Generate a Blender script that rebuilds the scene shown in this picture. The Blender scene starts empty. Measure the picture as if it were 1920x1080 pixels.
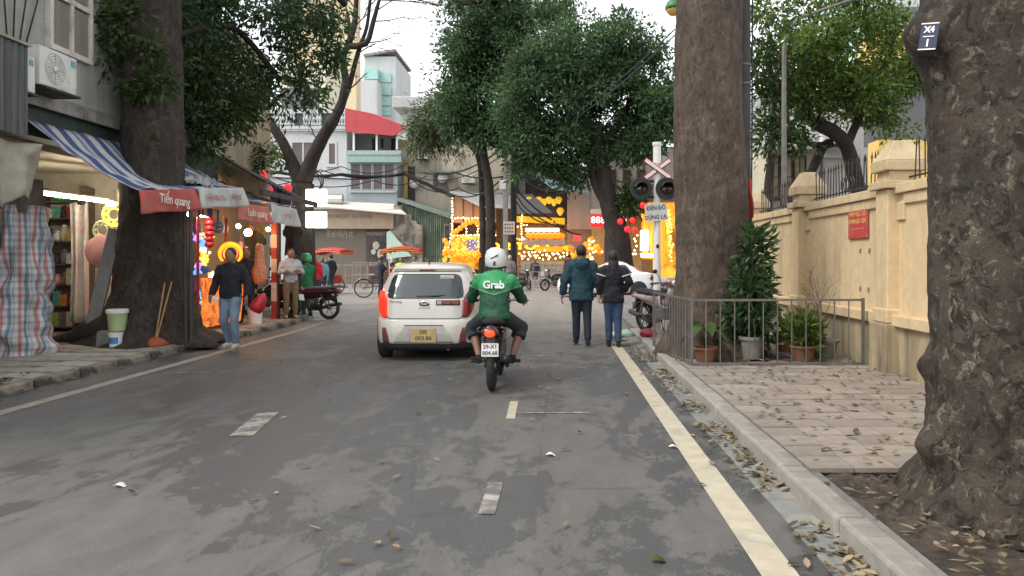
import bpy, bmesh, math, random
import numpy as np
from mathutils import Vector, Matrix, Euler, noise
R = math.radians
random.seed(7); rng = np.random.default_rng(7)
sc = bpy.context.scene
COL = sc.collection

# ------------------------------------------------------------------ camera, world, sun, exposure
CAMH, FPX, VX, VY = 1.5, 1400.0, 1040.0, 487.0
cam = bpy.data.cameras.new('camera'); camo = bpy.data.objects.new('camera', cam); COL.objects.link(camo)
camo.location = (0, 0, CAMH); camo.rotation_euler = (R(90), 0, 0)
cam.sensor_width = 36; cam.lens = FPX / 1920 * 36
cam.shift_x = -(VX - 960) / 1920; cam.shift_y = -(540 - VY) / 1920
cam.clip_end = 2000; cam.clip_start = 0.05
sc.camera = camo
w = bpy.data.worlds.new('World'); sc.world = w; w.use_nodes = True
wn = w.node_tree.nodes; wl = w.node_tree.links
bg = wn['Background']
sky = wn.new('ShaderNodeTexSky'); sky.sky_type = 'NISHITA'; sky.sun_disc = False
SUN_EL, SUN_AZ = R(52), R(-118)      # azimuth measured from +Y towards +X
sky.sun_elevation = SUN_EL; sky.sun_rotation = SUN_AZ
sky.air_density = 1.0; sky.dust_density = 1.0; sky.ozone_density = 1.0
hsv = wn.new('ShaderNodeHueSaturation'); hsv.inputs['Saturation'].default_value = 0.13
wl.new(sky.outputs[0], hsv.inputs['Color']); wl.new(hsv.outputs[0], bg.inputs[0])
bg.inputs[1].default_value = 0.15
sl = bpy.data.lights.new('sun', 'SUN'); so = bpy.data.objects.new('sun', sl); COL.objects.link(so)
sl.energy = 0.9; sl.angle = R(25); sl.color = (1, .93, .83)
sd = Vector((math.sin(SUN_AZ)*math.cos(SUN_EL), math.cos(SUN_AZ)*math.cos(SUN_EL), math.sin(SUN_EL)))
so.rotation_euler = (-sd).to_track_quat('-Z', 'Y').to_euler(); so.location = (0, 0, 60)
sc.view_settings.view_transform = 'Standard'; sc.view_settings.look = 'None'
sc.view_settings.exposure = 1.4; sc.view_settings.gamma = 1
sc.view_settings.use_curve_mapping = False
sc.render.engine = 'CYCLES'
cy = sc.cycles
cy.use_denoising = True; cy.sample_clamp_indirect = 3.0; cy.max_bounces = 7; cy.diffuse_bounces = 3
cy.glossy_bounces = 3; cy.transmission_bounces = 4; cy.transparent_max_bounces = 6
cy.caustics_reflective = False; cy.caustics_refractive = False

# ------------------------------------------------------------------ helpers
def PX(px, Y): return (px - VX) / FPX * Y          # photo column at distance Y -> world x
def PZ(py, Y): return CAMH - (py - VY) / FPX * Y   # photo row at distance Y -> world z
def P(px, py, Y): return Vector((PX(px, Y), Y, PZ(py, Y)))
def GY(py, z=0.0): return FPX * (CAMH - z) / (py - VY)   # distance of a point standing at height z seen on row py

MATS = {}
def nd(nt, t, **kw):
    n = nt.nodes.new(t)
    for k, v in kw.items():
        if k in n.inputs: n.inputs[k].default_value = v
        else: setattr(n, k, v)
    return n
def c4(c): return (c[0], c[1], c[2], 1.0)
def mixc(nt, fac, a, b, mode='MIX'):
    m = nt.nodes.new('ShaderNodeMix'); m.data_type = 'RGBA'; m.blend_type = mode
    for s, v in ((m.inputs[0], fac), (m.inputs[6], a), (m.inputs[7], b)):
        if isinstance(v, bpy.types.NodeSocket): nt.links.new(v, s)
        elif isinstance(v, (int, float)): s.default_value = v
        else: s.default_value = c4(v)
    return m.outputs[2]
def ramp(nt, src, stops):
    r = nt.nodes.new('ShaderNodeValToRGB'); nt.links.new(src, r.inputs[0])
    els = r.color_ramp.elements
    while len(els) < len(stops): els.new(0.5)
    for e, (p, c) in zip(els, stops):
        e.position = p; e.color = c4(c) if isinstance(c, (tuple, list)) else (c, c, c, 1)
    return r.outputs[0]
def coords(nt, scale=(1, 1, 1), kind='Object'):
    tc = nt.nodes.new('ShaderNodeTexCoord'); mp = nt.nodes.new('ShaderNodeMapping')
    nt.links.new(tc.outputs[kind], mp.inputs[0]); mp.inputs['Scale'].default_value = scale
    return mp.outputs[0]
def noise_n(nt, vec, scale, detail=4, rough=.55, dist=0):
    n = nd(nt, 'ShaderNodeTexNoise', Scale=scale, Detail=detail, Roughness=rough, Distortion=dist)
    nt.links.new(vec, n.inputs['Vector']); return n.outputs[0]
def voro(nt, vec, scale, feature='F1', out='Distance', rnd=1.0):
    n = nt.nodes.new('ShaderNodeTexVoronoi'); n.feature = feature; n.inputs['Scale'].default_value = scale
    n.inputs['Randomness'].default_value = rnd
    nt.links.new(vec, n.inputs['Vector']); return n.outputs[out]
def bump_n(nt, b, h, strength=.3, dist=.02):
    n = nd(nt, 'ShaderNodeBump', Strength=strength, Distance=dist)
    nt.links.new(h, n.inputs['Height']); nt.links.new(n.outputs[0], b.inputs['Normal'])
def newmat(name):
    m = bpy.data.materials.new(name); m.use_nodes = True
    return m, m.node_tree, m.node_tree.nodes['Principled BSDF']
def M(name, col, rough=.6, metal=0., var=.18, scale=6., bump=0., bscale=None, emit=None, es=0., col2=None,
      c2scale=1.2, c2=(.5, .62), stretch=(1, 1, 1), coat=0., rnd=0., alpha=1., trans=0., spec=.5, island=0.):
    if name in MATS: return MATS[name]
    m, nt, b = newmat(name)
    v = coords(nt, stretch)
    f = noise_n(nt, v, scale, 5)
    lo = tuple(c*(1-var) for c in col); hi = tuple(min(1, c*(1+var)) for c in col)
    out = ramp(nt, f, [(.3, lo), (.7, hi)])
    if col2 is not None:
        g = noise_n(nt, v, c2scale, 6, .65, .3)
        out = mixc(nt, ramp(nt, g, [(c2[0], 0.), (c2[1], 1.)]), out, col2)
    if rnd or island:
        if island:
            oi = nt.nodes.new('ShaderNodeNewGeometry'); s = oi.outputs['Random Per Island']; k = island
        else:
            oi = nt.nodes.new('ShaderNodeObjectInfo'); s = oi.outputs['Random']; k = rnd
        out = mixc(nt, 1., out, ramp(nt, s, [(0., 1-k), (1., min(1., 1.+k*.0)) ]), 'MULTIPLY')
    nt.links.new(out, b.inputs['Base Color'])
    b.inputs['Roughness'].default_value = rough; b.inputs['Metallic'].default_value = metal
    b.inputs['Specular IOR Level'].default_value = spec
    if coat: b.inputs['Coat Weight'].default_value = coat; b.inputs['Coat Roughness'].default_value = .06
    if bump: bump_n(nt, b, noise_n(nt, v, bscale or scale*4, 6, .6), bump, .03)
    if emit: b.inputs['Emission Color'].default_value = c4(emit); b.inputs['Emission Strength'].default_value = es
    if alpha < 1: b.inputs['Alpha'].default_value = alpha
    if trans: b.inputs['Transmission Weight'].default_value = trans
    MATS[name] = m; return m

KNOWN = {}
def tag(o, label=None, cat=None, group=None, kind=None):
    if label: o['label'] = label
    if cat: o['category'] = cat
    if group: o['group'] = group
    if kind: o['kind'] = kind
    return o
def thing(name, label, cat, loc=(0, 0, 0), rz=0., group=None, tilt=(0, 0)):
    o = bpy.data.objects.new(name, None); COL.objects.link(o); o.empty_display_size = .1
    o.location = loc; o.rotation_euler = (tilt[0], tilt[1], rz)
    KNOWN[o.name] = Matrix.Translation(Vector(loc)) @ Euler((tilt[0], tilt[1], rz)).to_matrix().to_4x4()
    return tag(o, label, cat, group)
class MB:
    def __init__(s): s.v = []; s.f = []
    def add(s, vs, fs):
        o = len(s.v); s.v += [tuple(v) for v in vs]; s.f += [tuple(i+o for i in f) for f in fs]; return o
    def box(s, c, d, rz=0., rx=0., ry=0., top=1., topy=None):
        x, y, z = d[0]/2, d[1]/2, d[2]/2; ty = top if topy is None else topy
        vs = [(-x, -y, -z), (x, -y, -z), (x, y, -z), (-x, y, -z), (-x*top, -y*ty, z), (x*top, -y*ty, z), (x*top, y*ty, z), (-x*top, y*ty, z)]
        if rz or rx or ry:
            m = Euler((rx, ry, rz)).to_matrix(); vs = [m @ Vector(v) for v in vs]
        s.add([(v[0]+c[0], v[1]+c[1], v[2]+c[2]) for v in vs], [(3, 2, 1, 0), (4, 5, 6, 7), (0, 1, 5, 4), (1, 2, 6, 5), (2, 3, 7, 6), (3, 0, 4, 7)])
        return s
    def bb(s, x0, x1, y0, y1, z0, z1): return s.box(((x0+x1)/2, (y0+y1)/2, (z0+z1)/2), (abs(x1-x0), abs(y1-y0), abs(z1-z0)))
    def tube(s, pts, rads, n=8, cap=True, sq=1.0, up=None):
        pts = [Vector(p) for p in pts]
        if isinstance(rads, (int, float)): rads = [rads]*len(pts)
        rings = []; prev = None
        for i, p in enumerate(pts):
            t = (pts[min(i+1, len(pts)-1)] - pts[max(i-1, 0)])
            if t.length < 1e-9: t = Vector((0, 0, 1))
            t.normalize()
            if prev is None:
                a = Vector(up) if up else (Vector((1, 0, 0)) if abs(t.x) < .9 else Vector((0, 1, 0)))
            else: a = prev
            u = a - t*a.dot(t)
            if u.length < 1e-6: u = t.orthogonal()
            u.normalize(); v = t.cross(u); prev = u
            rings.append([p + (u*math.cos(2*math.pi*k/n) + v*math.sin(2*math.pi*k/n)*sq)*rads[i] for k in range(n)])
        vs = [q for r in rings for q in r]; fs = []
        for i in range(len(pts)-1):
            for k in range(n):
                a = i*n+k; b = i*n+(k+1) % n; fs.append((a, b, b+n, a+n))
        if cap: fs.append(tuple(range(n-1, -1, -1))); fs.append(tuple((len(pts)-1)*n+k for k in range(n)))
        s.add(vs, fs); return s
    def lathe(s, prof, c=(0, 0, 0), n=20, m=None):
        vs = []; fs = []
        for r, z in prof:
            for k in range(n):
                a = 2*math.pi*k/n; vs.append(Vector((r*math.cos(a), r*math.sin(a), z)))
        for i in range(len(prof)-1):
            for k in range(n):
                a = i*n+k; b = i*n+(k+1) % n; fs.append((a, b, b+n, a+n))
        fs.append(tuple(range(n-1, -1, -1))); fs.append(tuple((len(prof)-1)*n+k for k in range(n)))
        if m is not None: vs = [m @ v for v in vs]
        s.add([v + Vector(c) for v in vs], fs); return s
    def ell(s, c, r, n=12, m=8, rot=None):
        if isinstance(r, (int, float)): r = (r, r, r)
        vs = [Vector((0, 0, -r[2]))]; fs = []
        for i in range(1, m):
            p = -math.pi/2 + math.pi*i/m
            for k in range(n):
                a = 2*math.pi*k/n; vs.append(Vector((r[0]*math.cos(p)*math.cos(a), r[1]*math.cos(p)*math.sin(a), r[2]*math.sin(p))))
        vs.append(Vector((0, 0, r[2]))); L = len(vs)-1
        for k in range(n): fs.append((0, 1+(k+1) % n, 1+k)); fs.append((L, L-n+k, L-n+(k+1) % n))
        for i in range(m-2):
            for k in range(n):
                a = 1+i*n+k; b = 1+i*n+(k+1) % n; fs.append((a, b, b+n, a+n))
        if rot is not None: vs = [rot @ v for v in vs]
        s.add([v+Vector(c) for v in vs], fs); return s
    def prism(s, poly, a, b, axis='y'):
        n = len(poly)
        def q(u, w, t): return {'y': (u, t, w), 'x': (t, u, w), 'z': (u, w, t)}[axis]
        vs = [q(u, w, a) for u, w in poly] + [q(u, w, b) for u, w in poly]
        fs = [tuple(range(n)), tuple(range(2*n-1, n-1, -1))] + [(i, (i+1) % n, n+(i+1) % n, n+i) for i in range(n)]
        s.add(vs, fs); return s
    def grid(s, fn, nu, nv):
        vs = [fn(i/nu, j/nv) for j in range(nv+1) for i in range(nu+1)]
        fs = [(j*(nu+1)+i, j*(nu+1)+i+1, (j+1)*(nu+1)+i+1, (j+1)*(nu+1)+i) for j in range(nv) for i in range(nu)]
        s.add(vs, fs); return s
    def torus(s, c, R0, r, n=28, m=8, axis='x', sq=1.0):
        vs = []; fs = []
        for i in range(n):
            a = 2*math.pi*i/n
            for k in range(m):
                b = 2*math.pi*k/m; rr = R0+r*math.cos(b); h = r*math.sin(b)*sq
                u, w = rr*math.cos(a), rr*math.sin(a)
                vs.append({'x': (h, u, w), 'y': (u, h, w), 'z': (u, w, h)}[axis])
        for i in range(n):
            for k in range(m):
                fs.append((i*m+k, ((i+1) % n)*m+k, ((i+1) % n)*m+(k+1) % m, i*m+(k+1) % m))
        s.add([(v[0]+c[0], v[1]+c[1], v[2]+c[2]) for v in vs], fs); return s
    def xf(s, m, start=0):
        s.v[start:] = [tuple(m @ Vector(v)) for v in s.v[start:]]; return s
    def mesh(s, name, mat, smooth=False):
        me = bpy.data.meshes.new(name); me.from_pydata(s.v, [], s.f)
        bm = bmesh.new(); bm.from_mesh(me); bmesh.ops.recalc_face_normals(bm, faces=bm.faces); bm.to_mesh(me); bm.free()
        if mat: me.materials.append(mat)
        if smooth:
            me.polygons.foreach_set('use_smooth', [True]*len(me.polygons))
        return me
    def obj(s, name, mat, parent=None, smooth=False, world=False, bevel=0., solid=0., auto=None):
        if world and parent is not None:
            s.xf(KNOWN[parent.name].inverted())
        me = s.mesh(name, mat, smooth)
        if smooth and auto is not None: me.set_sharp_from_angle(angle=R(auto))
        return put(name, me, parent, bevel=bevel, solid=solid)
def put(name, me, parent=None, loc=None, rot=None, scale=None, bevel=0., solid=0.):
    o = bpy.data.objects.new(name, me); COL.objects.link(o)
    if parent is not None:
        o.parent = parent
        KNOWN[o.name] = KNOWN[parent.name]
    else: KNOWN[o.name] = Matrix.Identity(4)
    if loc is not None: o.location = loc
    if rot is not None: o.rotation_euler = rot
    if scale is not None: o.scale = scale
    if solid: md = o.modifiers.new('s', 'SOLIDIFY'); md.thickness = solid; md.offset = 0
    if bevel: md = o.modifiers.new('b', 'BEVEL'); md.width = bevel; md.segments = 2; md.limit_method = 'ANGLE'
    return o
def one(name, mb, mat, label, cat, group=None, base=None, smooth=False, auto=None, bevel=0., solid=0., kind=None):
    """a thing that is one mesh; its origin is moved to its base point"""
    vs = np.array(mb.v); 
    if base is None: base = ((vs[:, 0].min()+vs[:, 0].max())/2, (vs[:, 1].min()+vs[:, 1].max())/2, vs[:, 2].min())
    mb.v = [tuple(v) for v in (vs-np.array(base))]
    o = mb.obj(name, mat, None, smooth=smooth, auto=auto, bevel=bevel, solid=solid); o.location = base
    KNOWN[o.name] = Matrix.Translation(Vector(base))
    return tag(o, label, cat, group, kind)
def struct(o): o['kind'] = 'structure'; return o
TEXTS = []
def text(body, size, mat, parent, loc, rot=(R(90), 0, 0), name='lettering', ext=.003, bold=0., sx=1., align='CENTER', mirror=False):
    cu = bpy.data.curves.new(name, 'FONT'); cu.body = body; cu.size = size; cu.extrude = ext; cu.offset = bold
    cu.align_x = align; cu.align_y = 'CENTER'; cu.resolution_u = 3
    cu.materials.append(mat)
    o = bpy.data.objects.new(name, cu); COL.objects.link(o); o.parent = parent; o.location = loc; o.rotation_euler = rot
    o.scale = (-sx if mirror else sx, 1, 1)
    TEXTS.append(o); return o
REMESH = []; EXTRA = {}
def finish():
    bpy.context.view_layer.update()
    dg = bpy.context.evaluated_depsgraph_get()
    res = []
    for o in TEXTS + REMESH: res.append((o, bpy.data.meshes.new_from_object(o.evaluated_get(dg))))
    for o, me in res:
        if o.type == 'FONT':
            n = o.name; mat = o.data.materials[0]
            if not me.materials: me.materials.append(mat)
            q = bpy.data.objects.new('tmp', me); COL.objects.link(q); q.parent = o.parent
            q.location = o.location; q.rotation_euler = o.rotation_euler; q.scale = o.scale
            bpy.data.objects.remove(o); q.name = n; me.name = n
        else:
            mats = [m for m in o.data.materials]
            o.modifiers.clear(); me.materials.clear()
            for m in mats: me.materials.append(m)
            o.data = me
            me.polygons.foreach_set('use_smooth', [True]*len(me.polygons))
            if o.name in EXTRA:
                bm = bmesh.new(); bm.from_mesh(me); hb = EXTRA[o.name]
                vv = [bm.verts.new(v) for v in hb.v]
                for fc in hb.f:
                    nf = bm.faces.new([vv[i] for i in fc]); nf.smooth = True
                bm.to_mesh(me); bm.free()
def leafmesh(name, cen, direc, L, Wd, mat, parent=None, fold=.25, jit=.35):
    """cen Nx3 points, direc Nx3 growth directions: one small folded leaf at each"""
    N = len(cen)
    d = direc/np.maximum(np.linalg.norm(direc, axis=1, keepdims=True), 1e-6)
    r = rng.normal(size=(N, 3)); s = np.cross(d, r); s /= np.maximum(np.linalg.norm(s, axis=1, keepdims=True), 1e-6)
    nn = np.cross(d, s); l = (L*(1+jit*rng.uniform(-1, 1, N)))[:, None]; wd = (Wd*(1+jit*rng.uniform(-1, 1, N)))[:, None]
    V = np.stack([cen, cen+d*l*.45+s*wd+nn*wd*fold, cen+d*l-nn*l*.12, cen+d*l*.45-s*wd+nn*wd*fold], 1).reshape(-1, 3)
    me = bpy.data.meshes.new(name)
    me.vertices.add(4*N); me.vertices.foreach_set('co', V.ravel())
    F = (np.arange(N)[:, None]*4 + np.array([0, 1, 2, 0, 2, 3])[None]).ravel()
    me.loops.add(6*N); me.loops.foreach_set('vertex_index', F.astype(np.int32))
    me.polygons.add(2*N); me.polygons.foreach_set('loop_start', np.arange(0, 6*N, 3, dtype=np.int32))
    me.update(calc_edges=True); me.materials.append(mat)
    return put(name, me, parent)
def tufts(blobs, n, r, seed=1, shell=.72):
    """break big crown blobs up into many small tufts that sit on their outside"""
    g = np.random.default_rng(seed+100); out = []
    W = np.array([b[1][0]*b[1][1]*b[1][2] for b in blobs])**.7; W /= W.sum()
    for i in g.choice(len(blobs), n, p=W):
        c, rr = blobs[i][0], blobs[i][1]; u = g.normal(size=3); u /= np.linalg.norm(u); k = shell+(1.08-shell)*g.uniform()**.8+(.22 if g.uniform() < .14 else 0); q = r*g.uniform(.6, 1.35)
        out.append(((c[0]+u[0]*rr[0]*k, c[1]+u[1]*rr[1]*k, c[2]+u[2]*rr[2]*k), (q, q, q*.62), 1.))
    return out
def clumps(blobs, n, per, sig, shell=.55, droop=.3, seed=1):
    """points and directions of leaves in clumps spread through ellipsoid blobs ((cx,cy,cz),(rx,ry,rz),weight)"""
    g = np.random.default_rng(seed)
    W = np.array([b[2] if len(b) > 2 else b[1][0]*b[1][1]*b[1][2] for b in blobs], float); W /= W.sum()
    idx = g.choice(len(blobs), n, p=W)
    C = np.array([b[0] for b in blobs])[idx]; Rr = np.array([b[1] for b in blobs])[idx]
    u = g.normal(size=(n, 3)); u /= np.linalg.norm(u, axis=1, keepdims=True)
    rad = shell + (1-shell)*g.uniform(0, 1, n)**.7
    rad *= 1+.12*g.normal(size=n)
    cc = C+u*Rr*rad[:, None]
    cl = np.repeat(cc, per, 0); ou = np.repeat(u, per, 0)
    off = g.normal(size=cl.shape)
    pts = cl+off*sig
    d = off*.8+ou*.7+g.normal(size=cl.shape)*.5; d[:, 2] -= droop
    return pts, d
def leafmat(name, a, b, tr=.35, rough=.5):
    if name in MATS: return MATS[name]
    m, nt, p = newmat(name)
    g = nt.nodes.new('ShaderNodeNewGeometry')
    col = ramp(nt, g.outputs['Random Per Island'], [(0., a), (.55, tuple((x+y)/2*.9 for x, y in zip(a, b))), (1., b)])
    v = coords(nt); f = noise_n(nt, v, .9, 3)
    col = mixc(nt, 1., col, ramp(nt, f, [(.3, .6), (.7, 1.)]), 'MULTIPLY')
    nt.links.new(col, p.inputs['Base Color']); p.inputs['Roughness'].default_value = rough
    p.inputs['Specular IOR Level'].default_value = .35
    t = nt.nodes.new('ShaderNodeBsdfTranslucent'); nt.links.new(col, t.inputs[0])
    mx = nt.nodes.new('ShaderNodeMixShader'); mx.inputs[0].default_value = tr
    nt.links.new(p.outputs[0], mx.inputs[1]); nt.links.new(t.outputs[0], mx.inputs[2])
    nt.links.new(mx.outputs[0], nt.nodes['Material Output'].inputs[0])
    MATS[name] = m; return m
def cable(name, pts, r, mat, label=None, group=None, parent=None, sag=0., seg=14, cat='cable'):
    mb = MB(); pp = []
    for a, b in zip(pts[:-1], pts[1:]):
        a, b = Vector(a), Vector(b)
        for i in range(seg): t = i/seg; pp.append(a.lerp(b, t) - Vector((0, 0, sag*4*t*(1-t))))
    pp.append(Vector(pts[-1])); mb.tube(pp, r, 5)
    if parent is not None: return mb.obj(name, mat, parent, smooth=True, world=True)
    return one(name, mb, mat, label, cat, group, base=tuple(pts[0]), smooth=True)
def trunkmesh(path, rads, n=40, nz=60, amp=.03, fs=5., lobes=0., lobn=5, flare=None, seed=0, plates=0., burls=()):
    """bumpy tapered trunk: path points, radii, ridges, burls ((pos),(radius),height)"""
    path = [Vector(p) for p in path]; mb = MB()
    L = [0]
    for a, b in zip(path[:-1], path[1:]): L.append(L[-1]+(b-a).length)
    vs = []
    for j in range(nz+1):
        t = (j/nz)**1.25*L[-1]; k = 0
        while k < len(L)-2 and L[k+1] < t: k += 1
        u = (t-L[k])/max(L[k+1]-L[k], 1e-6)
        us = u*u*(3-2*u)
        p = path[k].lerp(path[k+1], u); r = rads[k]+(rads[k+1]-rads[k])*us
        fl = math.exp(-t/flare) if flare else 0
        for i in range(n):
            a = 2*math.pi*i/n; dv = Vector((math.cos(a), math.sin(a), 0))
            rr = r*(1+lobes*fl*(.5+.5*math.cos(lobn*a+seed+math.sin(2*a+seed)))+ .05*math.sin(3*a+t*1.3+seed))
            q = p+dv*rr
            h = noise.noise(q*fs+Vector((seed, 0, 0)))*amp+noise.noise(q*fs*3.1)*amp*.45
            if plates:
                dd = noise.voronoi(Vector((q.x*1., q.y*1., q.z*.75))*plates)[0]
                h += min(dd[1]-dd[0], .3)*amp*1.6
            for bc, br, bh in burls:
                dd = (q-Vector(bc)).length/br
                if dd < 1.6: h += bh*math.exp(-dd*dd*2.2)
            vs.append(q+dv*h)
    fc = [(j*n+i, j*n+(i+1) % n, (j+1)*n+(i+1) % n, (j+1)*n+i) for j in range(nz) for i in range(n)]
    fc.append(tuple(range(n-1, -1, -1))); fc.append(tuple(nz*n+i for i in range(n)))
    mb.add(vs, fc); return mb
# ------------------------------------------------------------------ materials with a pattern of their own
def asphalt():
    m, nt, b = newmat('asphalt')
    v = coords(nt, (1, 1, 1)); vs = coords(nt, (.42, .2, 1)); vf = coords(nt, (1, .55, 1))
    big = noise_n(nt, vs, 1.15, 8, .68, .35)
    med = noise_n(nt, vf, 3.2, 7, .7, .5)
    fine = noise_n(nt, v, 60, 3, .6)
    add = nd(nt, 'ShaderNodeMath', operation='MULTIPLY_ADD'); nt.links.new(med, add.inputs[0]); add.inputs[1].default_value = .45; nt.links.new(big, add.inputs[2])
    grit = noise_n(nt, coords(nt, (1, .6, 1)), 14, 6, .75)
    ad2 = nd(nt, 'ShaderNodeMath', operation='MULTIPLY_ADD'); nt.links.new(grit, ad2.inputs[0]); ad2.inputs[1].default_value = .16; nt.links.new(add.outputs[0], ad2.inputs[2])
    dust = ramp(nt, ad2.outputs[0], [(.782, 0.), (.808, .7), (.93, 1.)])
    base = ramp(nt, fine, [(.25, (.07, .0705, .07)), (.6, (.094, .0945, .094)), (.8, (.138, .137, .134))])
    dcol = ramp(nt, med, [(.3, (.134, .129, .12)), (.7, (.185, .177, .163))])
    col = mixc(nt, dust, base, dcol)
    # paler concrete of the crossing, partly grazing-view brightness put into the colour
    sep = nt.nodes.new('ShaderNodeSeparateXYZ'); nt.links.new(v, sep.inputs[0])
    a2 = nd(nt, 'ShaderNodeMath', operation='MULTIPLY_ADD'); nt.links.new(big, a2.inputs[0]); a2.inputs[1].default_value = 7.; nt.links.new(sep.outputs[1], a2.inputs[2])
    mr = nd(nt, 'ShaderNodeMapRange'); nt.links.new(a2.outputs[0], mr.inputs[0]); mr.inputs[1].default_value = 17.5; mr.inputs[2].default_value = 22.
    pale = ramp(nt, med, [(.3, (.29, .268, .238)), (.7, (.36, .335, .3))])
    col = mixc(nt, mr.outputs[0], col, pale)
    # tar seams, patches and thin cracks
    ck = voro(nt, coords(nt, (.35, .22, 1)), 1.6, 'DISTANCE_TO_EDGE'); wob = noise_n(nt, v, 2.5, 4)
    cm = nd(nt, 'ShaderNodeMath', operation='MULTIPLY_ADD'); nt.links.new(wob, cm.inputs[0]); cm.inputs[1].default_value = .05; nt.links.new(ck, cm.inputs[2])
    col = mixc(nt, ramp(nt, cm.outputs[0], [(.024, .3), (.029, 0.)]), col, (.035, .034, .033))
    lane = noise_n(nt, coords(nt, (1.9, .05, 1)), 1.3, 5, .6)
    col = mixc(nt, 1., col, ramp(nt, lane, [(.3, .8), (.68, 1.)]), 'MULTIPLY')
    spk = noise_n(nt, v, 160, 2, .5); col = mixc(nt, 1., col, ramp(nt, spk, [(.32, .55), (.66, 1.08)]), 'MULTIPLY')
    nt.links.new(col, b.inputs['Base Color'])
    rr = mixc(nt, dust, (.52, .52, .52), (.85, .85, .85)); nt.links.new(rr, b.inputs['Roughness'])
    bump_n(nt, b, spk, .5, .006)
    return m
def barkmat(name, dark, mid, pale, scale=9., crack=.03, paleamt=(.45, .7), zs=.6, moss=None, warp=.12):
    m, nt, b = newmat(name)
    v0 = coords(nt, (1, 1, zs))
    nz = nt.nodes.new('ShaderNodeTexNoise'); nz.inputs['Scale'].default_value = 4; nz.inputs['Detail'].default_value = 5; nt.links.new(v0, nz.inputs['Vector'])
    mx = nd(nt, 'ShaderNodeVectorMath', operation='MULTIPLY_ADD'); nt.links.new(nz.outputs['Color'], mx.inputs[0]); mx.inputs[1].default_value = (warp, warp, warp); nt.links.new(v0, mx.inputs[2])
    v = mx.outputs[0]
    cellc = voro(nt, v, scale, 'F1', 'Color'); edge = voro(nt, v, scale, 'DISTANCE_TO_EDGE')
    sp = nt.nodes.new('ShaderNodeSeparateColor'); nt.links.new(cellc, sp.inputs[0])
    big = noise_n(nt, v0, 2.2, 6, .65)
    fine = noise_n(nt, v0, 38, 5, .7)
    col = mixc(nt, ramp(nt, sp.outputs[0], [(.2, 0.), (.9, 1.)]), dark, mid)
    col = mixc(nt, ramp(nt, big, [(paleamt[0], 0.), (paleamt[1], .75)]), col, mixc(nt, sp.outputs[1], mid, pale))
    col = mixc(nt, 1., col, ramp(nt, fine, [(.25, .5), (.75, 1.)]), 'MULTIPLY')
    if moss: col = mixc(nt, ramp(nt, noise_n(nt, v0, 1.6, 5, .6), [(.55, 0.), (.68, .6)]), col, moss)
    nt.links.new(col, b.inputs['Base Color']); b.inputs['Roughness'].default_value = .9
    h = ramp(nt, edge, [(0., 0.), (crack*2, .7), (.3, 1.)])
    hh = nd(nt, 'ShaderNodeMath', operation='MULTIPLY_ADD'); nt.links.new(fine, hh.inputs[0]); hh.inputs[1].default_value = .6; nt.links.new(h, hh.inputs[2])
    bump_n(nt, b, hh.outputs[0], .8, .02)
    return m
def flakebark(name, dark, mid, pale, scale=8., zs=.7, red=None):
    """mottled flaking bark: irregular dark, brown and pale scales"""
    m, nt, b = newmat(name); v = coords(nt, (1, 1, zs))
    n1 = noise_n(nt, v, scale, 9, .72, 1.1); n2 = noise_n(nt, v, scale*.32, 5, .6, .4); n3 = noise_n(nt, v, scale*5, 5, .75)
    n4 = noise_n(nt, v, scale*1.7, 8, .7, .8)
    col = mixc(nt, ramp(nt, n1, [(.4, 0.), (.5, .8), (.62, 1.)]), dark, mid)
    col = mixc(nt, ramp(nt, n4, [(.56, 0.), (.61, .8), (.7, 1.)]), col, pale)
    col = mixc(nt, ramp(nt, n2, [(.42, .65), (.62, 0.)]), col, tuple(c*.75 for c in dark))
    if red: col = mixc(nt, ramp(nt, noise_n(nt, v, scale*.6, 6, .7), [(.6, 0.), (.72, .55)]), col, red)
    col = mixc(nt, 1., col, ramp(nt, n3, [(.25, .6), (.7, 1.)]), 'MULTIPLY')
    nt.links.new(col, b.inputs['Base Color']); b.inputs['Roughness'].default_value = .88; b.inputs['Specular IOR Level'].default_value = .3
    h = nd(nt, 'ShaderNodeMath', operation='MULTIPLY_ADD'); nt.links.new(n3, h.inputs[0]); h.inputs[1].default_value = .45; nt.links.new(ramp(nt, n1, [(.36, 0.), (.46, .55), (.56, .7), (.62, 1.)]), h.inputs[2])
    bump_n(nt, b, h.outputs[0], .75, .02); return m
def stripemat(name, cols, period, axis=0, rough=.7, var=.12, ang=0., coord='Object'):
    """woven sheet with printed bands: cols = [(width, colour)...]"""
    m, nt, b = newmat(name); v = coords(nt, kind=coord)
    sep = nt.nodes.new('ShaderNodeSeparateXYZ'); nt.links.new(v, sep.inputs[0])
    src = sep.outputs[axis]
    f = nd(nt, 'ShaderNodeMath', operation='MULTIPLY'); nt.links.new(src, f.inputs[0]); f.inputs[1].default_value = 1/period
    fr = nd(nt, 'ShaderNodeMath', operation='FRACT'); nt.links.new(f.outputs[0], fr.inputs[0])
    r = nt.nodes.new('ShaderNodeValToRGB'); nt.links.new(fr.outputs[0], r.inputs[0]); r.color_ramp.interpolation = 'CONSTANT'
    els = r.color_ramp.elements; tot = sum(c[0] for c in cols); p = 0
    while len(els) < len(cols): els.new(.5)
    for e, (wd, c) in zip(els, cols): e.position = p/tot; e.color = c4(c); p += wd
    n = noise_n(nt, v, 3., 6, .65)
    col = mixc(nt, 1., r.outputs[0], ramp(nt, n, [(.3, 1-var*2), (.65, 1.)]), 'MULTIPLY')
    nt.links.new(col, b.inputs['Base Color']); b.inputs['Roughness'].default_value = rough
    bump_n(nt, b, noise_n(nt, v, 9, 4), .4, .03)
    MATS[name] = m; return m
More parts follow.
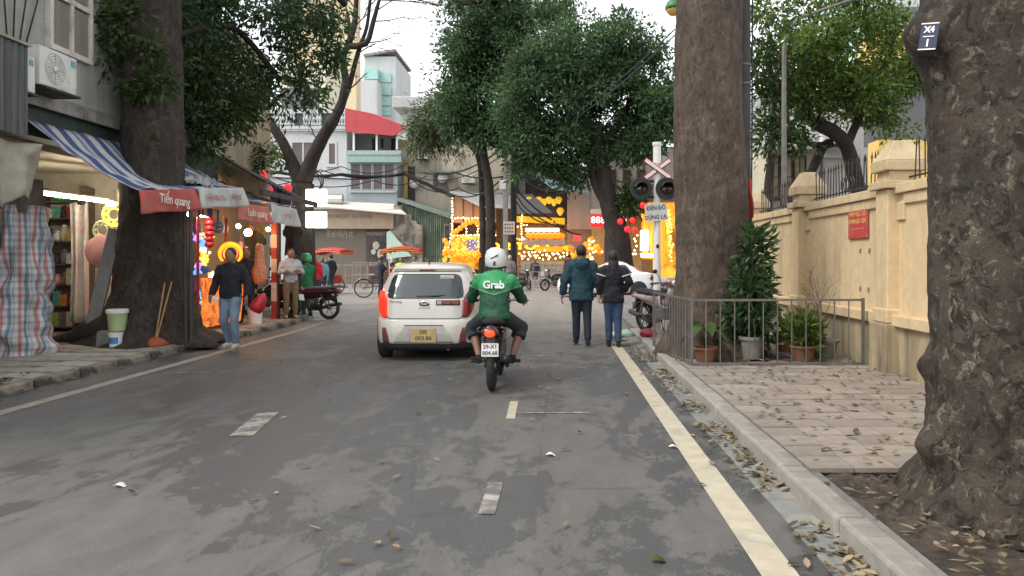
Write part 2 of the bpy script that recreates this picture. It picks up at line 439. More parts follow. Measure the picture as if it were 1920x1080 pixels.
def plaster(name, col, stain, amt=(.52, .7), sc2=1.1, streak=True, rough=.85):
    m, nt, b = newmat(name); v = coords(nt); vs = coords(nt, (1.6, 1.6, .28))
    n1 = noise_n(nt, v, 7, 6, .65); n2 = noise_n(nt, vs if streak else v, sc2, 8, .68, .25)
    c = ramp(nt, n1, [(.3, tuple(x*.86 for x in col)), (.7, tuple(min(1, x*1.06) for x in col))])
    c = mixc(nt, ramp(nt, n2, [(amt[0], 0.), (amt[1], .85)]), c, stain)
    nt.links.new(c, b.inputs['Base Color']); b.inputs['Roughness'].default_value = rough
    b.inputs['Specular IOR Level'].default_value = .25
    bump_n(nt, b, noise_n(nt, v, 22, 6, .7), .3, .012)
    MATS[name] = m; return m
def glow(name, col, es, base=None, vary=0.):
    if name in MATS: return MATS[name]
    m, nt, b = newmat(name); b.inputs['Base Color'].default_value = c4(base or col)
    b.inputs['Emission Color'].default_value = c4(col); b.inputs['Emission Strength'].default_value = es
    if vary:      # uneven brightness of lit surfaces, put into the glow colour by noise
        v = coords(nt); c = mixc(nt, 1., col, ramp(nt, noise_n(nt, v, vary, 3, .7), [(.35, .18), (.62, 1.)]), 'MULTIPLY'); nt.links.new(c, b.inputs['Emission Color']); nt.links.new(c, b.inputs['Base Color'])
    MATS[name] = m; return m

ASPH = asphalt()
BARK_NEAR = flakebark('bark_near', (.03, .024, .019), (.09, .073, .055), (.24, .205, .155), 9.5, .85, (.12, .05, .045))
BARK_LEFT = flakebark('bark_left', (.045, .036, .03), (.085, .068, .055), (.14, .115, .092), 9., .5)
BARK_MID = flakebark('bark_mid', (.085, .062, .048), (.145, .108, .083), (.23, .185, .145), 13., .42)
BARK_DARK = flakebark('bark_dark', (.032, .025, .021), (.058, .046, .037), (.1, .083, .066), 9., .5)
CONC = M('concrete', (.3, .285, .26), .85, var=.2, scale=5, bump=.3, col2=(.19, .18, .16), c2scale=1.4)
CONC_D = M('concrete_dark', (.2, .19, .175), .88, var=.25, scale=5, bump=.4, col2=(.12, .11, .1), c2scale=1.1)
KERB = M('kerb_stone', (.31, .287, .255), .8, var=.15, scale=9, bump=.25, col2=(.22, .205, .185), c2scale=2.2, rnd=.22)
TILE = M('paving_tile', (.29, .25, .21), .8, var=.14, scale=10, bump=.2, col2=(.24, .2, .165), c2scale=1.7, rnd=.28)
SLAB = M('slab', (.43, .395, .33), .88, var=.22, scale=6, bump=.35, col2=(.17, .16, .14), c2scale=1.0, rnd=.3)
SOIL = M('soil', (.07, .052, .038), .95, var=.4, scale=14, bump=.9, bscale=30, col2=(.03, .024, .02), c2scale=3)
LINE = M('line_paint', (.44, .395, .3), .75, var=.12, scale=8, bump=.1, col2=(.3, .275, .225), c2scale=3.2, c2=(.54, .7))
LINE_W = M('line_paint_worn', (.34, .315, .275), .8, var=.15, scale=8, col2=(.12, .115, .105), c2scale=6, c2=(.4, .56))
GUTTER = M('gutter_slab', (.21, .215, .2), .85, var=.15, scale=8, bump=.2, col2=(.3, .28, .24), c2scale=2, rnd=.2)
CREAM = plaster('cream_plaster', (.64, .495, .3), (.37, .285, .18), (.47, .72), 1.5)
CREAM_D = plaster('cream_dado', (.42, .335, .21), (.12, .105, .075), (.42, .6), 1.1)
IRON = M('iron_dark', (.03, .028, .027), .6, .4, var=.4, scale=20, col2=(.12, .055, .03), c2scale=6)
STEEL = M('galvanised', (.15, .145, .138), .55, .35, var=.2, scale=9, col2=(.2, .165, .135), c2scale=3)
BLACK = M('black_plastic', (.018, .018, .019), .45, var=.3)
BLACKM = M('black_matte', (.014, .014, .015), .85, var=.3)
RUBBER = M('rubber', (.022, .022, .022), .82, var=.35, scale=25, bump=.2)
CHROME = M('chrome', (.62, .62, .62), .22, 1., var=.1)
WHITE = M('white_paint', (.76, .75, .72), .5, var=.06, col2=(.52, .5, .46), c2scale=1.6, c2=(.55, .8))
CABLE = M('cable_black', (.02, .02, .021), .7, var=.2)
LEAF_D = leafmat('leaf_dark', (.03, .075, .034), (.15, .26, .1), .5, .36)
LEAF_M = leafmat('leaf_mid', (.022, .055, .018), (.12, .19, .05), .4)
LEAF_Y = leafmat('leaf_yellow', (.03, .085, .018), (.25, .34, .06), .5)
LEAF_P = leafmat('leaf_pale', (.06, .1, .045), (.2, .24, .1), .4)
LITTER = leafmat('leaf_litter', (.06, .042, .025), (.38, .3, .18), .05, .8)

# ------------------------------------------------------------------ ground, road, kerbs, pavements
road = struct(MB().grid(lambda u, v: (-140+280*u, -10+430*v, 0), 2, 2).obj('road', ASPH)); tag(road, 'grey asphalt street with dusty pale patches and leaves', 'road')
def strip(pts, w0, w1, z, mat, name, parent):
    mb = MB(); L = []; Rr = []
    for i, p in enumerate(pts):
        p = Vector((p[0], p[1], 0)); a = Vector((*pts[max(i-1, 0)], 0)); b = Vector((*pts[min(i+1, len(pts)-1)], 0))
        t = (b-a).normalized(); n = Vector((t.y, -t.x, 0))
        L.append((p+n*w0)); Rr.append(p+n*w1)
    vs = [(q.x, q.y, z) for q in L]+[(q.x, q.y, z) for q in Rr]; n = len(pts)
    mb.add(vs, [(i, n+i, n+i+1, i+1) for i in range(n-1)])
    return mb.obj(name, mat, parent)
def smoothpath(ctrl, step=.5):
    out = []
    for i in range(len(ctrl)-1):
        p0 = Vector(ctrl[max(i-1, 0)]); p1 = Vector(ctrl[i]); p2 = Vector(ctrl[i+1]); p3 = Vector(ctrl[min(i+2, len(ctrl)-1)])
        n = max(2, int((p2-p1).length/step))
        for k in range(n):
            t = k/n
            out.append(tuple(.5*((2*p1)+(p2-p0)*t+(2*p0-5*p1+4*p2-p3)*t*t+(-p0+3*p1-3*p2+p3)*t**3)))
    out.append(tuple(ctrl[-1])); return out
# painted lines
strip([(1.07, -2), (1.07, 6), (1.07, 13.2)], -.09, .09, .004, LINE, 'edge_line', road)
LK = smoothpath([(-6.1, -3), (-6.1, 5), (-6.12, 10), (-6.1, 14.5), (-6.05, 17), (-6.35, 19.2), (-7.6, 21.2), (-10, 22.4), (-14, 23)], .6)
strip(smoothpath([(-5.42, -2), (-5.42, 8), (-5.42, 13), (-5.45, 16.5), (-5.75, 19.2), (-6.9, 21.6)], .6), -.08, .08, .004, M('line_paint_left', (.33, .3, .245), .8, var=.15, scale=8, col2=(.19, .175, .15), c2scale=3, c2=(.52, .68)), 'edge_line', road)
def mark(p0, p1, wd, mat=LINE_W):
    return strip([p0, ((p0[0]+p1[0])/2, (p0[1]+p1[1])/2), p1], -wd/2, wd/2, .005, mat, 'parking_mark', road)
a = GY(818); mark((PX(452, a), a), (PX(503, GY(774)), GY(774)), .2)
a = GY(786); mark((PX(957, a), a), (PX(964, GY(753)), GY(753)), .085, LINE)
a = GY(775); mark((PX(970, a), a), (PX(1105, a), a+.02), .05)
a = GY(965); mark((PX(912, a), a), (PX(930, GY(905)), GY(905)), .1)
a = GY(700); mark((PX(300, a), a), (PX(420, a), a+.15), .06)
a = GY(668); mark((PX(985, a), a), (PX(1040, a), a+.05), .08)
# right gutter slabs, kerb stones, paving tiles
gm = MB().box((0, 0, 0), (.2, .488, .02)).mesh('gutter_slab', GUTTER)
km = MB().box((0, 0, 0), (.17, .985, .19)).mesh('kerb_stone', KERB)
pav = MB(); pav.bb(1.66, 4.4, 5.0, 40, -.1, .095); pav.bb(1.66, 1.75, -3, 5.0, -.1, .095); pav.bb(3.6, 4.4, -3, 5.0, -.1, .095)
pav = struct(pav.obj('pavement', CONC_D)); tag(pav, 'tiled pavement along the cream wall, strewn with dry leaves', 'pavement')
kerbR = thing('kerb', 'long grey stone kerb beside the painted line and leaf-filled gutter', 'kerb', (1.6, 0, 0)); struct(kerbR)
for i in range(17):
    o = put('kerb_stone', km, kerbR, (random.uniform(-.006, .006), -1.5+i+.02, .03+random.uniform(-.006, .004)), (0, random.uniform(-.02, .02), random.uniform(-.006, .006)), bevel=.022)
for i in range(33):
    put('gutter_slab', gm, kerbR, (-.175+random.uniform(-.004, .004), -1.6+.5*i, -.002+random.uniform(-.003, .003)), (0, R(-1.5), 0))
tm = MB().box((0, 0, 0), (.294, .294, .03)).mesh('paving_tile', TILE)
PITY = (1.2, 4.93)
for i in range(8):
    for j in range(44):
        x = 1.69+.15+i*.3; y = 1.35+.15+j*.3
        if y-.14 < PITY[1] and x < 3.6: continue
        if (x-2.3)**2+(y-11.0)**2 < .9**2: continue
        put('paving_tile', tm, pav, (x, y, .107+random.uniform(-.004, .004)), (random.uniform(-.008, .008), random.uniform(-.008, .008), random.uniform(-.006, .006)))
def soil(name, x0, x1, y0, y1, z, parent, h=.05, n=26):
    return MB().grid(lambda u, v: (x0+(x1-x0)*u, y0+(y1-y0)*v, z+h*noise.noise(Vector((x0+(x1-x0)*u, y0+(y1-y0)*v, 0))*3.1)+h*.6*noise.noise(Vector((u*40, v*40, 3)))), n, n).obj(name, SOIL, parent, smooth=True)
soil('tree_pit_soil', 1.68, 3.6, .6, 4.95, .07, pav, .05, 50)
soil('tree_pit_soil', 1.7, 3.3, 10.1, 12., .12, pav, .04)
# left pavement: kerb stones along a curve and worn slabs
pl = MB(); n = len(LK)
vs = [(x, y, .085) for x, y in LK]+[(-8.4, min(y, 22.5) if x > -8.4 else 22.5, .085) for x, y in LK]
pl.add(vs, [(i, i+1, n+i+1, n+i) for i in range(n-1)])
pavl = struct(pl.obj('pavement', CONC_D)); tag(pavl, 'worn grey concrete pavement in front of the shops', 'pavement')
kerbL = thing('kerb', 'low dirty kerb on the shop side curving away at the crossing', 'kerb', (-6.1, 0, 0)); struct(kerbL)
kl = MB().box((0, 0, 0), (.16, .78, .17)).mesh('kerb_stone', M('kerb_dirty', (.29, .25, .2), .9, var=.25, scale=9, bump=.4, col2=(.1, .085, .07), c2scale=2, rnd=.25))
acc = 0; last = Vector(LK[0])
dense = []
for a_, b_ in zip(LK[:-1], LK[1:]):
    for k in range(10): dense.append(Vector(a_).lerp(Vector(b_), k/10))
pos = [dense[0]]
for q in dense:
    if (q-pos[-1]).length > .8:
        m_ = (q+pos[-1])/2; t_ = q-pos[-1]
        put('kerb_stone', kl, kerbL, (m_.x+6.1-.03, m_.y, .025+random.uniform(-.012, .008)), (0, random.uniform(-.03, .03), math.atan2(-t_.x, t_.y)), bevel=.03)
        pos.append(q)
sm = MB().box((0, 0, 0), (.488, .488, .03)).mesh('paving_slab', SLAB)
for i in range(4):
    for j in range(32):
        x = -6.46-i*.5; y = 3.+j*.5
        if (x+6.95)**2+(y-12.9)**2 < .75**2: continue
        put('paving_slab', sm, pavl, (x, y, .088+random.uniform(-.007, .007)), (random.uniform(-.014, .014), random.uniform(-.014, .014), random.uniform(-.02, .02)))
# ------------------------------------------------------------------ right side: cream wall with pillars and spikes
wall = thing('boundary_wall', 'cream plastered wall with stepped mouldings, pillars and iron spikes', 'wall', (4.3, 9, .1))
WX = 4.2; PY = [-.9, 2.5, 5.9, 9.28, 12.62, 15.95, 19.3]; T = .05
mb = MB(); mb.bb(WX, WX+.26, -1, 19.5, .75, 2.3); mb.obj('panel', CREAM, wall, world=True)
mb = MB(); mb.bb(WX-.035, WX+.3, -1, 19.5, -.1, .69); mb.obj('dado', CREAM_D, wall, world=True)
mb = MB(); mb.bb(WX-.1, WX+.3, -1, 19.5, .692, .83); mb.obj('ledge', CREAM, wall, world=True, bevel=.012)
for a, b in zip(PY[:-1], PY[1:]):
    mb = MB(); mb.bb(WX-.07, WX+.33, a+.16, b-.16, 2.302, 2.42); mb.obj('coping', CREAM, wall, world=True, bevel=.01)
    mb = MB(); mb.bb(WX-.035, WX+.1, a+.36, b-.36, 2.17, 2.298); mb.bb(WX-.033, WX+.1, a+.17, a+.358, 1.98, 2.2); mb.bb(WX-.033, WX+.1, b-.358, b-.17, 1.98, 2.2); mb.obj('moulding', CREAM, wall, world=True, bevel=.01)
for y in PY:
    p = MB().bb(WX-.14, WX+.3, y-.17, y+.17, .0, 2.36).obj('pillar', CREAM, wall, world=True, bevel=.012)
    MB().bb(WX-.2, WX+.36, y-.24, y+.24, .0, .72).obj('pillar_base', CREAM_D, p, world=True, bevel=.015)
    MB().bb(WX-.17, WX+.33, y-.2, y+.2, .722, .9).obj('pillar_base', CREAM, p, world=True, bevel=.02)
    c = MB(); c.box((WX+.08, y, 2.42), (.56, .48, .1)); c.box((WX+.08, y, 2.53), (.4, .36, .12)); c.box((WX+.08, y, 2.65), (.52, .46, .12)); c.box((WX+.08, y, 2.84), (.52, .46, .26), top=.42, topy=.42)
    c.obj('pillar_cap', plaster('cap_plaster', (.55, .43, .27), (.3, .24, .15), (.5, .7), 2., False) if 'cap_plaster' not in MATS else MATS['cap_plaster'], p, world=True, bevel=.012)
spk = MB().tube([(0, 0, 0), (0, 0, .46), (0, 0, .47), (0, 0, .56)], [.009, .009, .016, .002], 6).mesh('spike', IRON)
y = 4.6
rail = MB(); rail.bb(WX+.12, WX+.14, 4.5, 19.3, 2.5, 2.52); rail.obj('spike_rail', IRON, wall, world=True)
while y < 19.2:
    if min(abs(y-q) for q in PY) > .24: put('spike', spk, wall, (WX+.13-4.3, y-9, 2.42-.1), (random.uniform(-.03, .03), random.uniform(-.03, .03), 0))
    y += .125
for y in (7.2, 10.9, 11.0, 14.2):                      # bent scroll work behind the spikes
    mb = MB(); mb.torus((WX+.135, y, 2.62), .1, .008, 16, 5, 'x'); mb.torus((WX+.135, y+.2, 2.62), .1, .008, 16, 5, 'x'); mb.obj('scroll', IRON, wall, world=True)
b = thing('wall_sign', 'red notice board with two yellow lines of text on the cream wall', 'sign', (WX-.02, 10.28, 1.79))
MB().bb(-.012, .008, -.33, .33, 0, .47).obj('board', M('sign_red', (.46, .045, .04), .5, var=.12, col2=(.36, .1, .07), c2scale=3), b, bevel=.01)
YEL = M('yellow_print', (.75, .5, .16), .6, var=.2)
text('KHU VỰC CÓ', .085, YEL, b, (-.015, 0, .335), (R(90), 0, R(-90)), sx=1.05, ext=.001)
text('CAMERA BÁO TRỘM', .085, YEL, b, (-.015, 0, .235), (R(90), 0, R(-90)), sx=.74, ext=.001)
MB().bb(-.016, -.012, -.22, .2, .13, .138).obj('rule', M('pink_print', (.7, .3, .25), .6), b)
for (yy, zz) in ((10.25, 1.62), (9.95, 1.62), (10.25, 1.1), (9.98, 1.1)): MB().bb(WX-.012, WX+.002, yy-.02, yy+.02, zz-.03, zz+.03).obj('wall_plug', M('stain_grey', (.2, .17, .12), .8), wall, world=True)

# big trees on the right
t = thing('street_tree', 'massive mottled bark tree trunk at the right edge with small blue plate', 'tree', (2.69, 4.3, .05))
tm_ = trunkmesh([(0, 0, 0), (0, 0, .35), (0, .02, 1.1), (.03, .03, 2.2), (.05, .04, 3.4), (.05, .1, 7)], [.66, .53, .49, .49, .52, .42], 150, 260, .016, 6.5, .18, 5, .2, 2.1, 0.,
   burls=[((-.56, -.1, .42), .17, .14), ((-.5, .12, .82), .12, .07), ((-.45, .0, 2.75), .28, .2), ((-.38, -.15, 2.5), .14, .05)])
trunk_near = tm_.obj('trunk', BARK_NEAR, t, smooth=True)
mb = MB(); mb.tube([(0.05, .1, 6.5), (-.7, .3, 8.2), (-2, 1, 9.6)], [.3, .2, .1], 10); mb.tube([(.05, .1, 6.8), (.9, .5, 8.6), (1.8, .4, 10.2)], [.3, .2, .1], 10); mb.tube([(.05, .1, 6.8), (0, -.9, 8.8), (.2, -1.8, 10.4)], [.28, .18, .08], 10)
mb.obj('limb', BARK_NEAR, t, smooth=True)
p_, d_ = clumps([((-2, 1, 10.8), (2.2, 2.2, 1.4)), ((1.9, .5, 11), (2.2, 2.2, 1.6)), ((.2, -2, 11.2), (2.2, 2, 1.5))], 260, 16, .28, seed=3)
leafmesh('crown', p_, d_, .2, .045, LEAF_D, t)
s = thing('tree_plate', 'small blue number plate nailed to the near trunk', 'sign', (2.07, 4.13, 2.66), R(-48))
MB().box((0, 0, .075), (.1, .008, .15), ry=R(9)).obj('plate', M('plate_blue', (.012, .02, .055), .5, var=.1), s, bevel=.004)
for z0, z1, x0, x1 in ((.002, .008, -.048, .048), (.142, .148, -.048, .048), (.072, .077, -.03, .03)):
    MB().bb(x0, x1, -.007, -.0045, z0, z1).xf(Matrix.Translation((0, 0, .075)) @ Matrix.Rotation(R(9), 4, 'Y') @ Matrix.Translation((0, 0, -.075))).obj('rule', WHITE, s)
text('X4', .045, WHITE, s, (.006, -.007, .11), (R(90), R(9), 0), ext=.001, bold=.002)
text('1', .055, WHITE, s, (-.006, -.007, .038), (R(90), R(9), 0), ext=.001, bold=.002)

t = thing('street_tree', 'thick scaly brown tree trunk rising inside the grey railing', 'tree', (2.28, 11.05, .1))
trunkmesh([(0, 0, 0), (0, 0, .5), (.03, 0, 1.3), (.03, 0, 2.6), (0, 0, 4.2), (0, .1, 8)], [.7, .58, .53, .52, .49, .42], 90, 190, .018, 8, .2, 6, .25, .7, 0.).obj('trunk', BARK_MID, t, smooth=True)
mb = MB(); mb.tube([(0, .1, 7.6), (-.9, .3, 9.5), (-2.2, 1, 11)], [.32, .2, .1], 10); mb.tube([(0, .1, 7.6), (1, .6, 9.6), (1.9, .4, 11)], [.3, .2, .1], 10); mb.obj('limb', BARK_MID, t, smooth=True)
p_, d_ = clumps([((-2, 1, 11.8), (2.2, 2.2, 1.4)), ((1.9, .5, 12), (2.2, 2.2, 1.6)), ((0, 0, 12.8), (2.2, 2, 1.5))], 220, 16, .3, seed=4)
leafmesh('crown', p_, d_, .2, .05, LEAF_D, t)
mb = MB(); mb.tube([(3.02, 11.9, .1), (3.02, 11.9, 9)], [.115, .085], 14); po = one('utility_pole', mb, M('pole_dark', (.075, .072, .07), .8, var=.25, scale=4, bump=.2), 'dark grey utility pole close behind the scaly trunk', 'pole', smooth=True, auto=40)
for z in (4.2, 4.5): MB().tube([(0, 0, z-.015), (0, 0, z+.015)], .112, 14).obj('band', STEEL, po)
cable('cable', [(3.15, 11.85, 9), (3.12, 11.8, 3.6), (3.1, 11.8, 1.2)], .012, CABLE, 'thin dark wire running down beside the utility pole')
mb = MB().grid(lambda u, v: (3.04+.07*u+.015*math.sin(v*6), 11.72+.03*math.sin(u*5+v*3), 2.15+.62*v), 6, 14); one('hanging_flag', mb, M('flag_red', (.35, .05, .03), .8, var=.25), 'narrow faded red flag hanging on the dark pole', 'flag', solid=.004)

# railing round the scaly tree
FY = GY(686, .12)
f = thing('railing', 'low grey steel bar railing round the tree and potted plants', 'railing', (1.78, FY, .115))
A = Vector((0, 0, 0)); B = Vector((2.25, .05, 0)); C = Vector((-.2, 2.2, 0))
barm = MB().box((0, 0, .435), (.013, .013, .83)).mesh('bar', STEEL)
for p, q, n in ((A, B, 12), (A, C, 15)):
    for z in (.03, .86):
        mb = MB(); d = (q-p); mb.box(((p+q)/2+Vector((0, 0, z))), (d.length, .028, .028), rz=math.atan2(d.y, d.x)); mb.obj('rail', STEEL, f)
    for i in range(1, n): put('bar', barm, f, p.lerp(q, i/n), (0, 0, random.uniform(-.2, .2)))
for p in (A, B, C): MB().bb(p.x-.017, p.x+.017, p.y-.017, p.y+.017, -.02, .885).obj('post', STEEL, f)

# plants behind the railing
def pot(mat, r, h, mb=None, rim=.02):
    mb = mb or MB(); mb.lathe([(r*.72, 0), (r*.95, h*.8), (r*.97, h*.86), (r+rim, h*.87), (r+rim, h), (r*.88, h), (r*.86, h*.9), (.001, h*.9)], n=20); return mb
def plant(name, label, loc, r, h, potmat, build, cat='plant'):
    t = thing(name, label, cat, loc); pot(potmat, r, h).obj('pot', potmat, t, smooth=True, auto=35); build(t, h); return t
CLAY = M('clay_pot', (.2, .085, .05), .85, var=.25, col2=(.12, .07, .05)); GREYPOT = M('grey_pot', (.19, .18, .16), .85, var=.2, col2=(.16, .15, .13))
def bigleaf(mb, base, ang, L, Wd, up, droop):
    d = Vector((math.cos(ang), math.sin(ang), 0)); s_ = Vector((-d.y, d.x, 0))
    def fn(u, v):
        t = v; wd = Wd*math.sin(math.pi*min(1, t*.92+.06))**.8*(u*2-1)
        return Vector(base)+d*L*t+Vector((0, 0, up*t-droop*t*t-abs(u*2-1)*Wd*-.25))+s_*wd
    mb.grid(fn, 4, 7)
def arum(t, h):
    for k in range(7):
        mb = MB(); a = k*.9+.3; top = Vector((.08*math.cos(a), .08*math.sin(a), h+.22+.05*(k % 3)))
        mb.tube([(0, 0, h*.85), top], .007, 5); bigleaf(mb, top, a, .24, .085, .06, .22); mb.obj('leaf', LEAF_M, t, smooth=True)
plant('potted_plant', 'broad leaved green plant in a low brown pot behind the railing corner', (PX(1322, 10.1), 10.1, .12), .16, .2, CLAY, arum)
def shrub(t, h):
    mb = MB()
    for k in range(7):
        a = k*.9; mb.tube([(0, 0, h*.8), (.12*math.cos(a), .12*math.sin(a), h+.7), (.22*math.cos(a), .18*math.sin(a), h+1.25)], [.016, .011, .004], 5)
    mb.obj('stem', BARK_DARK, t)
    p_, d_ = clumps([((.06, 0, h+1.12), (.2, .18, .36)), ((-.06, 0, h+.7), (.24, .2, .3)), ((.12, .05, h+.72), (.16, .16, .25)), ((.0, .05, h+.35), (.3, .24, .25))], 120, 13, .055, .3, .1, 5)
    leafmesh('foliage', p_, d_, .15, .026, LEAF_D, t)
plant('potted_plant', 'tall dense dark green shrub in a grey bucket beside the scaly trunk', (PX(1412, 10.3), 10.35, .12), .165, .32, GREYPOT, shrub)
def bushy(t, h):
    p_, d_ = clumps([((0, 0, h+.22), (.19, .17, .2)), ((.03, 0, h+.08), (.2, .18, .12))], 46, 11, .05, .3, -.5, 6); leafmesh('foliage', p_, d_, .15, .02, LEAF_Y, t)
    mb = MB()
    for k in range(9): a = k*.7; mb.tube([(0, 0, h*.8), (.16*math.cos(a), .14*math.sin(a), h+.35)], .005, 4)
    mb.obj('stem', LEAF_M, t)
plant('potted_plant', 'yellow green bushy plant in a dark clay pot by the railing', (PX(1506, 10.15), 10.15, .12), .17, .22, CLAY, bushy)
def twig(t, h):
    mb = MB(); g = random.Random(4)
    def br(p, d, L, r, lv):
        q = p+d*L; mb.tube([p, p.lerp(q, .5)+Vector((g.uniform(-.02, .02), g.uniform(-.02, .02), 0)), q], [r, r*.8, r*.6], 4)
        if lv:
            for k in range(3):
                br(p.lerp(q, g.uniform(.45, 1)), (d+Vector((g.uniform(-.6, .6), g.uniform(-.6, .6), g.uniform(0, .3)))).normalized(), L*g.uniform(.5, .75), r*.6, lv-1)
    for k in range(3): br(Vector((0, 0, h*.85)), Vector((g.uniform(-.25, .25), g.uniform(-.2, .2), 1)).normalized(), .55, .009, 3)
    mb.obj('twig', M('twig', (.16, .12, .08), .9), t)
plant('potted_plant', 'bare twiggy shrub in a pale squat jar against the cream wall', (PX(1545, 10.5), 10.5, .12), .19, .26, GREYPOT, twig)
def strap(t, h):
    for k in range(9):
        mb = MB(); a = k*.72+.2; bigleaf(mb, (0, 0, h*.9), a, .5, .03, .75+.12*(k % 3), .65); mb.obj('leaf', LEAF_M, t, smooth=True)
plant('potted_plant', 'plant with long arching strap leaves in a clay pot near the wall', (PX(1470, 11.2), 11.2, .12), .15, .3, CLAY, strap)
p_, d_ = clumps([((0, 0, .4), (.45, .35, .35)), ((.2, .1, .65), (.3, .25, .3)), ((-.3, -.1, .3), (.3, .25, .25))], 100, 12, .07, .3, .2, 7)
o = leafmesh('shrub', p_, d_, .13, .028, LEAF_D); o.location = (PX(1392, 10.7), 10.75, .1); tag(o, 'low dark bush at the foot of the scaly trunk', 'shrub')
bagm = M('white_plastic', (.66, .66, .64), .45, var=.1)
mb = MB(); mb.lathe([(.015, .36), (.05, .33), (.08, .2), (.1, .08), (.08, 0), (.001, 0)], n=14); mb.xf(Matrix.Translation((PX(1449, 10.4), 10.45, .5))); one('plastic_bag', mb, bagm, 'white plastic bag hanging among the potted plants', 'bag', smooth=True)

# railway crossing signal
SY = 14.0; SX = PX(1232, SY)
t = thing('crossing_signal', 'white railway crossing post with red bordered cross and two black lamps', 'signal', (SX, SY, 0))
MB().tube([(0, 0, 0), (0, 0, 3.5)], [.075, .06], 16).obj('post', WHITE, t, smooth=True, auto=40)
MB().tube([(0, 0, 3.3), (0, 0, 3.64), (0, 0, 3.64), (0, 0, 3.7)], [.075, .075, .088, .088], 16).obj('post_cap', WHITE, t, smooth=True, auto=40)
RED = M('red_paint', (.42, .04, .035), .5, var=.15, col2=(.3, .06, .05), c2scale=3)
for sgn in (1, -1):
    MB().box((0, -.08-.012*sgn, PZ(318, SY)), (.6, .012, .1), ry=R(36*sgn)).obj('cross_border', RED, t, bevel=.003)
    MB().box((0, -.106-.012*sgn, PZ(318, SY)), (.56, .008, .062), ry=R(36*sgn)).obj('cross_arm', M('sign_white', (.72, .66, .64), .55, var=.08), t, bevel=.002)
for px in (1200, 1248):
    x = PX(px, SY)-SX; z = PZ(355, SY)
    m90 = Matrix.Rotation(R(90), 4, 'X')
    l = MB().lathe([(.1, -.14), (.15, -.1), (.16, 0), (.205, .005), (.21, .02), (.205, .035), (.13, .035), (.12, .02), (.001, .02)], n=26, m=m90).xf(Matrix.Translation((x, -.12, z))).obj('lamp_housing', BLACK, t, smooth=True, auto=35)
    MB().lathe([(.1, .0), (.1, .02), (.08, .035), (.04, .045), (.001, .047)], n=20, m=m90).xf(Matrix.Translation((x, -.142, z))).obj('lens', M('dark_lens', (.05, .025, .025), .15, coat=.6), l, smooth=True)
    hood = MB(); n = 14
    hood.grid(lambda u, v: (x+(.13-.02*v)*math.cos(math.pi*(.05+.9*u)), -.15-.22*v, z+(.13-.03*v)*math.sin(math.pi*(.05+.9*u))), n, 2); hood.obj('hood', BLACK, l, solid=.006)
MB().box((0, 0, PZ(340, SY)), (.62, .05, .05)).obj('lamp_bracket', BLACK, t); MB().box((0, 0, PZ(370, SY)), (.6, .05, .04)).obj('lamp_bracket', BLACK, t)
sb = MB().box((PX(1229, SY)-SX, -.1, PZ(399, SY)), (.41, .012, .33), ry=R(-5)).obj('sign_board', M('sign_grey', (.6, .59, .57), .55, var=.06), t, bevel=.004)
for s_, z in (('DÈN DỎ', 391), ('DỪNG LẠI', 408)): text(s_, .105, BLACKM, sb, (PX(1229, SY)-SX, -.109, PZ(z, SY)), (R(90), R(-5), 0), ext=.001, bold=.0012, sx=.88)
for dx in (-.165, .052): MB().box((PX(1229, SY)-SX+dx, -.109, PZ(391, SY)+.0+dx*.087), (.04, .003, .011), ry=R(-5)).obj('letter_bar', BLACKM, sb)
MB().box((0, -.078, 1.75), (.05, .008, .07)).obj('number_tag', BLACKM, t)
MB().box((.13, .1, PZ(307, SY)), (.1, .12, .3)).obj('junction_box', M('box_grey', (.33, .36, .32), .6), t, bevel=.01)

# lamp post and buildings in the garden beyond the wall
LPY = 16.4; x = PX(1470, LPY)
t = thing('lamp_post', 'slim grey steel lamp post standing behind the spiked wall', 'lamp post', (x, LPY, .1))
MB().tube([(0, 0, 0), (0, 0, 3), (0, 0, PZ(95, LPY)-.1), (.06, 0, PZ(62, LPY)-.1), (.3, 0, PZ(35, LPY)-.1), (1.3, 0, PZ(5, LPY)-.1), (1.9, 0, PZ(-12, LPY)-.1)], [.07, .062, .05, .045, .04, .036, .03], 12).obj('pole', STEEL, t, smooth=True)
MB().ell((2.1, 0, PZ(-14, LPY)-.1), (.35, .13, .07)).obj('lamp_head', STEEL, t, smooth=True)
t = thing('street_lamp', 'green and yellow dome street lamp head peeping out left of the scaly trunk', 'street lamp', (PX(1300, 18), 18, 0))
zz = PZ(20, 18); MB().tube([(0, 0, 0), (0, 0, zz+.5), (-.2, 0, zz+.75), (-.48, 0, zz+.45)], [.06, .05, .03, .03], 8).obj('pole', IRON, t, smooth=True)
MB().lathe([(.2, .02), (.2, .1), (.14, .22), (.04, .3), (.001, .3)], n=16).xf(Matrix.Translation((-.48, 0, zz))).obj('dome', M('lamp_green', (.03, .16, .06), .5), t, smooth=True)
MB().lathe([(.001, -.13), (.1, -.1), (.17, -.02), (.19, .03)], n=16).xf(Matrix.Translation((-.48, 0, zz))).obj('shade', M('lamp_yellow', (.7, .45, .08), .5), t, smooth=True)

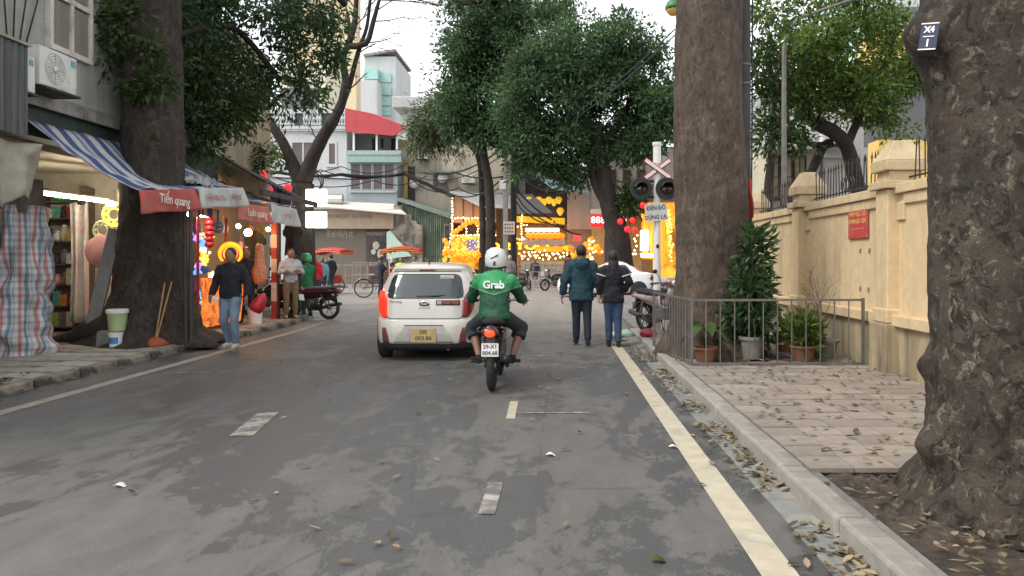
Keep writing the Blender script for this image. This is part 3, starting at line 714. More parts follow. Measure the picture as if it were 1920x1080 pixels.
def window(t, x0, x1, y, z0, z1, mat=None, frame=None, nx=2, nz=1, fw=.07, name='window', sill=True):
    """window recessed in a wall facing the street (-Y) at depth y: frame proud, panes, sill"""
    mat = mat or GLASS; frame = frame or WHITE
    w = MB(); 
    for a, b, c, d in ((x0, x0+fw, z0, z1), (x1-fw, x1, z0, z1), (x0+fw, x1-fw, z0, z0+fw), (x0+fw, x1-fw, z1-fw, z1)): w.bb(a, b, y-.05, y+.05, c, d)
    for i in range(1, nx): xx = x0+(x1-x0)*i/nx; w.bb(xx-fw*.35, xx+fw*.35, y-.03, y+.04, z0+fw, z1-fw)
    for i in range(1, nz): z_ = z0+(z1-z0)*i/nz; w.bb(x0+fw, x1-fw, y-.028, y+.038, z_-fw*.3, z_+fw*.3)
    o = w.obj(name, frame, t, world=True)
    for i in range(nx):
        for k in range(nz):
            MB().bb(x0+fw*.9+(x1-x0-1.8*fw)*i/nx, x0+fw*.9+(x1-x0-1.8*fw)*(i+1)/nx, y-.012, y+.03, z0+fw*.9+(z1-z0-1.8*fw)*k/nz, z0+fw*.9+(z1-z0-1.8*fw)*(k+1)/nz).obj('pane', mat, o, world=True)
    if sill: MB().bb(x0-.06, x1+.06, y-.14, y, z0-.09, z0-.002).obj('sill', frame, o, world=True)
    return o
GLASS = M('window_dark', (.05, .052, .055), .15, var=.3, scale=.8, coat=.5)
GLASS_B = M('window_brown', (.085, .062, .058), .4, var=.25, scale=1.5)
WHITE_W = plaster('white_wall', (.5, .515, .52), (.36, .37, .37), (.5, .78), .5)
CREAM_W = plaster('cream_wall', (.72, .66, .5), (.52, .48, .37), (.55, .8), .6)
YEL_W = plaster('yellow_wall', (.7, .5, .17), (.5, .36, .14), (.55, .8), .6)
BY = 27.
t = thing('garden_house', 'white two storey house with flat eave seen through the garden trees', 'building', (PX(1530, BY), BY, 0))
bx = lambda a, b, c, d, y0, y1: MB().bb(PX(a, BY), PX(b, BY), y0, y1, PZ(d, BY), PZ(c, BY))
bx(1400, 1660, 180, 480, BY, BY+8).obj('wall', WHITE_W, t, world=True)
bx(1398, 1432, 282, 470, BY-.5, BY-.01).obj('wall', CREAM_W, t, world=True)
bx(1425, 1532, 281, 287, BY-1., BY-.02).obj('canopy', CONC, t, world=True)
for a in (1437, 1462, 1487): window(t, PX(a, BY), PX(a+24, BY), BY-.02, PZ(372, BY), PZ(292, BY), M('window_tan', (.2, .15, .075), .3, var=.3), IRON, 2, 2, .05)
bx(1543, 1602, 285, 297, BY-.12, BY-.01).obj('moulding', WHITE_W, t, world=True)
bx(1538, 1541, 190, 400, BY-.1, BY-.02).obj('drain_pipe', STEEL, t, world=True)
def ac_unit(label, loc, rz, sc_=1., group=None):
    t = thing('air_conditioner', label, 'air conditioner', loc, rz, group)
    W2 = M('ac_white', (.62, .62, .58), .5, var=.06, col2=(.45, .44, .4), c2scale=2)
    MB().box((0, 0, .275*sc_), (.8*sc_, .3*sc_, .55*sc_)).obj('casing', W2, t, bevel=.02)
    m90 = Matrix.Rotation(R(90), 4, 'X'); c = Vector((-.09*sc_, -.152*sc_, .28*sc_))
    g = MB()
    for rr in (.06, .1, .14, .18, .215): g.torus(c, rr*sc_, .005*sc_, 24, 4, 'y')
    for k in range(8): a = k*math.pi/4; g.tube([c, c+Vector((.215*math.cos(a), 0, .215*math.sin(a)))*sc_], .004, 4)
    g.obj('fan_grille', M('grille_grey', (.35, .35, .33), .5), t)
    MB().lathe([(.22*sc_, 0), (.22*sc_, .004), (.001, .004)], n=28, m=m90).xf(Matrix.Translation(c+Vector((0, .012*sc_, 0)))).obj('fan_opening', M('fan_dark', (.12, .12, .115), .6), t)
    MB().lathe([(.05*sc_, 0), (.045*sc_, .012), (.001, .014)], n=14, m=m90).xf(Matrix.Translation(c)).obj('fan_hub', W2, t, smooth=True)
    MB().box((.3*sc_, -.152*sc_, .45*sc_), (.09*sc_, .006, .09*sc_)).obj('energy_label', M('label_cyan', (.1, .35, .45), .5), t)
    br = MB(); br.box((0, .03, -.03), (.75*sc_, .5*sc_, .03)); br.obj('bracket', IRON, t)
    return t
ac_unit('small air conditioner on the white garden house wall', (PX(1553, BY), BY-.35, PZ(274, BY)), 0, 1.)
BY2 = 23.
t = thing('garden_house', 'yellow house with a dark balcony opening above the spiked wall', 'building', (PX(1700, BY2), BY2, 0))
MB().bb(PX(1648, BY2), PX(1950, BY2), BY2, BY2+.8, 0, PZ(262, BY2)).obj('wall', YEL_W, t, world=True)
MB().bb(PX(1660, BY2), PX(1950, BY2), BY2+.82, BY2+1.6, PZ(262, BY2), PZ(110, BY2)).obj('wall', GLASS, t, world=True)
MB().bb(PX(1648, BY2), PX(1950, BY2), BY2, BY2+1.6, PZ(110, BY2)+.001, PZ(60, BY2)).obj('roof', YEL_W, t, world=True)
r_ = MB()
for z in (245, 251, 258): r_.bb(PX(1656, BY2), PX(1722, BY2), BY2+.1, BY2+.14, PZ(z, BY2)-.02, PZ(z, BY2)+.02)
for a in (1656, 1687, 1720): r_.bb(PX(a, BY2)-.02, PX(a, BY2)+.02, BY2+.09, BY2+.15, PZ(262, BY2), PZ(243, BY2))
r_.obj('balcony_rail', STEEL, t, world=True)
BY3 = 46.
t = thing('apartment_block', 'pale mint apartment block rising behind the garden trees', 'building', (PX(1660, BY3), BY3, 0))
MB().bb(PX(1625, BY3), PX(1760, BY3), BY3, BY3+8, 0, PZ(-60, BY3)).obj('wall', M('mint_wall', (.45, .66, .58), .8, var=.06), t, world=True)
for z in (25, 70, 115): MB().bb(PX(1620, BY3), PX(1765, BY3), BY3-1.2, BY3-.01, PZ(z, BY3), PZ(z-18, BY3)).obj('balcony', WHITE_W, t, world=True)

# trees in the garden
def tree_from(name, label, base, limbs, blobs, n, per, sig, L, Wd, lm, bark, shell=.4, droop=.3, seed=1, cat='tree', seg=9, tuft=None):
    t = thing(name, label, cat, base); B_ = Vector(base)
    tr = MB()
    for k, (pts, rads) in enumerate(limbs):
        pp = smoothpath([tuple(Vector(p)-B_) for p in pts], .25 if len(pts) > 2 else 9)
        rr = np.interp(np.linspace(0, 1, len(pp)), np.linspace(0, 1, len(rads)), rads)
        rr = [r*(1+.1*noise.noise(Vector(q)*4)) for r, q in zip(rr, pp)]
        if k == 0: MB().tube(pp, rr, seg+3).obj('trunk', bark, t, smooth=True)
        else: tr.tube(pp, rr, seg)
    if len(limbs) > 1: tr.obj('limb', bark, t, smooth=True)
    if blobs:
        bl_ = [(tuple(Vector(b[0])-B_),)+tuple(b[1:]) for b in blobs]
        if tuft: bl_ = tufts(bl_, tuft[0], tuft[1], seed)
        p_, d_ = clumps(bl_, n, per, sig, shell, droop, seed)
        leafmesh('crown', p_, d_, L, Wd, lm, t)
    return t
TY = 18.5
q = lambda px, py, dy=0: tuple(P(px, py, TY+dy))
tree_from('garden_tree', 'tree behind the wall with a dark arched trunk and yellow green leaves', (PX(1640, TY), TY, .1),
  [([(PX(1640, TY), TY, .1), q(1620, 400), q(1605, 340), q(1588, 275), q(1560, 245), q(1515, 220), q(1502, 160), q(1520, 80), q(1540, 0)], [.26, .22, .2, .19, .18, .17, .13, .1, .05]),
   ([q(1588, 272), q(1620, 200, .5), q(1660, 120, .8), q(1700, 60, 1)], [.12, .09, .06, .03]), ([q(1512, 200), q(1470, 130, -.5), q(1440, 60, -.6)], [.1, .07, .03])],
  [(q(1480, 90, -.5), (.95, .9, 1.3)), (q(1560, 60), (1.2, 1.1, 1.2)), (q(1640, 110, .6), (1.1, 1, 1.25)), (q(1690, 190, .8), (.65, .7, .75)), (q(1600, 170), (1., .9, .8)), (q(1540, 150, .6), (.9, .8, .9)), (q(1450, 190), (.6, .6, .8)), (q(1530, 20, -3.2), (.9, .4, .35)), (q(1500, 60, -3.), (.5, .3, .3))],
  680, 26, .14, .16, .03, LEAF_Y, BARK_DARK, .35, .4, 11, tuft=(150, .42))
tree_from('garden_tree', 'slim dark tree behind the wall beside the steel lamp post', (PX(1440, 17.3), 17.3, .1),
  [([(PX(1440, 17.3), 17.3, .1), tuple(P(1440, 380, 17.3)), tuple(P(1446, 300, 17.3)), tuple(P(1452, 200, 17.3)), tuple(P(1445, 120, 17.3))], [.14, .12, .11, .08, .03])],
  [(tuple(P(1440, 255, 17.3)), (.42, .5, .4)), (tuple(P(1470, 240, 17.3)), (.5, .5, .4)), (tuple(P(1435, 130, 17.3)), (.6, .6, 1.)), (tuple(P(1490, 265, 17.5)), (.35, .4, .3))], 110, 20, .13, .16, .034, LEAF_M, BARK_DARK, .3, .4, 12)
tree_from('garden_tree', 'leaning pollarded trunk behind the wall with a cut stub', (PX(1490, 19.5), 19.5, .1),
  [([(PX(1470, 19.5), 19.5, .1), tuple(P(1490, 360, 19.5)), tuple(P(1520, 325, 19.5)), tuple(P(1542, 276, 19.5)), tuple(P(1560, 268, 19.5))], [.16, .15, .15, .13, .12]), ([tuple(P(1540, 272, 19.5)), tuple(P(1515, 268, 19.5)), tuple(P(1505, 240, 19.5))], [.09, .07, .03])],
  None, 0, 0, 0, 0, 0, None, BARK_DARK)
p_, d_ = clumps([((0, 0, .5), (1.2, .4, .45))], 60, 14, .1, .3, .1, 15)
o = leafmesh('shrub', p_, d_, .13, .03, leafmat('leaf_plum', (.05, .015, .025), (.16, .04, .06), .3)); o.location = (PX(1585, 17), 17, 1.95); tag(o, 'plum coloured shrub behind the wall spikes', 'shrub')
MB().lathe([(.25, 0), (.3, .4), (.001, .4)], n=10).xf(Matrix.Translation((0, 0, -1.9))).obj('planter', CONC, o) if False else None
# ------------------------------------------------------------------ left side: shop house, awnings, stall goods
GREY_W = plaster('grey_plaster', (.37, .375, .34), (.235, .235, .21), (.46, .68), .8)
TAN_W = plaster('tan_plaster', (.36, .29, .2), (.22, .18, .13), (.45, .65), .9)
DKGREEN = M('dark_green_fascia', (.03, .045, .04), .7, var=.3)
LX = -7.5
h = thing('shop_house', 'grey plastered shop house with shuttered window above the souvenir stall', 'building', (-8.2, 11, 0))
MB().bb(LX-4, LX, 4, 16.8, 3.82, 10).obj('wall', GREY_W, h, world=True)
MB().bb(LX-.001, LX+.05, 4, 14.6, 3.72, 3.93).obj('ledge', M('ledge_grey', (.27, .26, .23), .85, var=.25, col2=(.12, .11, .1)), h, world=True, bevel=.01)
MB().bb(LX-.55, LX-.08, 4, 16.8, 3.3, 3.818).obj('fascia', DKGREEN, h, world=True)
INW = M('shop_wall', (.5, .47, .38), .8, var=.15); DKW = M('dark_wall', (.12, .1, .088), .85, var=.3)
MB().bb(-11.3, -11.1, 4, 16.8, 0, 3.8).obj('back_wall', INW, h, world=True)
MB().bb(-11.1, -8.1, 14.75, 14.9, 0, 3.3).obj('partition', INW, h, world=True)
MB().bb(-11.1, -8.1, 10.4, 10.55, 0, 3.3).obj('partition', INW, h, world=True)
MB().bb(-11.1, -8.0, 4, 16.8, 3.2, 3.299).obj('ceiling', INW, h, world=True)
MB().bb(-8.25, -8.05, 4, 11.3, 0, 3.2).obj('front_wall', DKW, h, world=True)
MB().bb(-11.1, -8.1, 4, 16.8, .02, .12).obj('floor', CONC_D, h, world=True)
MB().bb(-8.3, -8.12, 14.9, 16.8, 0, 3.2).obj('front_wall', DKW, h, world=True)
for yy in (11.33, 14.3): MB().tube([(-8.12, yy, .1), (-8.12, yy, 3.2)], .04, 8).obj('door_post', STEEL, h, world=True)
MB().bb(-8.2, -8.1, 14.0, 14.16, .1, 3.2).obj('door_jamb', INW, h, world=True)
# shuttered window
SHUT = M('shutter_grey', (.27, .26, .235), .75, var=.15); PINKW = M('window_frame_pink', (.6, .54, .49), .7, var=.1, col2=(.4, .35, .31), c2scale=3)
w_ = MB()
for y0, y1, z0, z1 in ((10.98, 11.05, 4.62, 6.4), (11.92, 11.99, 4.62, 6.4), (11.05, 11.92, 4.62, 4.7), (11.05, 11.92, 6.33, 6.4), (11.45, 11.52, 4.7, 6.33), (11.05, 11.45, 5.42, 5.5), (11.52, 11.92, 5.42, 5.5)): w_.bb(LX+.002, LX+.09, y0, y1, z0, z1)
wo = w_.obj('window', PINKW, h, world=True)
lm_ = MB().box((0, 0, 0), (.012, .39, .05), ry=R(28)).mesh('louvre', SHUT)
for yc in (11.25, 11.72):
    MB().bb(LX+.003, LX+.012, yc-.2, yc+.2, 4.7, 6.33).obj('shutter_panel', SHUT, wo, world=True)
    z = 4.74
    while z < 6.3:
        if abs(z-5.46) > .07: put('louvre', lm_, wo, (LX+.045+8.2, yc-11, z))
        z += .052
ac_unit('white air conditioner unit under the shuttered window', (LX+.24, 10.72, 3.93), R(90), 1.)
ac_unit('air conditioner half hidden by the dark sheet metal box', (LX+.22, 9.92, 3.78), R(90), .9)
g = MB()
for a in range(4): g.tube([(LX+.02, 11.0-.1*a, 6.3), (LX+.05, 10.75-.22*a, 5.2), (LX+.03, 10.5-.1*a, 4.4)], .012, 5)
o = one('cable_bundle', g, CABLE, 'loose dark cables hanging down the grey house wall', 'cable', smooth=True)
# sheet metal box
t = thing('metal_box_sign', 'dark grey corrugated sheet metal box fixed high on the left wall', 'sign box', (-7.2, 8.5, 3.15))
SHEET = M('sheet_dark', (.085, .09, .093), .5, .35, var=.3, stretch=(1, 6, .3), col2=(.05, .05, .05))
MB().bb(-7.42, -7.06, 6.6, 9.98, 3.16, 4.34).obj('box', SHEET, t, world=True)
mb = MB(); mb.grid(lambda u, v: (-7.05+.012*math.sin(u*2*math.pi*28), 6.6+3.39*u, 3.15+1.2*v), 224, 1); mb.obj('corrugated_sheet', SHEET, t, world=True)
MB().bb(-7.46, -7.0, 6.6, 10.0, 4.345, 4.38).obj('top_flashing', M('flashing', (.3, .27, .24), .7), t, world=True)

def cloth(fn, nu, nv, mat, name, label, cat, th=.006, group=None):
    return one(name, MB().grid(fn, nu, nv), mat, label, cat, group, smooth=True, solid=th)
nz = lambda u, v, s, f: s*noise.noise(Vector((u*f, v*f, s*50)))
# canvas flap and striped plaid wrap
def canv(u, v):
    y = 9.2+1.25*u; z = 3.12-(.93+.08*math.sin(u*7)-.12*u)*v
    return (-7.18+.25*v*(1-u)+nz(u, v, .1, 4)+.05*math.sin(u*9+v*2), y-.18*v*u, z-.1*math.sin(u*3.1)*(1-v)*.5)
cloth(canv, 26, 20, M('canvas', (.34, .31, .25), .85, var=.12, bump=.3, bscale=14, col2=(.25, .225, .18)), 'canvas_flap', 'beige canvas flap hanging below the sheet metal box', 'tarpaulin')
def blu(u, v): return (-7.3+nz(u, v, .05, 5), 8.6+.95*u, 3.1-.5*v-.1*u)
cloth(blu, 14, 8, stripemat('awning_blue2', [(1, (.07, .13, .3)), (1, (.45, .47, .45)), (.5, (.1, .18, .38))], .3, 2), 'awning_cloth', 'blue and white striped scrap of awning at the left edge', 'awning')
def plaid():
    m, nt, b = newmat('plaid'); tc = nt.nodes.new('ShaderNodeTexCoord')
    sep = nt.nodes.new('ShaderNodeSeparateXYZ'); nt.links.new(tc.outputs['UV'], sep.inputs[0])
    outs = []
    for k, (ax, per, stops) in enumerate(((0, 1/5., [(0, (.62, .6, .58)), (.22, (.5, .24, .23)), (.42, (.62, .6, .58)), (.6, (.2, .29, .38)), (.8, (.62, .6, .58)), (.88, (.4, .46, .5))]), (1, 1/11., [(0, (1, 1, 1)), (.3, (.78, .7, .7)), (.5, (1, 1, 1)), (.75, (.72, .8, .88))]))):
        f = nd(nt, 'ShaderNodeMath', operation='MULTIPLY'); nt.links.new(sep.outputs[ax], f.inputs[0]); f.inputs[1].default_value = 1/per
        fr = nd(nt, 'ShaderNodeMath', operation='FRACT'); nt.links.new(f.outputs[0], fr.inputs[0])
        r = nt.nodes.new('ShaderNodeValToRGB'); r.color_ramp.interpolation = 'CONSTANT'; nt.links.new(fr.outputs[0], r.inputs[0])
        while len(r.color_ramp.elements) < len(stops): r.color_ramp.elements.new(.5)
        for e, (p, c) in zip(r.color_ramp.elements, stops): e.position = p; e.color = c4(c)
        outs.append(r.outputs[0])
    c = mixc(nt, 1., outs[0], outs[1], 'MULTIPLY')
    v = coords(nt); c = mixc(nt, 1., c, ramp(nt, noise_n(nt, v, 4, 5), [(.3, .7), (.65, 1.)]), 'MULTIPLY')
    nt.links.new(c, b.inputs['Base Color']); b.inputs['Roughness'].default_value = .6
    bump_n(nt, b, noise_n(nt, v, 11, 4), .5, .03)
    return m
mb = MB()
def wrap(u, v):
    a = 2*math.pi*u; r = .37*(1+.1*math.sin(5*a+v*9)+.07*math.sin(9*a-v*14)+.05*math.sin(v*25+a*2))*(1.12-.22*v)+nz(math.cos(a)+2, v*3, .05, 3)+.04*math.sin(v*40+3*a)*(1-v)
    return (r*math.cos(a), r*math.sin(a)*1.1, 2.2*v)
mb.grid(wrap, 72, 60); me = mb.mesh('plaid_tarpaulin', plaid(), True)
uv = me.uv_layers.new(name='UV'); nu = 72
for poly in me.polygons:
    for li, vi in zip(poly.loop_indices, poly.vertices):
        i, j = vi % (nu+1), vi//(nu+1); uv.data[li].uv = (i/nu*2.4, j/60)
o = put('plaid_tarpaulin', me, None, (-8.0, 11.15, .1)); tag(o, 'red white and blue plaid tarpaulin wrapped round goods by the shop', 'tarpaulin')
MB().tube([(0, 0, 2.1), (0, 0, 2.6)], [.33, .3], 14).obj('dark_cover', DKW, o)

# awnings over the pavement
AW1 = stripemat('awning_stripes', [(1, (.56, .57, .56)), (1.05, (.07, .1, .24)), (.8, (.58, .58, .56)), (.4, (.16, .2, .36)), (.5, (.5, .5, .5)), (.9, (.09, .12, .27))], .86, 1, .6)
def aw(u, v):          # u along the street, v from the wall down to the valance
    y = 10.6+4.3*u+.45*v*(1-u); x = -7.52+1.3*v; z = 3.5-.97*v+.42*u*v-.22*math.sin(v*3.1)*(.4+.6*math.sin(u*3.1))+nz(u*2, v*2, .05, 3)+.025*math.sin(u*40+v*3)*v
    return (x, y, z)
cloth(aw, 70, 18, AW1, 'awning', 'blue and white striped awning sloping past the big left tree', 'awning')
def valance(y0, y1, x, z0, z1, mat, name, label, txt=None, tm=None, size=.2, sxx=1., dz=0.):
    base = Vector((x, (y0+y1)/2, z0)); t = thing(name, label, 'banner', base)
    mb = MB(); mb.grid(lambda u, v: (x+.03*math.sin(u*8+v*2)+.03*math.sin(u*21)*(1-v)+.06*(1-v), y0+(y1-y0)*u, z0+(z1-z0)*v+dz*u+.015*math.sin(u*6)*(1-v)), 40, 8)
    mb.obj('sheet', mat, t, smooth=True, world=True, solid=.004)
    for k_, w_ in enumerate((txt or '').split('|')):
        if w_: text(w_, size, tm, t, (.11, (k_-(txt.count('|'))/2)*(y1-y0)*.42, (z1-z0)*.5+dz*(.5+(k_-txt.count('|')/2)*.42)), (R(90), 0, R(90)), sx=sxx, bold=.002, ext=.002)
    return t
BRED = M('banner_red', (.43, .075, .06), .7, var=.2, scale=3, bump=.2, col2=(.33, .09, .075), c2scale=2.5)
BWHT = M('banner_white', (.5, .51, .48), .75, var=.12, scale=3, bump=.3, col2=(.38, .38, .36), c2scale=2.5)
PALE = M('letter_pale', (.72, .66, .58), .7); PINKT = M('letter_pink', (.42, .2, .2), .7, var=.2)
valance(11.08, 12.9, -6.2, 2.17, 2.53, BRED, 'valance_banner', 'red awning valance with pale lettering in front of the trunk', 'Tiến quang', PALE, .21, 1., .2)
valance(12.92, 14.9, -6.2, 2.38, 2.74, BWHT, 'valance_banner', 'creased white valance with faint pink writing next to the red one', 'BÁNBUÔN|BÁNLẺ', PINKT, .13, 1.1, .2)
valance(14.75, 16.5, -6.32, 2.27, 2.64, M('banner_salmon', (.5, .15, .12), .7, var=.2, scale=3, bump=.2), 'valance_banner', 'faded red second valance with blurred pale lettering', 'Luân quang', PALE, .22, 1., .02)
valance(16.53, 18.3, -6.32, 2.31, 2.74, BWHT, 'valance_banner', 'white end valance with small red print above the striped post', 'DECAL', PINKT, .12, 1.)
cloth(lambda u, v: (-6.62+.04*math.sin(u*9), 13.6+1.1*u, 2.52-.26*v+.1*math.sin(u*3.1)*v-.05*u), 16, 6, stripemat('purple_stripes', [(1, (.5, .26, .14)), (1, (.05, .035, .13))], .26, 1), 'awning_cloth', 'orange and purple striped cloth strip under the white valance', 'awning')
AW2 = M('tarp_mixed', (.42, .33, .31), .7, var=.2, scale=2, bump=.3, col2=(.15, .25, .42), c2scale=.9, c2=(.5, .58))
cloth(lambda u, v: (-7.8+1.45*v, 14.95+3.4*u, 3.3-.6*v+.12*u*v-.1*math.sin(v*3.1)+nz(u*2, v*2, .08, 3)), 40, 12, AW2, 'awning', 'patched red and blue tarpaulin roof over the second stall', 'awning')
LUMP = M('tarp_lump', (.26, .28, .31), .8, var=.4, scale=4, bump=.5, col2=(.4, .38, .34), c2scale=2)
cloth(lambda u, v: (-6.95+.62*v, 13.1+1.7*u, 2.95-.1*v+.16*math.sin(u*3.1)*math.sin(v*3.1)+nz(u*4, v*3, .16, 3)+.02*math.sin(u*40)), 40, 16, LUMP, 'folded_tarpaulin', 'crumpled grey tarpaulin piled on the awning beside the trunk', 'tarpaulin')

# neighbouring roofs and walls
t = thing('neighbour_house', 'tan plastered house wall with drain pipes behind the left tree', 'building', (-8.6, 18, 0))
MB().bb(-12, -8.0, 16.82, 21., 0, 7.2).obj('wall', TAN_W, t, world=True)
for yy in (17.2, 17.7): MB().tube([(-7.95, yy, 3), (-7.95, yy, 7.2)], .05, 8).obj('drain_pipe', M('pipe_pale', (.5, .47, .41), .6), t, world=True)
ROOFB = M('roof_brown', (.06, .045, .042), .7, var=.3, stretch=(1, 5, 1))
t = thing('lean_to_roof', 'dark brown sheet metal lean-to roof beyond the awnings', 'roof', (-7.4, 18.8, 2.9))
mb = MB(); mb.grid(lambda u, v: (-7.95+1.35*v, 16.9+3.9*u, 4.05-.75*v-.35*u+.02*math.sin(u*90)), 120, 2); mb.obj('sheet', ROOFB, t, world=True, solid=.02)
MB().bb(-6.68, -6.6, 16.9, 20.8, 2.98, 3.1).obj('fascia', M('fascia_brown', (.07, .055, .05), .7, var=.2), t, world=True)
MB().tube([(-7.6, 20.6, .1), (-7.6, 20.6, 3.5)], .05, 8).obj('post', IRON, t, world=True)
t = thing('round_sign', 'dark blue half round sign with red rosettes beyond the lean-to', 'sign', (PX(521, 22), 22, 0))
m90 = Matrix.Rotation(R(90), 4, 'X')
MB().lathe([(.42, 0), (.42, .04), (.001, .04)], n=28, m=m90).xf(Matrix.Translation((0, 0, PZ(374, 22)))).obj('disc', M('navy', (.02, .04, .12), .5), t)
MB().tube([(0, .05, .0), (0, .05, PZ(374, 22))], .04, 8).obj('post', IRON, t)
for px, py in ((505, 357), (540, 353)): MB().ell((PX(px, 22)-PX(521, 22), -.05, PZ(py, 22)), (.14, .08, .13)).obj('rosette', glow('rosette_red', (.8, .03, .04), .35, (.5, .02, .03)), t, smooth=True)
mb = MB().ell((PX(490, 20.5), 20.5, PZ(328, 20.5)), .15); one('red_lantern', mb, MATS['rosette_red'], 'single round red lantern above the brown lean-to roof', 'lantern', smooth=True)

# goods in the souvenir shop: shelves facing the street end, each item its own thing
SHX0, SHX1, SHY = -9.95, -9.1, 14.35
t = thing('shop_shelf', 'tall shelf unit packed with souvenirs inside the lit shop', 'shelf', (-9.4, 14.5, .12))
SHW = M('shelf_wood', (.1, .08, .065), .7)
zs = [.22, .62, 1.02, 1.42, 1.86, 2.3, 2.62]
for z in zs: MB().bb(SHX0, SHX1, SHY-.05, SHY+.38, z-.025, z).obj('shelf_board', SHW, t, world=True)
for x in (SHX0-.03, SHX1+.0): MB().bb(x, x+.03, SHY-.05, SHY+.38, .12, 2.9).obj('side_panel', SHW, t, world=True)
pal = [('orange', (.6, .2, .05)), ('dark red', (.3, .03, .04)), ('teal green', (.08, .33, .24)), ('cream', (.6, .53, .4)), ('pink', (.55, .3, .3)), ('brown', (.2, .1, .05)), ('black', (.03, .03, .03)), ('gold', (.55, .36, .1)), ('white', (.65, .64, .6)), ('violet', (.16, .12, .22)), ('navy', (.04, .06, .14)), ('lime', (.3, .42, .1))]
ords = ['lowest', 'second', 'third', 'fourth', 'fifth', 'sixth', 'top']; g = random.Random(11)
shapes = ['gift_box', 'cloth_pouch', 'doll', 'lidded_jar', 'gift_bag']
for si, z in enumerate(zs[:-1]):
    cols = g.sample(pal, 6)
    for k in range(6):
        x = SHX0+.085+k*.135; cn, cc = cols[k]; kd = g.choice(shapes); hh = g.uniform(.17, .29); mt = M('goods_'+cn.replace(' ', '_'), cc, .55, var=.3, scale=14); mb = MB()
        if kd == 'gift_box': mb.box((0, 0, hh/2), (.15, .14, hh), rz=g.uniform(-.2, .2))
        elif kd == 'cloth_pouch': mb.lathe([(.05, 0), (.085, .05), (.09, hh*.5), (.03, hh*.72), (.028, hh*.78), (.06, hh)], n=12)
        elif kd == 'doll': mb.lathe([(.08, 0), (.085, .04), (.05, hh*.55), (.03, hh*.6), (.055, hh*.75), (.05, hh*.9), (.01, hh)], n=12)
        elif kd == 'lidded_jar': mb.lathe([(.06, 0), (.085, hh*.2), (.085, hh*.6), (.05, hh*.75), (.06, hh*.78), (.06, hh*.88), (.001, hh)], n=14)
        else: mb.box((0, 0, hh*.45), (.16, .09, hh*.9), top=1.1); mb.torus((0, 0, hh*.9), .04, .005, 12, 4, 'y')
        mb.xf(Matrix.Diagonal((.8, .9, 1.15, 1))); mb.xf(Matrix.Translation((x, SHY+.06, z+.001)))
        pos = ['at the left end', 'second from the left', 'third from the left', 'third from the right', 'second from the right', 'at the right end'][k]
        one(kd, mb, mt, f'{cn} {kd.replace("_", " ")} {pos} of the {ords[si]} souvenir shelf', kd.split('_')[-1], 'souvenirs on the shop shelf', smooth=kd not in ('gift_box', 'gift_bag'))
mb = MB().box((0, 0, 0), (.36, .2, .12)).xf(Matrix.Translation((-9.5, 14.5, 2.7))); one('goods_box', mb, M('green_foil', (.05, .35, .16), .35), 'green foil wrapped box on top of the shelf unit', 'box', bevel=.02)
# tubes and hanging things
def tube_lamp(label, a, b):
    t = thing('tube_light', label, 'lamp', a); a, b = Vector(a), Vector(b)
    MB().tube([(0, 0, 0), b-a], .022, 8).obj('tube', glow('tube_glow', (1, .88, .7), 38.), t, smooth=True)
    MB().tube([(0, 0, .05), b-a+Vector((0, 0, .05))], .03, 4).obj('fitting', WHITE, t)
    return t
tube_lamp('lit fluorescent tube over the souvenir shelves', (PX(95, 12.9), 12.6, PZ(365, 12.9)), (PX(178, 13.2), 13.6, PZ(376, 13.2)))
tube_lamp('lit fluorescent tube under the awning right of the trunk', (PX(345, 13.9), 13.6, PZ(403, 13.9)), (PX(385, 14.4), 14.5, PZ(404, 14.4)))
def curt(u, v): return (-9.06+.3*u+.03*math.sin(u*16+v*3), 13.95+.1*math.sin(u*11)+.1*u, 2.55-2.2*v+.03*math.sin(u*9))
cloth(curt, 24, 16, M('curtain_white', (.6, .57, .52), .8, var=.15, bump=.3, col2=(.5, .38, .37), c2scale=2), 'plastic_curtain', 'pale translucent curtain hanging at the souvenir shop door', 'curtain')
m90y = Matrix.Rotation(R(90), 4, 'Y')
def at(px, py, Y): return tuple(P(px, py, Y))
def toy_wheel(label, px, py, Y, r, mat):
    t = thing('wheel_lantern', label, 'lantern', at(px, py, Y)); mb = MB()
    mb.torus((0, 0, 0), r, r*.13, 24, 6, 'y'); mb.torus((0, 0, 0), r*.55, r*.09, 20, 6, 'y'); mb.obj('ring', mat, t, smooth=True)
    for k in range(8): a = k*math.pi/4; MB().ell((r*.78*math.cos(a), 0, r*.78*math.sin(a)), r*.17, 8, 6).obj('petal', mat, t, smooth=True)
    MB().tube([(0, 0, r), (0, 0, r+.25)], .004, 4).obj('string', CABLE, t)
GOLDG = glow('gold_glow', (1, .62, .08), .9, (.7, .45, .05)); OR_G = glow('orange_glow', (1, .3, .02), 2.6, (.8, .25, .03))
t = thing('bulb_lamp', 'warm bulb lamp glowing at the souvenir shop door', 'lamp', at(208, 382, 13.2))
MB().ell((0, 0, 0), (.1, .06, .05), 10, 8).obj('bulb', glow('bulb_door', (1, .7, .35), 9.), t, smooth=True)
toy_wheel('gold star wheel lantern hanging left of the big trunk', 214, 402, 13.4, .2, GOLDG)
toy_wheel('pale green round lantern hanging beside the shop door', 193, 432, 13.5, .17, M('pale_green', (.5, .55, .35), .5))
mb = MB().lathe([(.27, -.06), (.29, -.05), (.29, .05), (.27, .06), (.001, .06)], n=26, m=m90).xf(Matrix.Translation(at(192, 472, 13.5))); one('toy_drum', mb, M('drum_pink', (.55, .27, .26), .6, var=.15), 'round pink paper drum hanging at the shop door', 'drum', smooth=True, auto=40)
mb = MB()
for k in range(9): mb.ell((.05*math.sin(k*2.1), .04*math.cos(k*1.7), -.12*k), (.09, .07, .075), 8, 6)
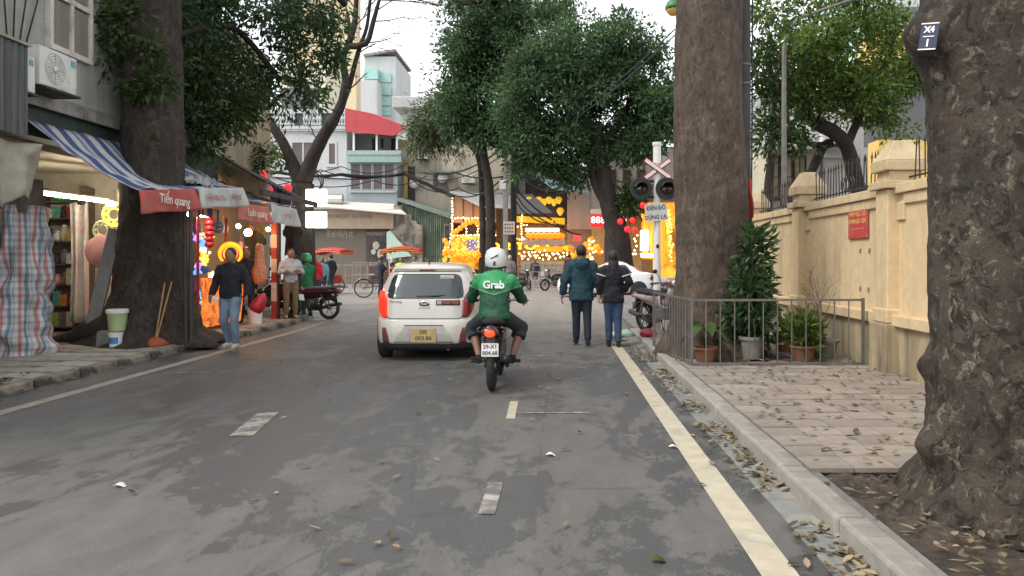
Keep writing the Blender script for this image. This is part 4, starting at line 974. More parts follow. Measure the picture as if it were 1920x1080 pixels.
mb.xf(Matrix.Translation(at(222, 455, 13.6))); one('lantern_garland', mb, glow('orange_red_glow', (1, .2, .03), 1.2, (.7, .15, .03)), 'orange red paper garland glowing beside the trunk', 'garland', smooth=True)
# leaning board, buckets, broom at the tree foot
t = MB(); a, b = Vector(at(168, 606, 12.3)), Vector(at(222, 432, 12.75)); d = b-a; a.z = max(a.z, .14)
t.box((a+b)/2, (.22, .05, (b-a).length), ry=math.atan2((b-a).x, (b-a).z), rx=-.18); one('leaning_board', t, M('board_grey', (.21, .215, .21), .6, var=.15), 'grey board leaning from the pavement against the big trunk', 'board', bevel=.005)
BKY = 12.05
t = thing('paint_bucket', 'pale green bucket with white lid standing on a concrete block', 'bucket', (PX(220, BKY), BKY, .36))
MB().lathe([(.125, 0), (.15, .3), (.001, .3)], n=22).obj('body', M('bucket_green', (.36, .45, .22), .5, var=.15), t, smooth=True, auto=40); MB().lathe([(.165, .28), (.168, .33), (.15, .345), (.001, .345)], n=22).obj('lid', WHITE, t, smooth=True, auto=40)
t = thing('paint_bucket', 'small white bucket with a blue label in front of the green one', 'bucket', (PX(234, BKY), BKY-.25, .12))
MB().lathe([(.085, 0), (.1, .2), (.106, .2), (.106, .225), (.001, .225)], n=20).obj('body', WHITE, t, smooth=True, auto=40); MB().grid(lambda u, v: (.097*math.sin((u-.45)*1.6), -.099*math.cos((u-.45)*1.6), .06+.1*v), 8, 1).obj('paper_label', M('label_blue', (.05, .2, .5), .5), t)
mb = MB().box((PX(212, BKY), BKY, .23), (.4, .32, .26), top=.92); one('concrete_block', mb, CONC_D, 'rough concrete block under the green bucket', 'block', bevel=.03)
t = thing('broom', 'orange bristle broom head with two bamboo handles leaning on the trunk', 'broom', (PX(292, 12.1), 12.1, .115))
MB().lathe([(.19, 0), (.2, .03), (.12, .09), (.03, .14), (.001, .14)], n=18).obj('head', M('broom_orange', (.42, .1, .04), .9, var=.3, scale=30, bump=.5), t, smooth=True)
BAM = M('bamboo', (.42, .24, .1), .6)
for p, q_ in (((0, 0, .12), (.0, .28, 1.0)), ((.02, 0, .12), (.13, .25, 1.02))): MB().tube([p, q_], .013, 6).obj('handle', BAM, t)
for k, px in enumerate((347, 357)):
    mb = MB().tube([at(px+2, 640, 12.35), at(px, 395, 12.6)], .035, 8)
    one('support_pole', mb, M('pole_black', (.035, .033, .03), .6, var=.3), ['dark awning pole nearest the trunk', 'second dark awning pole beside the first, right of the trunk'][k], 'pole')

# second stall: glowing toys, lanterns, hanging shirts
t = thing('stall_table', 'low stall table with an orange cloth and toys under the awning', 'table', (-7.2, 15.3, .1))
MB().bb(-7.7, -6.75, 14.7, 16., .5, .56).obj('top', SHW, t, world=True)
for x in (-7.6, -6.85):
    for y in (14.8, 15.9): MB().tube([(x, y, .1), (x, y, .5)], .025, 6).obj('leg', IRON, t, world=True)
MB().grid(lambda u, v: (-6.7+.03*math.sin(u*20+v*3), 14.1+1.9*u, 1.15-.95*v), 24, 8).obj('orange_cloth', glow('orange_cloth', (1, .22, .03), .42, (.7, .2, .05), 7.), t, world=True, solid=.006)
g = random.Random(5)
NTH = 'first second third fourth fifth sixth seventh eighth ninth tenth eleventh twelfth thirteenth last'.split()
gl = [('yellow', (1, .7, .1)), ('violet', (.5, .25, 1)), ('blue', (.1, .35, 1)), ('white', (1, .9, .8)), ('amber', (1, .4, .05))]
for k in range(14):
    cn, cc = gl[k % 5]; px, py = g.uniform(368, 400), 440+k*9.5+g.uniform(-4, 4)
    mb = MB(); c_ = Vector(at(px, py, 15.15)); [mb.ell(c_+Vector((g.gauss(0, .05), g.gauss(0, .03), g.gauss(0, .06))), g.uniform(.012, .036), 6, 5) for _ in range(16)]; mb.ell(c_, (.06, .035, .07), 8, 6)
    one('led_toy', mb, glow('led_'+cn, cc, .55), f'{cn} glowing toy lantern, {NTH[k]} from the top of the stall display', 'toy lantern', 'glowing toys at the stall', smooth=True, kind=None)
mb = MB()
for k in range(6): mb.ell((0, 0, -.105*k), (.085+.02*(k % 2), .085, .07), 10, 6)
mb.xf(Matrix.Translation(at(393, 408, 14.6))); one('lantern_garland', mb, M('garland_red', (.5, .02, .03), .5), 'string of dark red balls hanging from the striped cloth', 'garland', smooth=True)
mb = MB(); c = at(432, 478, 15.)
for rr, th_ in ((.2, .045), (.125, .022)):
    pts = [(c[0]+rr*1.08*math.sin(a), c[1], c[2]+.02+rr*math.cos(a)) for a in np.linspace(-2.35, 2.35, 24)]; mb.tube(pts, [th_*(.45+.55*math.sin((i+.5)/24*3.14)) for i in range(24)], 8)
mb.box((c[0], c[1], c[2]+.2), (.2, .05, .05))
one('ring_lantern', mb, glow('orange_neon', (1, .2, .005), 1.3, (.8, .25, .03)), 'glowing orange horseshoe shaped lantern behind the walking man', 'lantern', smooth=True)
t = thing('bulb_lamp', 'warm lit bulb hanging over the second stall', 'lamp', at(465, 436, 17.))
MB().ell((0, 0, 0), .085, 10, 8).obj('bulb', glow('bulb_warm', (1, .55, .2), 40.), t, smooth=True); MB().tube([(0, 0, .07), (0, 0, .5)], .008, 5).obj('cord', CABLE, t)
mb = MB(); c = at(487, 500, 16.2)
mb.lathe([(.03, .5), (.09, .45), (.1, .2), (.11, .05), (.17, -.1), (.13, -.3), (.1, -.38), (.001, -.38)], n=14).xf(Matrix.Translation(c)); one('bagged_toy', mb, M('salmon_plastic', (.6, .24, .12), .4, var=.45, scale=22, bump=.4), 'salmon coloured toy in a clear bag hanging by the striped post', 'toy', smooth=True)
def shirt(label, px, py, Y):
    t = thing('hanging_shirt', label, 'shirt', at(px, py, Y)); mb = MB()
    mb.grid(lambda u, v: ((u-.5)*(.5 if v < .35 else .36)*(1 if v > .08 else .8), .04*math.sin(u*7)+.03*math.sin(v*5), -.75*v+.1*math.sin(math.pi*u)), 16, 14); mb.obj('cloth', M('shirt_black', (.02, .02, .022), .85), t, smooth=True, solid=.03)
    MB().tube([(-.15, 0, .05), (0, 0, .14), (.15, 0, .05)], .006, 4).obj('hanger', STEEL, t)
shirt('black shirt hanging in front of the stall back', 478, 440, 17.6); shirt('black shirt hanging left of the bare tree under the tarpaulin', 548, 425, 19.)
MB_ = MB().lathe([(.14, 0), (.16, .35), (.001, .35)], n=16).xf(Matrix.Translation((PX(478, 16.3), 16.3, .1))); one('plastic_tub', MB_, WHITE, 'white plastic tub on the pavement behind the walking man', 'tub', smooth=True, auto=40)
STALLW = M('stall_back', (.24, .19, .15), .85, var=.4, scale=3)
mb = MB().bb(-8.3, -8.2, 16.82, 20.8, .1, 3.2); one('stall_partition', mb, STALLW, 'dark stall back wall hung with goods', 'partition')
g = random.Random(21); SC = 'red gold pink blue green orange violet white'.split(); CV = [(.55, .03, .03), (.65, .42, .06), (.6, .25, .3), (.08, .2, .5), (.08, .35, .12), (.7, .25, .04), (.25, .12, .4), (.65, .63, .6)]
ROWS = ['top', 'upper', 'middle', 'lower']
for r_ in range(4):
    for k in range(7):
        i = (r_*3+k*5+g.randrange(2)) % 8; Y = 15.4+k*.72; z = 2.2-.42*r_+g.uniform(-.06, .06); x = -7.55+g.uniform(-.25, .2); mb = MB()
        if (r_+k) % 3 == 0: mb.lathe([(.03, -.12), (.1, -.07), (.12, 0), (.1, .07), (.03, .12)], n=12)
        elif (r_+k) % 3 == 1: mb.lathe([(.001, -.2), (.09, -.16), (.1, .0), (.05, .1), (.07, .16), (.001, .2)], n=10)
        else: mb.torus((0, 0, 0), .1, .035, 18, 6, 'y'); mb.box((0, 0, 0), (.2, .03, .05))
        mb.tube([(0, 0, .1), (0, 0, .32)], .005, 4); mb.xf(Matrix.Translation((x, Y, z)))
        one('hanging_toy', mb, M('toy_'+SC[i], CV[i], .45, var=.25, scale=12), f'{SC[i]} toy, {NTH[k]} along the {ROWS[r_]} row hung at the stall back', 'toy', 'toys hung at the second stall', smooth=True)
for k, px in enumerate((447, 503)):
    t = thing('bulb_lamp', ['bare bulb over the stall left of the black shirt', 'bare bulb under the tarpaulin near the striped post'][k], 'lamp', at(px, 424+6*k, 16.5+1.2*k))
    MB().ell((0, 0, 0), .05, 10, 8).obj('bulb', MATS['bulb_warm'], t, smooth=True); MB().tube([(0, 0, .04), (0, 0, .4)], .008, 5).obj('cord', CABLE, t)
for k, (px, Y) in enumerate(((371, 13.9), (424, 15.2))):
    mb = MB().tube([(PX(px, Y), Y, .1), (PX(px, Y), Y, 2.35)], .03, 8); one('awning_post', mb, M('post_red', (.4, .04, .04), .5, var=.2), ['red awning post near the glowing toys', 'red awning post behind the walking man'][k], 'post')
# striped barrier post
t = thing('striped_post', 'red and white banded barrier post at the pavement edge', 'post', (PX(515, 17.7), 17.7, .1))
zz = [0, .42, .86, 1.1, 1.42, 1.68, 2.0, 2.3]; PKW = M('band_white', (.65, .5, .43), .6)
for k in range(7): MB().bb(-.065, .065, -.05, .05, zz[k], zz[k+1]-.001).obj('band', RED if k % 2 == 0 else PKW, t)
MB().bb(.075, .11, -.04, .04, 0, 2.25).obj('back_post', M('maroon', (.1, .02, .02), .6), t)

# big left tree with hanging foliage
LT = (-6.96, 12.9, .05)
t = thing('street_tree', 'huge dark tree with flaring roots growing through the striped awning', 'tree', LT)
trunkmesh([(0, 0, 0), (0, 0, .3), (.02, 0, 1.0), (.02, 0, 2.2), (.0, 0, 3.5), (-.03, .05, 5.3), (-.05, .2, 9)], [1.0, .74, .57, .5, .49, .47, .4], 80, 150, .03, 5, .4, 5, .5, 1.3, 0.).obj('trunk', BARK_LEFT, t, smooth=True)
mb = MB()
mb.tube(smoothpath([(-.2, -.3, .5), (-.75, -.35, .28), (-1.15, -.3, .12), (-1.6, -.2, .05)], .2), list(np.linspace(.3, .08, len(smoothpath([(-.2, -.3, .5), (-.75, -.35, .28), (-1.15, -.3, .12), (-1.6, -.2, .05)], .2)))), 12)
mb.tube([(.3, -.2, .4), (.62, .2, .12), (.75, .9, .05)], [.25, .16, .07], 10)
mb.obj('root', BARK_LEFT, t, smooth=True)
mb = MB()
mb.tube(smoothpath([(0, .1, 5.6), (.7, 1.2, 6.9), (1.6, 2.6, 7.6), (2.4, 3.4, 7.0)], .4), .07, 9); mb.tube(smoothpath([(0, .1, 5.2), (.2, 1.4, 5.9), (.4, 2.6, 6.2), (.9, 3.6, 5.4)], .4), .06, 9)
mb.tube([(0, .2, 8.5), (-1, 1, 10), (-1.6, 1.4, 11)], [.3, .2, .1], 9); mb.tube([(0, .2, 8.5), (1.2, -.5, 10), (2, -.8, 11)], [.3, .2, .1], 9)
mb.obj('limb', BARK_DARK, t, smooth=True)
bl = []
for px, py, Y, rx, rz_ in ((560, 60, 17, .85, .8), (480, 60, 16.5, 1.0, 1.), (400, 60, 16, .95, 1.), (590, 130, 17, .5, .55), (520, 160, 16.5, .8, .7), (440, 160, 16, .7, .8), (380, 200, 15.5, .5, .8), (400, 270, 15.5, .35, .5), (600, 20, 17, .6, .5), (360, 40, 15.5, .6, .9), (450, 240, 16.2, .4, .4), (545, 190, 16.8, .45, .4), (350, 90, 14.6, .4, .7), (390, 20, 15, .7, .6), (470, 0, 15.5, .9, .5), (560, -10, 16.5, .9, .5)):
    c = Vector(at(px, py, Y))-Vector(LT); bl.append((tuple(c), (rx, .8, rz_)))
p_, d_ = clumps(tufts(bl, 130, .34, 21), 520, 22, .12, .3, .55, 21); leafmesh('crown', p_, d_, .16, .027, LEAF_D, t)
bl2 = [(tuple(Vector(at(px, py, Y))-Vector(LT)), (rx, .4, rz_)) for px, py, Y, rx, rz_ in ((380, 235, 15.2, .4, .5), (440, 210, 15.4, .45, .45), (470, 300, 20, .5, .4), (370, 140, 15, .35, .6))]
p_, d_ = clumps(bl2, 110, 20, .13, .3, .6, 22); leafmesh('crown', p_, d_, .17, .027, LEAF_M, t)
bl3 = [(tuple(Vector(at(px, py, 12.35))-Vector(LT)), (rx, .15, rz_)) for px, py, rx, rz_ in ((215, 60, .3, .35), (270, 100, .28, .3), (295, 155, .28, .25), (255, 160, .2, .2), (220, 20, .35, .25), (280, 275, .12, .12), (200, 110, .14, .2))]
p_, d_ = clumps(bl3, 75, 15, .07, .2, .5, 23); leafmesh('epiphyte_leaves', p_, d_, .14, .026, LEAF_M, t)
p_, d_ = clumps([((-1.6, 1.4, 11.5), (2, 2, 1.2)), ((2, -.8, 11.6), (2, 2, 1.2))], 160, 16, .3, .4, .3, 24); leafmesh('crown', p_, d_, .2, .05, LEAF_D, t)
# ------------------------------------------------------------------ vehicles
class Shell:
    """car body as a stack of rounded plan outlines: rows (z, half width, rear y, front y)"""
    def __init__(s, lv, n=4.6): s.lv = np.array(lv, float); s.n = n
    def at(s, z): return [np.interp(z, s.lv[:, 0], s.lv[:, k]) for k in (1, 2, 3)]
    def pt(s, th, z, off=0.):
        hw, yr, yf = s.at(z); yc = (yr+yf)/2; hl = (yf-yr)/2; e = 2/s.n; sn, cs = math.sin(th), math.cos(th)
        x = hw*math.copysign(abs(sn)**e, sn); y = -hl*math.copysign(abs(cs)**e, cs)
        return Vector((x*(1+off/hw), yc+y*(1+off/hl), z))
    def tx(s, x, z):
        hw = s.at(z)[0]; return math.copysign(math.asin(min(1, abs(x)/hw)**(s.n/2)), x)
    def ty(s, y, z, sg):
        hw, yr, yf = s.at(z); yc = (yr+yf)/2; hl = (yf-yr)/2; c = (yc-y)/hl
        return sg*math.acos(math.copysign(min(1, abs(c))**(s.n/2), c))
    def th(s, v, z): return s.tx(v, z) if not isinstance(v, tuple) else s.ty(v[1], z, v[0])
    def body(s, name, mat, parent, N=72, sub=3):
        mb = MB(); zs = []
        for a, b in zip(s.lv[:-1, 0], s.lv[1:, 0]): zs += list(np.linspace(a, b, sub, endpoint=False))
        zs.append(s.lv[-1, 0]); vs = []
        for z in zs: vs += [s.pt(-math.pi+2*math.pi*i/N, z) for i in range(N)]
        fs = [(j*N+i, j*N+(i+1) % N, (j+1)*N+(i+1) % N, (j+1)*N+i) for j in range(len(zs)-1) for i in range(N)]
        hw, yr, yf = s.at(zs[-1]); yc = (yr+yf)/2; top = len(vs); last = (len(zs)-1)*N
        vs += [Vector((v.x*.5, yc+(v.y-yc)*.5, v.z+.012)) for v in vs[last:last+N]]
        fs += [(last+i, last+(i+1) % N, top+(i+1) % N, top+i) for i in range(N)] + [tuple(top+i for i in range(N)), tuple(range(N-1, -1, -1))]
        mb.add(vs, fs); return mb.obj(name, mat, parent, smooth=True, auto=40)
    def patch(s, name, mat, parent, rows, off=.004, nu=10, th=0.006, sub=4):
        zz = []; 
        R_ = np.array([r[0] for r in rows]); seq = np.linspace(R_[0], R_[-1], (len(rows)-1)*sub+1)
        mb = MB(); vs = []
        for z in seq:
            k = min(max(np.searchsorted(R_, z)-1, 0), len(rows)-2); u = (z-R_[k])/(R_[k+1]-R_[k])
            a = s.th(rows[k][1], z)*(1-u)+s.th(rows[k+1][1], z)*u; b = s.th(rows[k][2], z)*(1-u)+s.th(rows[k+1][2], z)*u
            vs += [s.pt(a+(b-a)*i/nu, z, off) for i in range(nu+1)]
        fs = [(j*(nu+1)+i, j*(nu+1)+i+1, (j+1)*(nu+1)+i+1, (j+1)*(nu+1)+i) for j in range(len(seq)-1) for i in range(nu)]
        mb.add(vs, fs); return mb.obj(name, mat, parent, smooth=True, solid=th)
CARW = M('car_white', (.7, .665, .59), .34, var=.05, scale=3, col2=(.52, .475, .39), c2scale=1.5, c2=(.55, .85), coat=.6)
CARW2 = M('car_white2', (.76, .76, .77), .3, var=.03, coat=.6)
CGLASS = M('car_glass', (.03, .04, .042), .06, var=.15, scale=2, coat=1.)
ALLOY = M('alloy', (.55, .55, .54), .35, .7, var=.1)
LAMP_R = M('tail_lamp_dark', (.22, .012, .018), .15, coat=1., var=.2)
LAMP_L = glow('tail_lamp_lit', (1, .02, .003), .34, (.8, .05, .02))
SEAM = M('seam', (.05, .05, .048), .7)
def wheel(t, c, r, wd, sg, rimmat=ALLOY, spokes=8):
    m = Matrix.Rotation(R(90), 4, 'Y')
    o = MB().lathe([(r*.62, -wd/2), (r*.92, -wd/2), (r, -wd/2+.03), (r, wd/2-.03), (r*.92, wd/2), (r*.62, wd/2)], n=30, m=m).xf(Matrix.Translation(c)).obj('wheel', RUBBER, t, smooth=True, auto=40)
    mb = MB(); x = sg*(wd/2-.015)
    mb.lathe([(r*.64, -.01), (r*.64, .012), (r*.58, .012), (r*.58, -.01)], n=28, m=m).xf(Matrix.Translation((x, 0, 0)))
    for k in range(spokes):
        a = 2*math.pi*k/spokes; mb.box((x, r*.34*math.cos(a), r*.34*math.sin(a)), (.02, r*.54, .055), rx=a)
    mb.lathe([(r*.15, -.01), (r*.15, .016), (.001, .018)], n=14, m=m).xf(Matrix.Translation((0, 0, 0)))
    mb.xf(Matrix.Translation(c)); mb.obj('rim', rimmat, o)
    MB().lathe([(r*.62, -.02), (r*.62, .02), (.001, .02)], n=20, m=m).xf(Matrix.Translation((c[0]+sg*(wd/2-.06), c[1], c[2]))).obj('brake_disc', BLACKM, o)
def arch(t, S, y, z, r, sg):
    rows = [(zz, (sg, y-rr), (sg, y+rr)) for zz, rr in [(.17, r)]+[(z+r*math.sin(a), r*math.cos(a)) for a in np.linspace(0, 1.45, 9)]]
    return S.patch('wheel_arch', BLACKM, t, rows, .003, 14)

# white hatchback ahead
HB = [(.15, .70, .16, 3.42), (.2, .755, .07, 3.5), (.3, .79, .015, 3.57), (.42, .798, .0, 3.59), (.54, .80, .005, 3.59), (.61, .8, .03, 3.57), (.63, .797, .06, 3.56), (.78, .79, .07, 3.5), (.88, .78, .085, 3.3), (.93, .772, .11, 3.0), (.98, .755, .14, 2.62), (1.1, .715, .205, 2.35), (1.24, .648, .29, 2.05), (1.33, .595, .35, 1.85), (1.365, .575, .33, 1.8), (1.4, .54, .38, 1.7), (1.43, .475, .55, 1.55), (1.448, .38, .75, 1.4)]
S = Shell(HB, 5.6); CX, CYr = PX(792, 11.0)+.02, 10.98
t = thing('hatchback_car', 'dirty white hatchback seen from behind with its left indicator lit', 'car', (CX, CYr, 0), R(0.6))
S.body('body', CARW, t)
S.patch('rear_window', CGLASS, t, [(.925, -.5, .5), (.945, -.555, .555), (1.0, -.565, .565), (1.2, -.52, .52), (1.26, -.49, .49), (1.285, -.43, .43)], .006)
S.patch('spoiler_gap', SEAM, t, [(1.315, -.5, .5), (1.325, -.5, .5)], .003)
S.patch('tailgate_seam', SEAM, t, [(.622, -.52, .52), (.632, -.53, .53)], .004)
for sg in (-1, 1):
    f = lambda rows: [(z, a*sg, (sg, y)) for z, a, y in rows] if sg > 0 else [(z, (sg, y), a*sg) for z, a, y in rows]
    l = S.patch('tail_lamp', LAMP_L if sg < 0 else LAMP_R, t, f([(.655, .545, .155), (.7, .55, .2), (.8, .555, .27), (.9, .55, .33), (.94, .57, .36), (1.03, .625, .4)]), .012, th=.02)
    S.patch('lamp_trim', SEAM, l, f([(.645, .535, .14), (.654, .535, .16)]), .01)
    S.patch('tailgate_seam', SEAM, t, [(.632, sg*.53-.004, sg*.53+.004), (.655, sg*.542-.004, sg*.542+.004)], .004)
    S.patch('reflector', M('reflector', (.2, .06, .06), .2, coat=.6), t, [(.27, sg*.56-.05, sg*.56+.05), (.4, sg*.575-.045, sg*.575+.045), (.5, sg*.59-.03, sg*.59+.03)], .006)
    S.patch('reflector_trim', SEAM, t, [(.25, sg*.56-.075, sg*.56+.075), (.27, sg*.56-.07, sg*.56+.07)], .008)
    S.patch('side_window', CGLASS, t, [(.985, (sg, .75), (sg, 1.45)), (1.15, (sg, .8), (sg, 1.45)), (1.3, (sg, .95), (sg, 1.42))], .005)
    S.patch('side_window', CGLASS, t, [(.985, (sg, 1.5), (sg, 2.4)), (1.15, (sg, 1.5), (sg, 2.15)), (1.3, (sg, 1.5), (sg, 1.85))], .005)
    S.patch('door_seam', SEAM, t, [(.3, (sg, 1.46), (sg, 1.475)), (.97, (sg, 1.47), (sg, 1.485))], .003, nu=2)
    S.patch('door_handle', CARW, t, [(.83, (sg, 1.2), (sg, 1.38)), (.865, (sg, 1.2), (sg, 1.38))], .03, nu=4)
    for y in (.62, 3.0):
        arch(t, S, y, .3, .335, sg); wheel(t, (sg*.675, y, .285), .285, .17, sg)
    MB().ell((sg*.86, 2.35, 1.0), (.09, .06, .07)).obj('mirror', CARW, t, smooth=True)
S.patch('lower_bumper', M('bumper_black', (.035, .035, .035), .6, var=.3), t, [(.155, (-1, .9), (1, .9)), (.2, (-1, .3), (1, .3)), (.245, (-1, .25), (1, .25)), (.262, -.66, .66)], .008, 24)
S.patch('plate_recess', M('recess_shade', (.5, .475, .42), .5, var=.2), t, [(.275, -.44, .44), (.3, -.43, .43), (.5, -.3, .3), (.53, -.27, .27)], .004)  # flat patch; shade of the plate recess put into a darker body colour
S.patch('recess_lip', SEAM, t, [(.53, -.29, .29), (.54, -.28, .28)], .008)
pl_ = MB().box((0, -.018, .385), (.37, .012, .2)).obj('number_plate', M('plate_yellow', (.55, .4, .17), .5, var=.15, col2=(.4, .3, .15)), t, bevel=.003)
PT = M('plate_text', (.12, .08, .04), .6)
text('29E', .075, PT, pl_, (0, -.026, .435), ext=.001, bold=.002); text('003.86', .085, PT, pl_, (0, -.026, .345), ext=.001, bold=.002, sx=1.05)
y_ = S.pt(0, .84).y
e = MB().lathe([(.068, 0), (.075, .01), (.06, .018), (.001, .02)], n=24, m=Matrix.Rotation(R(90), 4, 'X') @ Matrix.Diagonal((1, .62, 1, 1))).xf(Matrix.Translation((0, y_, .845))).obj('emblem', CHROME, t, smooth=True, auto=40)
MB().lathe([(.058, .0), (.058, .021), (.001, .022)], n=24, m=Matrix.Rotation(R(90), 4, 'X') @ Matrix.Diagonal((1, .56, 1, 1))).xf(Matrix.Translation((0, y_-.002, .845))).obj('emblem_field', SEAM, e)
text('KIA', .05, CHROME, e, (0, y_-.025, .845), ext=.001, bold=.001, sx=1.1)
MB().box((0, y_-.005, .795), (.16, .025, .025)).obj('tailgate_handle', CHROME, t, bevel=.005)
text('Morning', .05, SEAM, t, (-.43, y_-.008, .88), ext=.001, sx=1.1, name='badge')
stk = S.patch('sticker', M('sticker_dark', (.1, .02, .02), .5, var=.3), t, [(.825, .17, .52), (.9, .17, .52)], .005)
S.patch('sticker_logo', M('sticker_silver', (.4, .36, .33), .5), stk, [(.835, .18, .25), (.89, .18, .25)], .012)
text('TAXI 7VLB', .05, M('sticker_red', (.5, .12, .1), .5), stk, (.385, y_-.012, .862), ext=.004, sx=1., bold=.002)
wst = S.patch('window_sticker', M('sticker_white', (.6, .62, .6), .6), t, [(1.215, .2, .4), (1.26, .2, .4)], .014)
text('XE HỢP ĐỒNG', .028, SEAM, wst, (.3, S.pt(S.tx(.3, 1.24), 1.24, .02).y-.005, 1.237), (R(62), 0, 0), ext=.002)
MB().tube([(-.02, .1, .955), (.3, .13, .965), (.42, .155, .97)], .008, 5).xf(Matrix.Translation((-.1, -.02, 0))).obj('rear_wiper', BLACK, t)
MB().tube([(0, .55, 1.43), (0, .52, 1.5)], [.012, .005], 6).obj('antenna', BLACK, t)
MB().bb(-.6, .6, .35, 3.3, .12, .3).obj('underbody', BLACKM, t)
S.patch('high_brake_lamp', LAMP_R, t, [(1.335, -.12, .12), (1.35, -.12, .12)], .004)
MB().tube([(.35, .1, .17), (.35, .3, .17)], .025, 8).obj('exhaust_pipe', IRON, t)

# white sedan crossing
SD = [(.17, .7, .2, 3.85), (.25, .78, .06, 3.95), (.42, .82, .0, 4.0), (.6, .83, .02, 3.98), (.75, .82, .05, 3.9), (.86, .805, .08, 3.5), (.93, .79, .12, 3.1), (.985, .76, .3, 2.85), (1.0, .74, .55, 2.75), (1.1, .7, .75, 2.55), (1.25, .65, 1.0, 2.25), (1.36, .6, 1.2, 2.0), (1.42, .53, 1.35, 1.85), (1.44, .45, 1.5, 1.75)]
S2 = Shell(SD); SYd = 30.5
t = thing('sedan_car', 'clean white sedan crossing the junction behind the walking couple', 'car', (PX(1228, SYd), SYd, 0), R(90))
S2.body('body', CARW2, t)
for sg in (-1, 1):
    S2.patch('side_window', CGLASS, t, [(.97, (sg, 1.0), (sg, 1.75)), (1.1, (sg, 1.1), (sg, 1.75)), (1.3, (sg, 1.3), (sg, 1.75))], .006)
    S2.patch('side_window', CGLASS, t, [(.97, (sg, 1.8), (sg, 2.7)), (1.1, (sg, 1.8), (sg, 2.45)), (1.3, (sg, 1.8), (sg, 2.1))], .006)
    S2.patch('door_seam', SEAM, t, [(.3, (sg, 1.76), (sg, 1.78)), (.96, (sg, 1.78), (sg, 1.8))], .003, nu=2)
    for y_h in (1.25, 2.15): S2.patch('door_handle', CHROME, t, [(.82, (sg, y_h), (sg, y_h+.2)), (.85, (sg, y_h), (sg, y_h+.2))], .02, nu=3)
    S2.patch('tail_lamp', LAMP_R, t, [(.68, sg*.6, (sg, .28)) if sg > 0 else (.68, (sg, .28), sg*.6), (.84, sg*.6, (sg, .34)) if sg > 0 else (.84, (sg, .34), sg*.6)], .01)
    for y in (.75, 3.2): arch(t, S2, y, .31, .34, sg); wheel(t, (sg*.785, y, .3), .3, .16, sg)
    MB().ell((sg*.88, 2.5, 1.0), (.09, .06, .07)).obj('mirror', CARW2, t, smooth=True)
S2.patch('rear_window', CGLASS, t, [(1.03, -.55, .55), (1.3, -.48, .48)], .006)
MB().bb(-.62, .62, .4, 3.7, .12, .3).obj('underbody', BLACKM, t)

